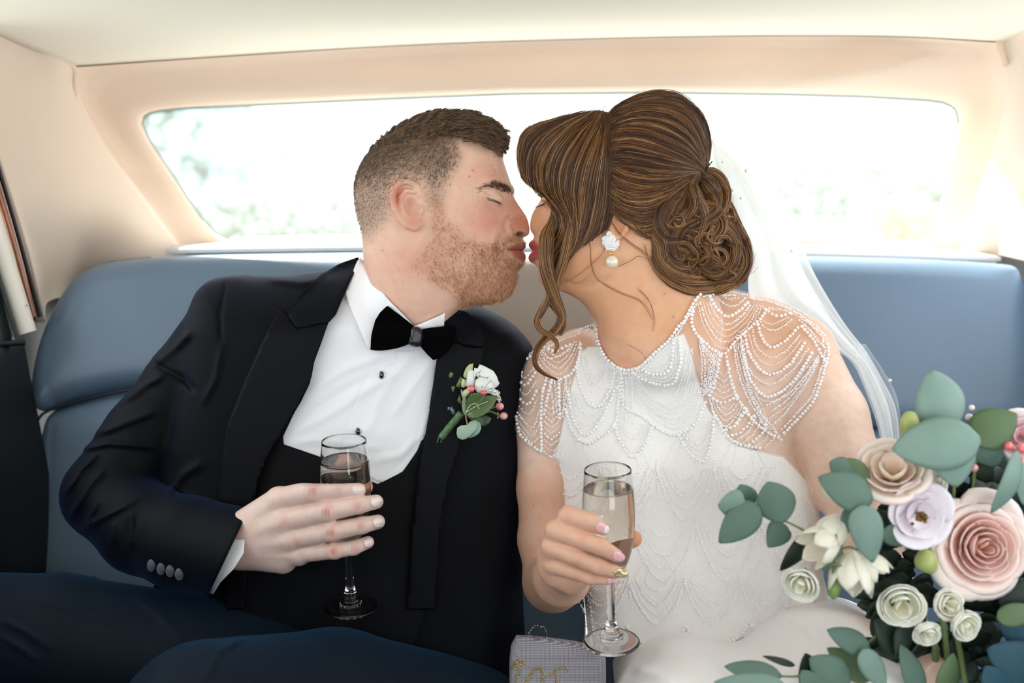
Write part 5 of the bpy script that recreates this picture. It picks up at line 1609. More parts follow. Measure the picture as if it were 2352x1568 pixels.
def hair_mat4(name):
    m, nt, b = nodes_of(name)
    N, K = nt.nodes, nt.links
    h = N.new('ShaderNodeAttribute'); h.attribute_name = 'shade'
    r = N.new('ShaderNodeValToRGB')
    e = r.color_ramp.elements
    e[0].color = (*lin('2b170b'), 1); e[1].color = (*lin('c99d6c'), 1)
    for p, c in ((.3, '4c2b16'), (.6, '7c4e2a'), (.82, 'a4743f')):
        x = e.new(p); x.color = (*lin(c), 1)
    K.new(h.outputs['Fac'], r.inputs[0]); K.new(r.outputs[0], b.inputs['Base Color'])
    b.inputs['Roughness'].default_value = .42
    b.inputs['Specular IOR Level'].default_value = .55
    b.inputs['Transmission Weight'].default_value = 0
    return m
M_bhair = hair_mat4('wavy_bronde_hair')
bh = bpy.data.objects.new('hair', None); link(bh, bride)
ho, Vhm, Qhm = sdf_obj('hair_mass', hrip, (0, -610, -125), (590, -60, 210), 3.4, M_hbase, bh, band=1.7)
bvh_hm = bvh_of(Vhm, Qhm)
HG = None
def surf_z(x, y, dz=60.0):
    a, b = cast(bvh_hm, x, y, 1e4), cast(bvh_b, x, y, 1e4)
    m = min(a, b)
    return dz if m > 9e3 else m
def guides3(gs, n, off=4.0):
    """pixel guides -> local 3-D on the hair surface, smoothed in depth"""
    out = []
    for g in gs:
        p = spline(np.array([q[:2] for q in g], float), n)
        z = np.array([surf_z(x, y, np.nan) for x, y in p])
        ok = ~np.isnan(z)
        if not ok.any(): z[:] = ZB - 20
        else: z = np.interp(np.arange(n), np.nonzero(ok)[0], z[ok])
        k = np.array([1, 2, 3, 2, 1]) / 9
        z = np.convolve(np.pad(z, 2, mode='edge'), k, 'valid')
        z = np.where(ok, z, z + 6)
        out.append(np.c_[p, z - off])
    return np.array(out)
def sheet_hair(gs, n, thick=7.0, npt=26, noise=2.2, off=3.0, wave=2.0, seed=1, clump=0.0):
    G = guides3(gs, npt, off)
    r = np.random.default_rng(seed)
    m = len(G)
    out = []
    for _ in range(n):
        u = r.uniform(0, m - 1)
        if clump: u = u * (1 - clump) + clump * (round(u * 5) / 5)
        i = min(int(u), m - 2); f = u - i
        f = f * f * (3 - 2 * f) * .3 + f * .7
        p = G[i] * (1 - f) + G[i + 1] * f
        t = np.linspace(0, 1, npt)
        ph, fq = r.uniform(0, 6.28), r.uniform(3, 8)
        dd = r.normal(0, noise, 2)[None] * (0.4 + .6 * np.sin(np.pi * t))[:, None] + (wave * r.uniform(.3, 1) * np.sin(ph + fq * t))[:, None] * np.array([[.5, .5]])
        z = p[:, 2] - thick * r.uniform(-.2, 1) ** 1 * (0.35 + .65 * abs(math.sin(u * 9.0)))
        a, b = sorted(r.uniform(0, .12, 1).tolist() + [1 - r.uniform(0, .1)])
        tr = int(u * 7) + seed * 31
        tph, tam = (tr * 2.399) % 6.28, 1.5 + (tr * .618 % 1) * 3.5
        dd = dd + (r.normal(0, 4.5, 2) + np.array([-3., 0]))[None] * np.exp(-t * 9)[:, None]
        dd = dd + (tam * np.sin(tph + t * (2 + tr % 4)) * np.sin(np.pi * t))[:, None] * np.array([[.7, .7]])
        z = z - 3.0 * math.sin(tr * 1.7)
        if r.uniform() < .06: dd = dd + r.normal(0, 5, 2)[None] * np.sin(np.pi * t)[:, None]; z = z - 4
        q = np.c_[p[:, :2] + dd, z]
        ti = np.linspace(a, b, npt)
        q = np.stack([np.interp(ti, t, q[:, k]) for k in range(3)], 1)
        out.append(Lm(q))
    return out
def lock_hair(path, w, n, thick=None, npt=24, seed=1, twist=0.8, off=2.0, z=None, noise=.9, fray=.25):
    """a rounded curl of hair: path in pixels, half width w (number or list)"""
    r = np.random.default_rng(seed)
    g = guides3([path], npt, off)[0]
    if z is not None:
        zz = np.interp(np.linspace(0, 1, npt), np.linspace(0, 1, len(z)), z)
        g[:, 2] = zz
    c = Lm(g)
    W_ = np.interp(np.linspace(0, 1, npt), np.linspace(0, 1, len(w)), w) if not np.isscalar(w) else np.full(npt, float(w))
    T_ = np.gradient(c, axis=0); T_ /= np.linalg.norm(T_, axis=1)[:, None] + 1e-9
    Zv = np.array([0, 0, -1.0])
    S_ = np.cross(T_, Zv); S_ /= np.linalg.norm(S_, axis=1)[:, None] + 1e-9
    O_ = np.cross(S_, T_)
    O_ *= np.sign(O_[:, 2:3] + 1e-9) * -1
    th = thick if thick is not None else .75
    out = []
    for _ in range(n):
        a = r.uniform(0, 2 * math.pi); rad = r.uniform(.55, 1.0)
        fr = 1 + (fray * r.uniform(-1, 2.0) * np.linspace(0, 1, npt) ** 3)
        an = a + twist * np.linspace(0, 1, npt) * 2
        q = c + S_ * (W_ * rad * fr * np.cos(an))[:, None] + O_ * (W_ * th * rad * fr * np.sin(an))[:, None]
        q = q + r.normal(0, noise, 3) * np.sin(np.linspace(0, 3.1, npt))[:, None]
        s0, s1 = r.uniform(0, .12), 1 - r.uniform(0, .3) ** 1.3
        ti = np.linspace(s0, s1, npt); t = np.linspace(0, 1, npt)
        out.append(np.stack([np.interp(ti, t, q[:, k]) for k in range(3)], 1))
    return out
front = sheet_hair([
    [(1345, 261), (1262, 279), (1208, 303), (1191, 352), (1203, 408), (1242, 438), (1268, 470), (1264, 505), (1245, 535), (1240, 568), (1246, 612)],
    [(1362, 258), (1285, 280), (1228, 318), (1212, 370), (1222, 420), (1252, 450), (1278, 482), (1276, 520), (1256, 552), (1250, 590), (1254, 640)],
    [(1374, 256), (1306, 290), (1256, 340), (1240, 395), (1250, 440), (1274, 468), (1296, 500), (1290, 540), (1264, 580), (1254, 625), (1260, 675)],
    [(1384, 255), (1330, 300), (1290, 355), (1276, 410), (1284, 455), (1304, 490), (1312, 525), (1300, 570), (1278, 615), (1268, 655), (1272, 700)],
    [(1390, 256), (1352, 310), (1322, 370), (1310, 430), (1318, 475), (1326, 512), (1320, 550), (1300, 595), (1286, 640), (1276, 680), (1284, 715)]], 5200, 11, 30, 2.0, 3, 2.5, 21, .4)
curtain = sheet_hair([
    [(1390, 257), (1352, 310), (1322, 370), (1310, 430), (1318, 480), (1322, 530), (1305, 580), (1288, 630)],
    [(1393, 258), (1370, 320), (1348, 380), (1336, 440), (1334, 490), (1326, 540), (1308, 585), (1296, 615)],
    [(1395, 260), (1384, 325), (1370, 390), (1360, 450), (1352, 500), (1338, 545), (1320, 580)],
    [(1397, 262), (1393, 330), (1386, 400), (1380, 455), (1370, 505), (1354, 545), (1340, 565)],
    [(1399, 264), (1398, 335), (1401, 400), (1406, 455), (1404, 500), (1392, 530)]], 4200, 10, 26, 2.0, 5, 2, 22, .35)
puff = sheet_hair([
    [(1400, 268), (1415, 248), (1452, 226), (1502, 213), (1552, 218), (1592, 242), (1620, 278), (1631, 325), (1626, 382)],
    [(1400, 275), (1420, 256), (1460, 240), (1510, 232), (1560, 242), (1592, 268), (1612, 308), (1622, 350), (1624, 385)],
    [(1400, 292), (1425, 274), (1470, 266), (1522, 272), (1565, 292), (1592, 320), (1610, 350), (1622, 388)],
    [(1400, 315), (1430, 300), (1480, 302), (1530, 318), (1570, 338), (1598, 362), (1620, 390)],
    [(1399, 345), (1435, 335), (1490, 345), (1540, 360), (1580, 375), (1618, 392)],
    [(1398, 375), (1440, 378), (1495, 388), (1545, 392), (1585, 392), (1616, 394)]], 6000, 11, 26, 2.2, 3, 2, 23, .45)
side = sheet_hair([
    [(1398, 365), (1440, 378), (1495, 390), (1545, 394), (1585, 394), (1616, 394)],
    [(1398, 395), (1430, 420), (1480, 432), (1530, 425), (1575, 408), (1612, 396)],
    [(1399, 425), (1430, 452), (1480, 460), (1530, 446), (1572, 420), (1608, 400)],
    [(1400, 450), (1432, 480), (1478, 490), (1525, 472), (1565, 438), (1602, 404)],
    [(1402, 478), (1438, 512), (1480, 520), (1520, 500), (1556, 462), (1596, 412)],
    [(1440, 480), (1462, 520), (1492, 545), (1525, 525), (1550, 490), (1580, 440)]], 4200, 10, 24, 2.4, 3, 2.5, 24, .4)
bun = []
for k, (path, w, n) in enumerate([
    ([(1612, 392), (1640, 402), (1658, 440), (1648, 482), (1612, 505), (1572, 520), (1548, 555), (1552, 600)], [8, 20, 22, 20, 20, 18, 14], 420),
    ([(1604, 398), (1584, 430), (1588, 470), (1566, 500), (1536, 535), (1530, 580), (1556, 612), (1600, 618)], [8, 20, 22, 20, 18, 18, 12], 420),
    ([(1632, 420), (1664, 470), (1684, 520), (1706, 570), (1706, 612), (1676, 640), (1640, 640)], [8, 18, 20, 20, 20, 18, 10], 420),
    ([(1625, 520), (1662, 522), (1684, 560), (1672, 604), (1636, 620), (1606, 604)], [8, 18, 20, 20, 18, 10], 340),
    ([(1490, 520), (1516, 556), (1520, 600), (1556, 636), (1606, 650), (1650, 648)], [10, 20, 20, 20, 18, 10], 360),
    ([(1570, 440), (1536, 466), (1512, 510), (1530, 548), (1574, 556), (1596, 588), (1576, 622)], [8, 18, 20, 20, 20, 18, 10], 340),
    ([(1606, 470), (1640, 478), (1652, 520), (1626, 556), (1634, 596), (1672, 610)], [8, 18, 20, 20, 18, 10], 320),
    ([(1592, 420), (1600, 455), (1612, 500), (1600, 545), (1612, 585)], [8, 16, 18, 16, 8], 240),
    ([(1650, 640), (1680, 650), (1706, 634), (1718, 612)], [14, 14, 12, 4], 160),
    ([(1544, 610), (1560, 642), (1600, 660), (1650, 662), (1690, 652)], [10, 14, 16, 14, 6], 240),
    ([(1606, 396), (1622, 425), (1636, 462), (1630, 505)], [10, 17, 18, 12], 300), ([(1618, 394), (1648, 430), (1668, 480), (1676, 530)], [6, 14, 16, 10], 260),
    ([(1505, 585), (1512, 615), (1540, 645), (1580, 668), (1610, 676)], [10, 12, 12, 8, 3], 200)]):
    bun += lock_hair(path, w, int(n * 1.7), .9, 22, 40 + k, 1.0, 5.0, None, 1.2)
# loose loops inside the bun
for k in range(46):
    cx, cy = rng.uniform(1545, 1700), rng.uniform(480, 640)
    if not in_poly(np.array([cx]), np.array([cy]), HM)[0]: continue
    a0 = rng.uniform(0, 6.28); rr = rng.uniform(10, 26); e = rng.uniform(.5, 1)
    path = [(cx + rr * math.cos(a0 + t), cy + rr * e * math.sin(a0 + t)) for t in np.linspace(0, rng.uniform(2.5, 5), 7)]
    bun += lock_hair(path, rng.uniform(1.5, 4.5), 22, 1, 16, 90 + k, 1.0, rng.uniform(14, 26), None, 1.5)
curls = []
zf_ = lambda *a: list(a)
curls += lock_hair([(1272, 500), (1257, 545), (1254, 600), (1262, 645), (1276, 690), (1290, 728), (1278, 756), (1252, 778), (1232, 806), (1230, 836), (1250, 858), (1282, 872)], [8, 15, 16, 16, 14, 10, 8, 6, 5, 4, 2.4, 1], 620, .8, 34, 60, 1.2, 0, [-50, -62, -66, -60, -50, -40, -36, -40, -60, -78, -84, -84], 1.2, .6)
curls += lock_hair([(1262, 640), (1262, 680), (1246, 712), (1234, 735), (1240, 756), (1262, 770), (1280, 790), (1272, 812)], [12, 10, 8, 6, 5, 4, 3, 2], 240, .8, 28, 61, 1.2, 0, [-50, -50, -44, -40, -46, -60, -76, -80], 1.2, .6)
curls += lock_hair([(1318, 490), (1306, 560), (1290, 610), (1276, 650), (1268, 690), (1284, 720), (1296, 745), (1286, 772)], [6, 14, 12, 10, 8, 6, 5, 3], 300, .8, 26, 62, 1.0, 0, [-78, -70, -62, -54, -44, -38, -36, -40], 1.2, .5)
def tendril(path, n=5, w=1.6, off=5, seed=1):
    p = spline(np.array(path, float), 40)
    z = np.array([min(cast(bvh_b, x, y, 1e3), cast(bvh_hm, x, y, 1e3), cast(bvh_g, x, y, 1e3)) for x, y in p])
    ok = z < 900
    z = np.interp(np.arange(40), np.nonzero(ok)[0], z[ok]) if ok.any() else np.full(40, -20.)
    z = np.convolve(np.pad(z, 4, mode='edge'), np.ones(9) / 9, 'valid') - off
    r = np.random.default_rng(seed)
    return [Lm(np.c_[p[:, 0] + r.normal(0, w) * np.linspace(.3, 1.4, 40) + np.sin(np.linspace(0, 5, 40) + r.uniform(0, 6)) * w * .5, p[:, 1] + r.normal(0, w * .6), z - r.uniform(0, 3)]) for _ in range(n)]
tend = []
for k, (pth, n, w) in enumerate([
    ([(1383, 423), (1386, 483), (1390, 549), (1382, 583), (1333, 627), (1294, 652)], 6, 1.2), ([(1338, 515), (1354, 562), (1357, 605), (1372, 642), (1420, 672), (1472, 694), (1500, 735)], 5, 1.3),
    ([(1398, 500), (1429, 544), (1481, 583), (1524, 618)], 5, 1.6), ([(1420, 612), (1450, 598), (1468, 588), (1500, 600)], 2, .8), ([(1462, 660), (1490, 690), (1502, 730), (1498, 760)], 2, 1.5),
    ([(1440, 790), (1470, 805), (1485, 825)], 1, 1), ([(1296, 640), (1330, 650), (1366, 620)], 2, 2), ([(1480, 560), (1500, 610), (1540, 650)], 7, 4), ([(1400, 300), (1430, 262), (1468, 262), (1478, 290)], 3, 2), ([(1405, 330), (1420, 300), (1440, 270)], 3, 2),
    ([(1440, 330), (1470, 350), (1480, 380)], 2, 3), ([(1402, 265), (1398, 330), (1404, 400), (1398, 470)], 10, 3), ([(1365, 270), (1360, 360), (1372, 440), (1384, 520)], 8, 3)]):
    tend += tendril(pth, n, w, 6, 200 + k)
# fly-away strands along the silhouette
fly = []
for k in range(220):
    i = rng.integers(0, len(HM)); a = np.array(HM[i], float)
    if a[1] > 470 and a[0] < 1480: continue
    a += rng.normal(0, 6, 2); d = a - np.array([1470, 430.]); d /= np.linalg.norm(d); t = np.array([-d[1], d[0]]) * rng.choice([-1, 1])
    ln = rng.uniform(12, 34)
    p = spline([a - d * 6, a + d * 3 + t * ln * .4, a + d * rng.uniform(-2, 9) + t * ln], 10)
    fly.append(Lm(np.c_[p, np.full(10, ZB + rng.normal(0, 12))]))
for nm, st, r0 in (('front_fringe', front, .46), ('side_curtain', curtain, .45), ('crown_puff', puff, .46), ('swept_side', side, .45), ('curled_bun', bun, .45), ('front_curl', curls, .4), ('tendrils', tend, .5), ('fine_strands', fly, .35)):
    hair_obj(nm, st, M_bhair, bh, r0, .25)
# hair pin
V, F = tube([L(1612, 402, -32), L(1622, 388, -36), L(1636, 370, -30)], [1.2, 1.6, 1.2], 6)
lobj('hair_pin', V, F, mat('black_hair_pin', '101010', .3, metal=.6), bride)

# ------------------------------------------------------------------ earring
ear = thing('earring', 'pearl drop earring with a cluster of white beads below her ear', 'earring', loc=Wd([L(1404, 560, -75)])[0])
ze = cast(bvh_b, 1404, 552, -70)
C, rr = [], []
for k in range(260):
    a, b = rng.uniform(0, 6.28), math.sqrt(rng.uniform(0, 1))
    C.append(L(1403 + 19 * b * math.cos(a), 553 + 22 * b * math.sin(a), ze - 5 - 9 * (1 - b * b) - rng.uniform(0, 3))); rr.append(rng.uniform(2.2, 3.6))
o = lobj('bead_cluster', *beads(C, rr, ICO1), M_bead, ear); tag(o, kind='stuff')
V, F = tube([L(1404, 570, ze - 5), L(1405, 578, ze - 8), L(1405, 588, ze - 9)], [1.4, 1.4, 1.6], 8)
lobj('gold_link', V, F, mat('gold_metal', 'd8ac58', .2, metal=1), ear)
a = np.linspace(0, 2 * math.pi, 20)
c = np.array(L(1405, 582, ze - 9)); V, F = tube(np.stack([c[0] + 4 * np.cos(a), c[1] + 4 * np.sin(a), c[2] + 0 * a], 1), 1.1, 6, False)
lobj('gold_ring', V, F, bpy.data.materials['gold_metal'], ear)
V, F = beads([L(1405.5, 601, ze - 12)], 14.2, ICO3)
lobj('pearl', V, F, mat('cream_pearl', 'eee3d2', .16, coat=1, spec=.7, sss=.1), ear)

# ------------------------------------------------------------------ veil
veil = thing('veil', 'sheer white tulle veil with pearls falling behind her shoulder', 'veil', loc=Wd([L(1640, 350, 60)])[0])
M_veil = sheer('white_veil_tulle', 'fdfefe', 0.6)
M_veil2 = sheer('white_veil_edge', 'fdfefe', 0.16)
LE = [(1628, 322, 48), (1632, 370, 44), (1648, 430, 40), (1668, 500, 36), (1694, 560, 40), (1716, 612, 60), (1722, 680, 130), (1760, 720, 190), (1840, 745, 215), (1900, 790, 215), (1955, 830, 210), (1985, 890, 205), (2010, 960, 200), (2030, 1040, 190)]
RE = [(1640, 318, 70), (1690, 330, 80), (1730, 358, 90), (1768, 402, 110), (1800, 462, 140), (1830, 530, 170), (1862, 610, 200), (1900, 680, 225), (1945, 750, 240), (1988, 805, 250), (2020, 860, 255), (2048, 912, 255), (2062, 960, 250), (2068, 1040, 240)]
def veil_sheet(LEp, REp, nm, m, amp, ph, nfold):
    nu, nv = 70, 40
    a, b = spline(LEp, nu), spline(REp, nu)
    V = []
    for i in range(nu):
        for j in range(nv):
            v = j / (nv - 1)
            p = a[i] * (1 - v) + b[i] * v
            am = amp * min(1, i / 14) * math.sin(math.pi * v) ** .5 if 0 < v < 1 else 0
            V.append(L(p[0] + am * .12 * math.sin(v * nfold * 6.28 * .5 + ph + i * .05), p[1], p[2] + am * math.sin(v * nfold * 6.28 + ph + i * .03) + am * .8 * math.sin(math.pi * v)))
    F = [[i * nv + j, (i + 1) * nv + j, (i + 1) * nv + j + 1, i * nv + j + 1] for i in range(nu - 1) for j in range(nv - 1)]
    lobj(nm, V, F, m, veil)
veil_sheet(LE, RE, 'tulle_layer', M_veil, 14, 0.4, 2.5)
LE2 = [(p[0] + 4, p[1] + 2, p[2] + 34) for p in LE]; RE2 = [(p[0] - 8 - 10 * min(1, i / 5), p[1] + 8, p[2] + 24) for i, p in enumerate(RE)]
veil_sheet(LE2, RE2, 'tulle_layer', M_veil, 18, 2.0, 3.5)
LE3 = [(p[0] + 10, p[1], p[2] + 60) for p in LE]; RE3 = [(p[0] - 22, p[1] + 14, p[2] + 40) for i, p in enumerate(RE)]
veil_sheet(LE3, RE3, 'tulle_layer', M_veil, 20, 4.0, 3.0)
LE4 = [(1960, 790, 205), (1975, 850, 200), (1996, 905, 200), (2016, 960, 195), (2034, 1040, 190)]; RE4 = [(1988, 790, 245), (2028, 850, 250), (2056, 900, 250), (2068, 955, 245), (2072, 1040, 240)]
veil_sheet(LE4, RE4, 'tulle_layer', M_veil2, 10, 1.0, 1.5)
bvh_v = None
for px, py, r_ in ((1714, 392, 4), (1682, 437, 4), (1702, 455, 3), (1748, 594, 4), (1818, 576, 4), (2044, 874, 5), (1660, 372, 2.5)):
    i = np.argmin([abs(q[1] - py) for q in RE]); za = min(LE[i][2], RE[i][2]) - 8
    t = np.clip((px - LE[i][0]) / max(1, RE[i][0] - LE[i][0]), 0, 1)
    z = LE[i][2] * (1 - t) + RE[i][2] * t - 14
    V, F = beads([L(px, py, z)], r_ * (1 + z / FPX), ICO2)
    lobj('veil_pearl', V, F, bpy.data.materials['cream_pearl'], veil)

# ================================================================== champagne flutes
M_crystal = mat('clear_glass', (1, 1, 1), 0.0, trans=1.0, ior=1.48)
M_champ = mat('pale_champagne', (0.97, 0.94, 0.84), 0.0, trans=1.0, ior=1.335)
def flute(px, py, z, ytop, label, scale_r, level, tilt):
    base = Wd([L(px, py, z)])[0]
    lo_, hi_ = 0.1, 0.35
    for _ in range(40):
        h = (lo_ + hi_) / 2
        q = toL(base + np.array([0, 0, h])); y = proj(q)[1][0]
        if y > ytop: lo_ = h
        else: hi_ = h
    H_ = h
    root = thing('champagne_flute', label, 'glass', loc=base)
    mm = 0.001 * scale_r
    def prof(lst): return [(r * mm, f * H_) for f, r in lst]
    bowl_o = [(.36, 5.3), (.375, 6.5), (.39, 9.5), (.41, 14), (.46, 20), (.53, 25.4), (.62, 29.2), (.72, 30.7), (.82, 30.4), (.92, 29), (.995, 27.4)]
    fo = spline(prof(bowl_o), 50)
    inner = [(max(r - .0011, 0.0), z_) for r, z_ in spline(prof([(.415, .5), (.42, 8), (.435, 14.5), (.47, 20.4), (.53, 25.4), (.62, 29.2), (.72, 30.7), (.82, 30.4), (.92, 29), (.995, 27.4)]), 44)]
    rim = [(fo[-1][0] - .0003, fo[-1][1] + .0006), (fo[-1][0] - .0008, fo[-1][1] + .0006)]
    P = [(0.00001, fo[0][1])] + [tuple(q) for q in fo] + rim + inner[::-1] + [(0.00001, inner[0][1])]
    V, F = lathe(P, 64, base); raw_obj('bowl', V, F, M_crystal, root)
    st = spline(prof([(.362, 5.3), (.30, 5.0), (.24, 4.6), (.18, 4.8), (.14, 5.4), (.115, 6.4), (.095, 7.6), (.08, 8.6)]), 30)
    V, F = lathe([(0.00001, st[0][1])] + [tuple(q) for q in st] + [(0.00001, st[-1][1])], 40, base); raw_obj('stem', V, F[:], M_crystal, root)
    ft = [(0.00001, .079 * H_)] + [tuple(q) for q in spline(prof([(.079, 8.6), (.070, 9.2), (.062, 11.5), (.052, 13.2), (.042, 13.0), (.034, 13.4), (.028, 17), (.022, 24), (.016, 30), (.010, 33.4), (.004, 33.8), (.0, 33.2)]), 50)] + [(28 * mm, .001), (0.00001, .003)]
    V, F = lathe(ft, 72, base); raw_obj('foot', V, F, M_crystal, root)
    lv = level * H_
    liq = [q for q in inner if q[1] < lv]
    liq = [(max(r + .00025, .0001), z_ - (.0002 if i == 0 else 0)) for i, (r, z_) in enumerate(liq)]
    rl = np.interp(lv, [q[1] for q in inner], [q[0] for q in inner]) + .00025
    V, F = lathe([(0.00001, liq[0][1])] + liq + [(rl, lv + .0004), (rl - .0008, lv - .0002), (rl * .8, lv - .0004), (0.00001, lv - .0004)], 64, base)
    raw_obj('champagne', V, F, M_champ, root)
    # bubbles along the wall
    r = np.random.default_rng(int(px)); C = []
    for _ in range(150):
        a = r.uniform(0, 6.28); zz = r.uniform(.45, level) * H_
        rr = np.interp(zz, [q[1] for q in inner], [q[0] for q in inner]) * math.sqrt(r.uniform(.02, .9))
        C.append(base + np.array([rr * math.cos(a), rr * math.sin(a), zz]))
    for k in range(110):
        a = k / 110 * 6.28; C.append(base + np.array([(rl - .0012) * math.cos(a), (rl - .0012) * math.sin(a), lv - .0005]))
    V, F = beads(C, r.uniform(.0002, .00045, len(C)), ICO1)
    tag(raw_obj('bubbles', V, F, mat('bubble', (1, 1, 1), 0.05, spec=.8), root), kind='stuff')
    root.rotation_euler = (0, R(tilt), 0)
    return root
flute(806, 1394, -62, 1010, 'champagne flute in the hand of the man, in front of the black waistcoat', 1.0, .885, -0.3)
flute(1405, 1475, -176, 1076, 'champagne flute in the hand of the woman, in front of the white gown', 1.0, .89, -2.4)

# ================================================================== clutch purse
pur = thing('clutch_purse', 'silver grey woven clutch with gold crystal lettering at the lower edge', 'purse', loc=Wd([L(1280, 1600, -120)])[0])
PZ = -120
PP = [(1186, 1464), (1240, 1467), (1320, 1477), (1384, 1491), (1391, 1508), (1391, 1540), (1384, 1760), (1172, 1760), (1170, 1520), (1173, 1486)]
def pzc(x, y): return PZ - 0.25 * (y - 700)
f_p, pl_p = inflate(smooth_some(PP), PZ, pzc, 26, 22, 2.0)
def M_weave():
    m, nt, b = nodes_of('woven_silver_fabric')
    N, K = nt.nodes, nt.links
    tc = N.new('ShaderNodeTexCoord'); a = []
    for d in ('X', 'Z'):
        w = N.new('ShaderNodeTexWave'); w.wave_type = 'BANDS'; w.bands_direction = d; w.inputs['Scale'].default_value = 190; w.inputs['Distortion'].default_value = .4
        K.new(tc.outputs['Object'], w.inputs['Vector']); a.append(w)
    mu = N.new('ShaderNodeMath'); mu.operation = 'MULTIPLY'; K.new(a[0].outputs['Fac'], mu.inputs[0]); K.new(a[1].outputs['Fac'], mu.inputs[1])
    mx = N.new('ShaderNodeMix'); mx.data_type = 'RGBA'; mx.inputs['A'].default_value = (*lin('77747f'), 1); mx.inputs['B'].default_value = (*lin('e4e2ea'), 1)
    K.new(mu.outputs[0], mx.inputs['Factor']); K.new(mx.outputs['Result'], b.inputs['Base Color'])
    bp = N.new('ShaderNodeBump'); bp.inputs['Strength'].default_value = .7; bp.inputs['Distance'].default_value = .001
    K.new(mu.outputs[0], bp.inputs['Height']); K.new(bp.outputs['Normal'], b.inputs['Normal'])
    b.inputs['Roughness'].default_value = .55
    return m
po, Vp, Qp = sdf_obj('purse_body', f_p, np.r_[pl_p.min(0) - 10, -330], np.r_[pl_p.max(0) + 10, 0], 3.0, M_weave(), pur, band=2)
bvh_p = bvh_of(Vp, Qp)
GEM = (np.array([(1, 0, 0), (.5, .87, 0), (-.5, .87, 0), (-1, 0, 0), (-.5, -.87, 0), (.5, -.87, 0), (0, 0, -.7), (0, 0, .4)], float), [[0, 1, 6], [1, 2, 6], [2, 3, 6], [3, 4, 6], [4, 5, 6], [5, 0, 6], [1, 0, 7], [2, 1, 7], [3, 2, 7], [4, 3, 7], [5, 4, 7], [0, 5, 7]])
C, rr = [], []
for pth, w in (([(1175, 1530), (1184, 1522), (1196, 1514), (1198, 1524), (1193, 1540), (1188, 1554), (1188, 1580)], 4), ([(1176, 1536), (1186, 1528), (1197, 1525)], 3), ([(1192, 1600), (1208, 1567), (1217, 1556), (1227, 1537), (1236, 1535), (1247, 1543), (1246, 1560), (1244, 1590)], 3.4), ([(1254, 1552), (1270, 1545), (1279, 1537), (1292, 1533), (1301, 1535), (1304, 1542)], 3), ([(1276, 1541), (1277, 1555), (1280, 1568), (1276, 1590)], 3)):
    p = spline(np.array(pth, float), 60); s = np.r_[0, np.cumsum(np.linalg.norm(np.diff(p, axis=0), axis=1))]
    n = int(s[-1] * 1.3)
    for t in np.linspace(0, s[-1], n):
        x = np.interp(t, s, p[:, 0]) + rng.normal(0, w * .6); y = np.interp(t, s, p[:, 1]) + rng.normal(0, w * .4)
        C.append(L(x, y, cast(bvh_p, x, y, -150) - 1.2)); rr.append(rng.uniform(1.2, 2.1))
tag(lobj('crystal_lettering', *beads(C, rr, GEM), mat('gold_crystal', 'dcc9a0', .08, metal=.85), pur, False), kind='stuff')
hp = [L(1216, 1462, -110), L(1217, 1450, -108), L(1224, 1441, -106), L(1236, 1436, -106), L(1248, 1440, -106), L(1254, 1449, -108), L(1255, 1462, -110), L(1252, 1475, -112)]
V, F = tube(spline(hp, 40), 2.0, 8); lobj('handle_loop', V, F, M_black, pur)
q = spline(hp, 26); q[:, 2] -= 2.5
tag(lobj('handle_crystals', *beads(q + rng.normal(0, 1, q.shape), rng.uniform(1.1, 1.9, len(q)), GEM), mat('clear_crystal', 'dfe6ee', .05, metal=.9), pur, False), kind='stuff')

# ================================================================== leaves and petals
def leaf_mat(name, c, back=None, rough=.5, spec=.4):
    return mat(name, c, rough, var=(26, .5, back or c), bump=(120, .15, .002), spec=spec)
def leaf_mesh(base, tip, width, nrm=(0, 0, -1), cup=.25, bend=.12, nu=13, nv=9, blunt=.75, fold=.5, wav=0.0):
    b, t = np.array(base, float), np.array(tip, float)
    ax = t - b; ln = np.linalg.norm(ax); ax /= ln
    n = np.array(nrm, float); n -= ax * (n @ ax); n /= np.linalg.norm(n)
    s = np.cross(ax, n)
    V = []
    for i in range(nu):
        u = i / (nu - 1)
        w = width * max(math.sin(math.pi * min(1, u ** blunt * .98 + .015)), 0.02) ** .72
        for j in range(nv):
            v = -1 + 2 * j / (nv - 1)
            h = -cup * w * (abs(v) ** 1.4) * 1.0 + bend * ln * math.sin(math.pi * u) * .5 - fold * 2.0 * math.exp(-(v * 4) ** 2) + wav * math.sin(u * 9 + v * 2) * abs(v)
            V.append(b + ax * ln * u + s * w * v + n * h)
    F = [[i * nv + j, (i + 1) * nv + j, (i + 1) * nv + j + 1, i * nv + j + 1] for i in range(nu - 1) for j in range(nv - 1)]
    return np.array(V), F
def leaf(name, base, tip, width, m, parent, thick=.0006, **k):
    V, F = leaf_mesh(L(*base), L(*tip), width, **k)
    o = lobj(name, V, F, m, parent)
    s = o.modifiers.new('thickness', 'SOLIDIFY'); s.thickness = thick; s.offset = 0
    return o
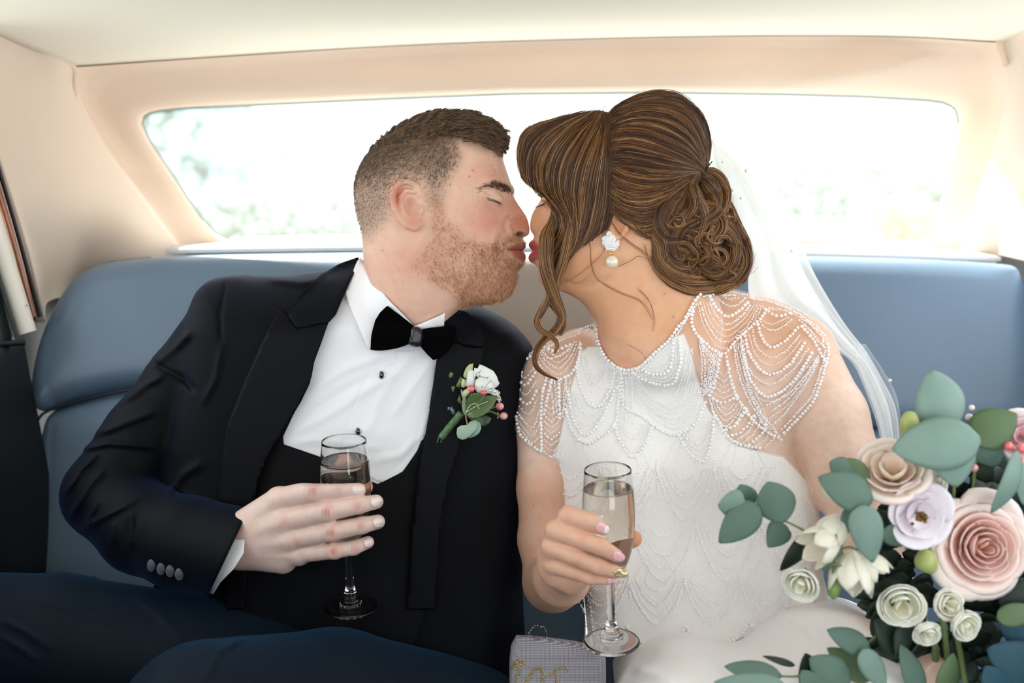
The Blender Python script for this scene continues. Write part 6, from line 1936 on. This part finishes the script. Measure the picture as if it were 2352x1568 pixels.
def petal_mesh(c, a, e1, e2, phi, r, h, wid, openn, curl, nu=9, nv=9, r_in=.12):
    """one rose petal round axis a through c"""
    V, T_ = [], []
    for i in range(nu):
        v = i / (nu - 1)
        rho = r * (r_in + (1 - r_in) * math.sin(v * math.pi / 2) ** .8) * (1 - (1 - openn) * .35 * max(0, v - .4))
        hh = h * (1 - (1 - v) ** 1.4) + (-curl * r * max(0, v - .72) ** 1.2 * 2.0)
        rho += curl * r * max(0, v - .72) * .9
        for j in range(nv):
            u = -1 + 2 * j / (nv - 1)
            w = wid * (1 - .5 * max(0, v - .55) ** 2 * 4 * u * u) * (.45 + .55 * min(1, v * 2.2))
            an = phi + u * w
            top = 1 - .16 * u * u * v
            rr = rho * (1 - .06 * u * u)
            V.append(np.array(c) + (np.array(e1) * math.cos(an) + np.array(e2) * math.sin(an)) * rr + np.array(a) * hh * top)
            T_.append(v)
    F = [[i * nv + j, (i + 1) * nv + j, (i + 1) * nv + j + 1, i * nv + j + 1] for i in range(nu - 1) for j in range(nv - 1)]
    return np.array(V), F, np.array(T_)
def petal_mat(name, rough=.55, sss=.12):
    return mat(name, 'f0e0d8', rough, attr='tint', sss=sss, bump=(60, .12, .002), spec=.35)
M_petal = petal_mat('soft_petal')
def rose(name, px, py, z, Rp, tilt, parent, cin, cout, layers, label=None, depth=1.0, edge=None, seed=1):
    """tilt=(dx,dy) how the axis leans in the picture; layers=[(count, radius, opening, curl)] outer first"""
    r = np.random.default_rng(seed)
    c = np.array(L(px, py, z)); k = 1 + z / FPX; Ru = Rp * k
    a = np.array([tilt[0], tilt[1], -1.0]); a /= np.linalg.norm(a)
    e1 = np.cross(a, [0, 1, 0]); e1 /= np.linalg.norm(e1); e2 = np.cross(a, e1)
    root = bpy.data.objects.new(name, None); link(root, parent)
    root.location = (0, 0, 0)
    if label: root['label'] = label
    cb = c - a * Ru * .7 * depth
    first = True
    for li, (n, rf, op, cu) in enumerate(layers):
        ph0 = r.uniform(0, 6.28)
        for q in range(n):
            ph = ph0 + q * 2 * math.pi / n + r.normal(0, .12)
            hh = Ru * depth * (.72 + .30 * (1 - rf) + r.normal(0, .02))
            V, F, T_ = petal_mesh(cb, a, e1, e2, ph, Ru * rf * r.uniform(.93, 1.05), hh, min(1.25, 1.15 * math.pi / n * 1.25), op, cu, r_in=.10)
            t = T_[:, None] * (.35 + .65 * rf)
            C = np.array(lin(cin)) * (1 - t) + np.array(lin(cout)) * t
            if edge is not None and rf > .5:
                g = np.clip((T_[:, None] - .8) * 5, 0, 1) * .6
                C = C * (1 - g) + np.array(lin(edge)) * g
            o = lobj('petal', V, F, M_petal, root, True, {'tint': C})
            s = o.modifiers.new('thickness', 'SOLIDIFY'); s.thickness = .0009; s.offset = 0
    return root

# ================================================================== buttonhole flower
bt = thing('boutonniere', 'white flower buttonhole with pink berries pinned on his lapel', 'flower', loc=Wd([L(1085, 930, 0)])[0])
zb_ = cast(bvh_j, 1085, 930, 0) - 30
M_gl = leaf_mat('mid_green_leaf', '5a7044', '3f5a2c', .35)
M_gl2 = leaf_mat('fresh_green_leaf', '6d8147', '4d6b2e', .3)
M_euc = leaf_mat('pale_eucalyptus', 'a3b9a6', '8fae9c', .6, .3)
M_stemg = mat('green_floral_tape', '2f5a2a', .35, var=(200, .6, '4d7a4a'), coat=.3)
def sheet_poly(name, poly, z, m, zf, thick=1.2, parent=bt):
    return drape(name, smooth_some(poly), None, m, parent, 0, thick, 4, default=z, zf=zf)
def dome(cx, cy, rx, ry, a): return lambda x, y: -a * np.clip(1 - ((x - cx) / rx) ** 2 - ((y - cy) / ry) ** 2, -1, 1)
M_wp = mat('white_petal', 'f7f7f2', .5, sss=.15, var=(40, .3, 'e9ecdd'))
M_gp = mat('greenish_petal', 'd3d6a8', .5, sss=.1, var=(40, .6, 'a9b36a'))
def cc(pts): return [(980 + x / 6.532, 800 + y / 6.532) for x, y in pts]
sheet_poly('petal', cc([(700, 225), (640, 235), (590, 290), (555, 370), (550, 420), (580, 450), (620, 430), (690, 330)]), zb_ - 4, M_gp, dome(1075, 852, 16, 22, 8))
sheet_poly('petal', cc([(620, 330), (690, 320), (735, 360), (730, 470), (715, 560), (650, 600), (590, 560), (600, 440)]), zb_ - 12, M_wp, dome(1082, 870, 14, 26, 10))
sheet_poly('petal', cc([(710, 290), (760, 300), (800, 240), (860, 260), (900, 330), (860, 430), (780, 450), (720, 400)]), zb_ - 8, M_wp, dome(1102, 853, 20, 20, 8))
sheet_poly('petal', cc([(790, 235), (880, 270), (1000, 335), (1055, 420), (1075, 490), (1095, 515), (1070, 560), (1010, 605), (900, 560), (820, 440), (770, 310)]), zb_ - 14, M_wp, dome(1125, 866, 30, 30, 14))
sheet_poly('petal', cc([(730, 480), (800, 420), (900, 440), (980, 500), (1010, 600), (960, 670), (860, 680), (760, 670), (715, 600)]), zb_ - 26, M_wp, dome(1112, 885, 24, 20, 10))
sheet_poly('petal', cc([(1010, 600), (1060, 630), (1085, 690), (1070, 720), (1000, 700), (950, 680), (960, 620)]), zb_ - 20, M_wp, dome(1136, 902, 12, 10, 5))
sheet_poly('bud', cc([(520, 440), (560, 460), (600, 470), (600, 560), (560, 590), (520, 580)]), zb_ - 4, mat('cream_bud', 'e3dfb8', .5, sss=.1), dome(1065, 880, 8, 12, 5))
sheet_poly('leaf', cc([(265, 303), (330, 325), (400, 375), (480, 390), (525, 430), (525, 560), (490, 600), (500, 720), (528, 800), (515, 850), (470, 800), (430, 720), (380, 640), (368, 560), (375, 520), (330, 430), (325, 370)]), zb_, M_gl2, lambda x, y: -5 * np.sin((x + y) * .16) + 3 * np.cos(x * .3))
sheet_poly('leaf', cc([(655, 680), (720, 660), (820, 690), (950, 705), (1060, 705), (1060, 740), (1010, 850), (930, 950), (840, 1010), (740, 1045), (650, 1040), (600, 1010), (590, 900), (600, 770)]), zb_ - 34, M_gl, lambda x, y: -8 * np.abs(((x - 1072) * .62 + (y - 950) * .62)) * .1 + 3 * np.sin(x * .12))
sheet_poly('leaf', cc([(600, 1020), (680, 1050), (800, 1020), (900, 1000), (975, 1050), (940, 1120), (870, 1175), (790, 1160), (690, 1100)]), zb_ - 14, leaf_mat('dark_green_leaf', '31491f', '223a18', .25), lambda x, y: 3 * np.sin(x * .2))
sheet_poly('leaf', cc([(510, 600), (560, 660), (600, 740), (590, 880), (600, 1000), (580, 1015), (540, 950), (525, 860), (540, 760), (515, 680)]), zb_ - 36, leaf_mat('folded_pale_leaf', '8b9c80', '75896a', .4), lambda x, y: -3 * np.sin(y * .05))
sheet_poly('eucalyptus_leaf', cc([(740, 1075), (800, 1110), (820, 1190), (790, 1270), (710, 1325), (640, 1345), (600, 1310), (640, 1160)]), zb_ - 18, leaf_mat('eucalyptus_shadow_leaf', '8fb0a2', '7fa294', .55), dome(1093, 985, 18, 20, 4))
sheet_poly('eucalyptus_leaf', cc([(600, 1145), (660, 1090), (730, 1075), (770, 1130), (750, 1200), (690, 1270), (600, 1355), (530, 1370), (465, 1340), (447, 1270), (460, 1190), (510, 1155)]), zb_ - 26, M_euc, dome(1072, 987, 26, 22, 5))
def berry(x, y, r, m, dz, e=1.0):
    c = np.array(L(*cc([(x, y)])[0], zb_ - dz)); V, F = beads([c], r, ICO3); V = (V - c) * np.array([1, e, 1]) + c
    return lobj('berry', V, F, m, bt)
M_ber = mat('coral_berry', 'e8606c', .18, coat=1, var=(200, .5, 'f59a94'), sss=.1); M_ber2 = mat('blush_berry', 'f1b9ae', .2, coat=1, var=(160, .9, 'e76a7e'), sss=.1)
berry(658, 606, 9.2, M_ber, 34); berry(848, 660, 8.2, M_ber, 30, .8); berry(1095, 868, 9.8, M_ber2, 12, .9); berry(1155, 1012, 9.4, M_ber2, 12, .92)
c = np.array(L(*cc([(588, 668)])[0], zb_ - 38)); V, F = beads([c], 1, ICO3); V = (V - c) @ np.array(Matrix.Rotation(R(25), 3, 'Z')).T * 1.0
V = V * np.array([7.5, 10.5, 7]) @ np.array(Matrix.Rotation(R(-35), 3, 'Z')) + c
lobj('green_bud', V, F, mat('pale_green_bud', 'bcc79a', .35, sss=.1), bt)
def tw(pts, r, name, m, dz=30):
    V, F = tube(spline([L(*p, zb_ - dz) for p in cc(pts)], 24), r, 6); return lobj(name, V, F, m, bt)
V, F = tube(spline([L(*p, zb_ - 8) for p in cc([(520, 960), (440, 1060), (330, 1190), (205, 1350)])], 20), [8.5, 9, 9, 8.8, 8.6] * 4, 14)
lobj('wrapped_stem', V, F, M_stemg, bt)
for dx in (-8, 6): tw([(205 + dx * 3, 1340), (190 + dx * 4, 1412)], 1.6, 'cut_stem', M_stemg, 10)
tw([(585, 1010), (598, 1080), (608, 1140)], 1.6, 'twig', mat('brown_twig', '9a8a58', .6), 34)
M_thr = mat('fine_grey_sprig', '6c7468', .5); M_wire = mat('silver_wire', 'dfe6d8', .3, metal=.3)
for p in ([(710, 555), (722, 480), (700, 400), (705, 360)], [(722, 480), (800, 425), (900, 440)], [(730, 430), (750, 370), (795, 350)], [(865, 620), (900, 550), (950, 500)], [(880, 640), (930, 610), (975, 602)], [(880, 650), (960, 650), (1030, 665)]): tw(p, .55, 'sprig', M_thr, 44)
for p in ([(590, 960), (640, 870), (700, 830), (768, 835)], [(590, 960), (680, 900), (780, 850), (850, 820), (935, 790)], [(640, 980), (720, 975), (785, 920), (770, 870)]): tw(p, .7, 'wire', M_wire, 42)
for p in ([(910, 960), (960, 945), (1030, 975), (1085, 1000)], [(975, 900), (1010, 880), (1040, 870)], [(1060, 960), (1080, 1010), (1060, 1050)]): tw(p, 2.2, 'berry_stem', M_gl2, 10)
for q, (x, y) in enumerate(((795, 352), (905, 442), (950, 500), (975, 605), (830, 585), (1035, 665))):
    for a in (0, 1.2, -1.2): tw([(x, y), (x + 22 * math.cos(a - .8), y - 22 * math.sin(a + .4))], .6, 'sprig_tip', mat('olive_tip', '7d8a4c', .5) if 'olive_tip' not in bpy.data.materials else bpy.data.materials['olive_tip'], 45)
C = [L(*p, zb_ - 16) for p in cc([(1060 + rng.normal(0, 18), 700 + rng.normal(0, 40)) for _ in range(26)])] + [L(*p, zb_ - 16) for p in cc([(1090 + rng.normal(0, 10), 770 + rng.normal(0, 14)) for _ in range(14)])]
tag(lobj('tiny_white_blossom', *beads(C, rng.uniform(1.2, 2.4, len(C)), ICO1), M_wp, bt), kind='stuff')
V, F = tube([L(*p, zb_ - 4) for p in cc([(360, 880), (415, 985)])], 4.5, 10); lobj('pin_clasp', V, F, mat('blue_grey_pin', '6a8494', .3, metal=.4), bt)
V, F = beads([L(*p, zb_ - 8) for p in cc([(325, 885), (335, 905), (322, 912)])], 1.5, ICO1); lobj('pin_crystals', V, F, bpy.data.materials['clear_crystal'], bt)

# ================================================================== bouquet
bq = thing('bouquet', 'bridal bouquet of blush roses, white buds and eucalyptus in front of her', 'bouquet', loc=Wd([L(2150, 1450, -430)])[0])
BZ = -430
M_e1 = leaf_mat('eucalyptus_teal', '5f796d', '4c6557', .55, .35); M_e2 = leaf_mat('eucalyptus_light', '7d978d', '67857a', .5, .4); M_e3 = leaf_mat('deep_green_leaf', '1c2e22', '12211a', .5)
M_e4 = leaf_mat('teal_blue_leaf', '1f4858', '173a48', .6); M_e5 = leaf_mat('moss_leaf', '5c7350', '48603c', .5)
M_st = mat('green_stem', '6f8450', .5)
def lf(b, t, w, m, dz=0, n=(0, 0, -1), **k):
    return leaf('eucalyptus_leaf', (b[0], b[1], BZ + dz + (b[2] if len(b) > 2 else 0)), (t[0], t[1], BZ + dz + (t[2] if len(t) > 2 else 0)), w * .82, m, bq, nrm=n, **k)
# top
lf((2184, 990), (2138, 850), 62, M_e2, -10, (.2, .1, -1), blunt=.85)
lf((2252, 1008), (2050, 1032), 60, M_e2, -60, (0, -.25, -1), blunt=.8); lf((2190, 1010), (2196, 1118), 54, M_e2, -50, (.1, .2, -1), blunt=.7)
lf((2235, 1010), (2335, 950), 48, M_e5, -10, (-.2, -.2, -1), blunt=.8); lf((2250, 1000), (2290, 1070), 40, M_e1, 0, (-.3, 0, -1))
lf((2338, 1035), (2276, 1178), 25, M_e2, -40, (.3, 0, -1), blunt=.9, bend=.3); lf((2345, 1060), (2352, 1160), 22, M_e2, -30, (.3, 0, -1))
lf((2005, 1150), (1880, 1096), 44, M_e1, -70, (0, -.4, -1), blunt=.7); lf((1960, 1090), (1905, 1062), 34, M_e1, -20, (0, -.6, -1)); lf((1998, 1100), (1925, 1058), 30, M_e5, -10, (0, -.5, -1))
lf((1980, 1160), (2004, 1292), 36, M_e2, -90, (-.2, 0, -1), blunt=.7); lf((1970, 1165), (1938, 1225), 26, M_e1, -40, (.2, 0, -1)); lf((2030, 1215), (2090, 1250), 26, M_e1, -20, (0, .3, -1))
# left sprig
lf((1712, 1160), (1649, 1160), 36, M_e2, -20, (-.2, .3, -1), blunt=.7); lf((1722, 1165), (1700, 1112), 30, M_e1, 15, (.2, .2, -1)); lf((1800, 1200), (1764, 1106), 44, M_e1, -30, (-.2, 0, -1), blunt=.95)
lf((1742, 1160), (1652, 1246), 38, M_e1, -26, (0, -.2, -1), blunt=.7); lf((1806, 1206), (1764, 1256), 34, M_e1, 10, (0, .4, -1), blunt=.6); lf((1875, 1214), (1792, 1310), 24, M_e3, 25, (.3, 0, -1), blunt=.8)
def stem(pts, r=2.2, m=M_st, name='stem'):
    V, F = tube(spline([L(x, y, BZ + z) for x, y, z in pts], 24), r, 8); return lobj(name, V, F, m, bq)
stem([(1708, 1161, -18), (1760, 1180, -14), (1820, 1204, -10), (1880, 1240, 10), (2000, 1330, 60)]); stem([(2190, 1000, 0), (2190, 1150, 30), (2170, 1300, 60)], 3); stem([(2245, 1006, 0), (2230, 1180, 40)], 2.6)
# bottom
lf((1998, 1492), (1900, 1446), 28, M_e1, -20, (0, -.4, -1)); lf((1980, 1492), (2034, 1580), 28, M_e2, -40, (.2, 0, -1)); lf((2060, 1500), (2010, 1420), 26, M_e3, 10, (.3, 0, -1)); lf((2085, 1430), (2060, 1510), 22, M_e3, -5, (0, 0, -1))
lf((1795, 1552), (1664, 1530), 24, M_e1, -30, (0, -.5, -1), blunt=.8); lf((1826, 1528), (1752, 1506), 8, M_e3, -10, (0, -.3, -1)); lf((1800, 1570), (1640, 1566), 22, M_e2, -40, (0, -.4, -1)); lf((1880, 1600), (1850, 1500), 34, M_e3, 0, (.2, .2, -1))
lf((1950, 1575), (1860, 1510), 42, M_e1, -30, (0, -.2, -1), blunt=.7); lf((2000, 1560), (1900, 1488), 30, M_e5, -5, (0, -.6, -1)); lf((1900, 1620), (1840, 1540), 36, M_e1, -40, (.2, -.2, -1)); lf((2120, 1600), (2068, 1480), 30, M_e1, -10, (.4, 0, -1))
lf((2170, 1600), (2190, 1500), 30, M_e5, -10, (.2, .1, -1)); lf((2400, 1560), (2268, 1490), 60, M_e4, -60, (0, -.4, -1), blunt=.6); lf((2400, 1480), (2290, 1420), 44, M_e4, -10, (0, -.3, -1)); lf((2330, 1640), (2262, 1530), 46, M_e4, -80, (.2, -.2, -1))
lf((2300, 1400), (2400, 1340), 40, M_e3, 10, (0, -.2, -1)); lf((2290, 1420), (2390, 1400), 26, M_e5, -30, (0, -.5, -1))
stem([(1795, 1553, -28), (1850, 1548, -20), (1960, 1500, 20), (2060, 1420, 60)])
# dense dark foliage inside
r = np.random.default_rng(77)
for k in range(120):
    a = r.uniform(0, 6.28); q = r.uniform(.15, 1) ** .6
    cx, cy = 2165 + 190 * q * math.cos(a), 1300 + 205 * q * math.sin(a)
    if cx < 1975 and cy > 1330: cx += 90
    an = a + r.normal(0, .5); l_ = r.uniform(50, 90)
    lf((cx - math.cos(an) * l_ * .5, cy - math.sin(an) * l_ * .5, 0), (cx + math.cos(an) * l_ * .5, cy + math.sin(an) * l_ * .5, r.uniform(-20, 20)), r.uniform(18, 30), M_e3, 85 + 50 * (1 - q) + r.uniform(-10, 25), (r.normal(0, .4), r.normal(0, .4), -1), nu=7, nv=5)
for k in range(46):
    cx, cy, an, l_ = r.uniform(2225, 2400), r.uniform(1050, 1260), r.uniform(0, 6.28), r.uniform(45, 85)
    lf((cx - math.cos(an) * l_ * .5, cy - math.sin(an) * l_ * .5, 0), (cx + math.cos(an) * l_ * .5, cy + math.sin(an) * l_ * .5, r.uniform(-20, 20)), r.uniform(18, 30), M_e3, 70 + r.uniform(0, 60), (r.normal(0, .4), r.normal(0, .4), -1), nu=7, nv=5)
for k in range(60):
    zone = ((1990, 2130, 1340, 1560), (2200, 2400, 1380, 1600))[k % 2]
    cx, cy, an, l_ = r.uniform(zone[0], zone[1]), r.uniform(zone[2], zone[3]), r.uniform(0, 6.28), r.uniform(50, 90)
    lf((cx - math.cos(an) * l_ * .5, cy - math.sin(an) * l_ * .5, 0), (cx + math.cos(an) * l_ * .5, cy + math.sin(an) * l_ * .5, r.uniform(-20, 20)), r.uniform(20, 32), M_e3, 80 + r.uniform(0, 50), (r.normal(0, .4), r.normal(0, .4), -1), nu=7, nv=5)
# flowers
big_l = [(5, 1.0, .95, .5), (5, .88, .8, .35), (5, .74, .6, .2), (5, .60, .45, .1), (4, .47, .3, .05), (4, .35, .2, 0), (3, .23, .1, 0), (2, .13, .05, 0)]
rose('rose', 2262, 1256, BZ - 20, 116, (.02, -.10), bq, 'e79c86', 'faf0ec', big_l, 'large blush rose with a peach heart', .75, None, 5)
rose('rose', 2050, 1072, BZ - 10, 88, (-.35, -1.0), bq, 'f0d2b8', 'f8f0ea', [(5, 1.0, .9, .4), (5, .82, .7, .2), (4, .6, .5, .1), (3, .4, .3, 0)], 'cream rose with pink petal edges', .8, 'df9fae', 6)
rose('rose', 2350, 1000, BZ + 10, 62, (-.3, -.3), bq, 'e3a2ae', 'f4eef0', [(5, 1.0, .9, .3), (4, .7, .5, .1), (3, .4, .2, 0)], 'white and pink rose at the edge', .8, None, 8)
liz = rose('lisianthus', 2115, 1182, BZ - 34, 78, (-.02, .02), bq, 'eee0ea', 'f6eef5', [(5, 1.0, .95, .15), (4, .74, .7, .1), (3, .5, .5, .05)], 'pale lilac open flower with a dark gold centre', .55, None, 9)
C = [np.array(L(2117, 1186, BZ - 62)) + r.normal(0, 4.5, 3) * [1, 1, .5] for _ in range(40)]
tag(lobj('flower_centre', *beads(C, r.uniform(2.5, 5, 40), ICO1), mat('dark_gold_stamens', '3a2508', .5, var=(150, .8, 'a8740c')), liz), kind='stuff')
bud_l = [(3, 1.0, .42, .16), (3, .92, .22, .04), (3, .76, .1, 0), (2, .52, 0, 0), (2, .3, 0, 0)]
for px, py, rp, tl, s, dz in ((1838, 1344, 50, (-.5, .35), 11, -50), (2072, 1392, 60, (-.2, .2), 12, -50), (2132, 1458, 36, (0, .4), 13, -60), (2182, 1388, 42, (.1, -.1), 14, -25), (2222, 1440, 42, (.25, .2), 15, -40), (2002, 1300, 26, (.3, .2), 16, -50), (2150, 1106, 34, (.1, -.4), 17, 5), (2244, 1150, 30, (.2, -.5), 18, 5)):
    rb = rose('rose_bud', px, py, BZ + dz, rp, tl, bq, 'efeccf', 'fdfcf6', bud_l if rp > 30 else bud_l[1:], None, 1.25, None, s)
    # sepals
    a = np.array([tl[0], tl[1], -1.0]); a /= np.linalg.norm(a); k_ = 1 + BZ / FPX
    c = np.array(L(px, py, BZ + dz)) - a * rp * k_ * .72
    e1 = np.cross(a, [0, 1, 0]); e1 /= np.linalg.norm(e1); e2 = np.cross(a, e1)
    for q in range(5):
        d = e1 * math.cos(q * 1.257) + e2 * math.sin(q * 1.257)
        V, F = leaf_mesh(c, c + d * rp * .8 * k_ + a * rp * .5 * k_, rp * .2, nrm=d, cup=.2, nu=7, nv=5)
        o = lobj('sepal', V, F, M_e5, rb); o.modifiers.new('thickness', 'SOLIDIFY').thickness = .0006
# cream freesia-like bells on the left
M_cream = mat('cream_bell_petal', 'ebe5d6', .5, sss=.12, var=(30, .4, 'dccfb0'))
def bell(name, x, y, dx, dy, s, dz):
    root = bpy.data.objects.new(name, None); link(root, bq)
    c = np.array(L(x, y, BZ + dz)); ax = np.array([dx, dy, -.35]); ax /= np.linalg.norm(ax)
    e1 = np.cross(ax, [0, 0, 1.]); e1 /= np.linalg.norm(e1); e2 = np.cross(ax, e1)
    for q in range(6):
        d = e1 * math.cos(q * 1.047) + e2 * math.sin(q * 1.047)
        V, F = leaf_mesh(c, c + ax * s + d * s * .5, s * .3, nrm=-d, cup=-.3, bend=-.35, blunt=1.15, nu=9, nv=7)
        o = lobj('petal', V, F, M_cream, root); o.modifiers.new('thickness', 'SOLIDIFY').thickness = .0008
bell('freesia', 1928, 1228, -1, .4, 72, -30); bell('freesia', 1960, 1262, -.2, 1, 80, -34); bell('freesia', 1925, 1180, -.5, .9, 60, -20); bell('freesia', 1915, 1150, -.1, -1, 44, -14); bell('freesia', 1975, 1268, .6, .8, 56, -44); bell('freesia', 2120, 1085, .5, -.8, 60, 20)
stem([(1888, 1308, -60), (1905, 1296, -66), (1935, 1300, -66), (1972, 1312, -58), (2010, 1330, -20)], 2.4, M_e5); stem([(1916, 1345, -52), (1914, 1300, -62), (1926, 1268, -64), (1948, 1256, -60), (1970, 1262, -50)], 2.4, M_e5)
def bud(x, y, rx, ry, ang, m, dz, name='green_bud'):
    c = np.array(L(x, y, BZ + dz)); V, F = ICO3; V = V * np.array([rx, ry, rx]) * .82
    V[:, 0] *= 1 - .35 * (V[:, 1] / ry / .82)
    V = V @ np.array(Matrix.Rotation(R(-ang), 3, 'Z')) + c
    return lobj(name, V, F, m, bq)
M_gb = mat('lime_bud', 'b4bf78', .4, var=(50, .6, '8f9f52'), sss=.08); M_gb2 = mat('green_calyx', '7f9a58', .45)
bud(2088, 980, 20, 36, 8, M_gb, -5); bud(2110, 968, 12, 26, -10, M_gb2, 8); bud(2126, 1290, 28, 24, 70, M_gb, -20); bud(1915, 1352, 15, 24, 5, M_gb2, -52); bud(2100, 1086, 10, 14, 0, M_gb2, -10)
for x, y, r_ in ((2232, 936, 7), (2226, 958, 9), (2122, 996, 11)):
    V, F = beads([L(x, y, BZ + 20)], r_ * .8, ICO2); lobj('white_berry', V, F, bpy.data.materials['cream_pearl'], bq)
for x, y, r_ in ((2238, 1074, 9), (2316, 1024, 11), (2346, 1030, 12), (2348, 1060, 9)):
    V, F = beads([L(x, y, BZ - 20)], r_ * .8, ICO2); lobj('pink_berry', V, F, M_ber2 if r_ < 10 else M_ber, bq)
for p in ([(2165, 1420, 60), (2180, 1560, 70), (2190, 1800, 40)], [(2145, 1430, 60), (2150, 1560, 75), (2150, 1800, 50)], [(2190, 1430, 70), (2215, 1560, 70), (2240, 1800, 40)]): stem(p, 6)

# ================================================================== outside the car
M_road = mat('pale_road', 'a9adab', 0.95, var=(3, 0.4, '9aa19b'))
V, F = box((-40, -20, -0.06), (40, 60, -0.01))
struct(raw_obj('ground', V, F, M_road, smooth=False), 'pale asphalt road around the car')
def at(px, d, z=0.0):
    """a ground point seen at pixel column px at distance y = d"""
    return np.array([(px - 1176) / FPX * d, d, z])
def bush(name, px, d, w, h, col, label, seed):
    r = np.random.default_rng(seed)
    root = thing(name, label, 'hedge' if 'hedge' in name else 'bush', loc=at(px, d))
    m = leaf_mat(name + '_foliage_' + str(seed), col, None, .8)
    C, rr = [], []
    for _ in range(1100):
        C.append(at(px, d) + np.array([r.uniform(-w / 2, w / 2), r.uniform(-.4, .4), h * r.uniform(0, .95)])); rr.append(r.uniform(.03, .09) * min(h + .3, 1.6))
    V, F = beads(C, rr, ICO1)
    V = V + r.normal(0, .02, V.shape)
    tag(raw_obj('foliage', V, F, m, root), kind='stuff')
    return root
def wall_box(name, px0, px1, d, z0, z1, m, label, cat, dy=.4):
    a, b = at(px0, d), at(px1, d)
    root = thing(name, label, cat, loc=(a + b) / 2)
    V, F = box((a[0], d, z0), (b[0], d + dy, z1)); raw_obj('block', V, F, m, root, smooth=False)
    return root
bush('hedge', 690, 9, 2.6, .62, 'a5bba6', 'low green hedge along the road seen through the rear window beside his head', 1)
bush('bush', 400, 11, 1.7, 2.2, 'a9c7c0', 'pale green bush seen through the left end of the rear window', 2)
bush('bush', 2040, 10, .5, .42, 'b0c47e', 'small yellow green bush seen through the right end of the rear window', 3)
bush('hedge', 1950, 14, 4.5, .8, 'afc3b0', 'pale distant hedge behind the veil', 4)
b = wall_box('gate_pillar', 536, 568, 12, 0, 3.6, mat('grey_post', '93b0ac', .8), 'tall grey pillar seen through the rear window left of his head', 'pillar')
V, F = box(tuple(at(530, 11.9) + [0, 0, 3.6]), tuple(at(574, 12.5) + [0, 0, 3.75])); raw_obj('cap', V, F, bpy.data.materials['grey_post'], b, smooth=False)
b = wall_box('utility_cabinet', 620, 705, 10.5, 0, .95, mat('green_grey_cabinet', '86a097', .7), 'grey green cabinet standing in the hedge beside his head', 'cabinet')
V, F = box(tuple(at(616, 10.4) + [0, 0, .95]), tuple(at(709, 11) + [0, 0, 1.0])); raw_obj('lid', V, F, bpy.data.materials['green_grey_cabinet'], b, smooth=False)
b = wall_box('road_sign', 500, 560, 10, 1.75, 2.05, mat('yellow_sign', 'e3e07a', .6), 'small yellow panel on a post seen through the rear window', 'sign', .04)
V, F = tube([at(530, 10.05, 0), at(530, 10.05, 2.0)], .03, 8); raw_obj('post', V, F, bpy.data.materials['grey_post'], b)
M_ren = mat('white_render_wall', 'e9e9e6', .9)
b = wall_box('far_building', 760, 2300, 26, 0, 5.2, M_ren, 'long white building across the road behind the rear window', 'building', 6)
for k in range(6):
    x0 = 860 + k * 240
    V, F = box(tuple(at(x0, 25.9) + [0, 0, 1.2]), tuple(at(x0 + 90, 25.98) + [0, 0, 2.8])); raw_obj('window', V, F, mat('pale_window', 'cfd8da', .2) if k == 0 else bpy.data.materials['pale_window'], b, smooth=False)
V, F = box(tuple(at(740, 25.7) + [0, 0, 5.2]), tuple(at(2320, 32) + [0, 0, 5.4])); raw_obj('roof', V, F, M_ren, b, smooth=False)
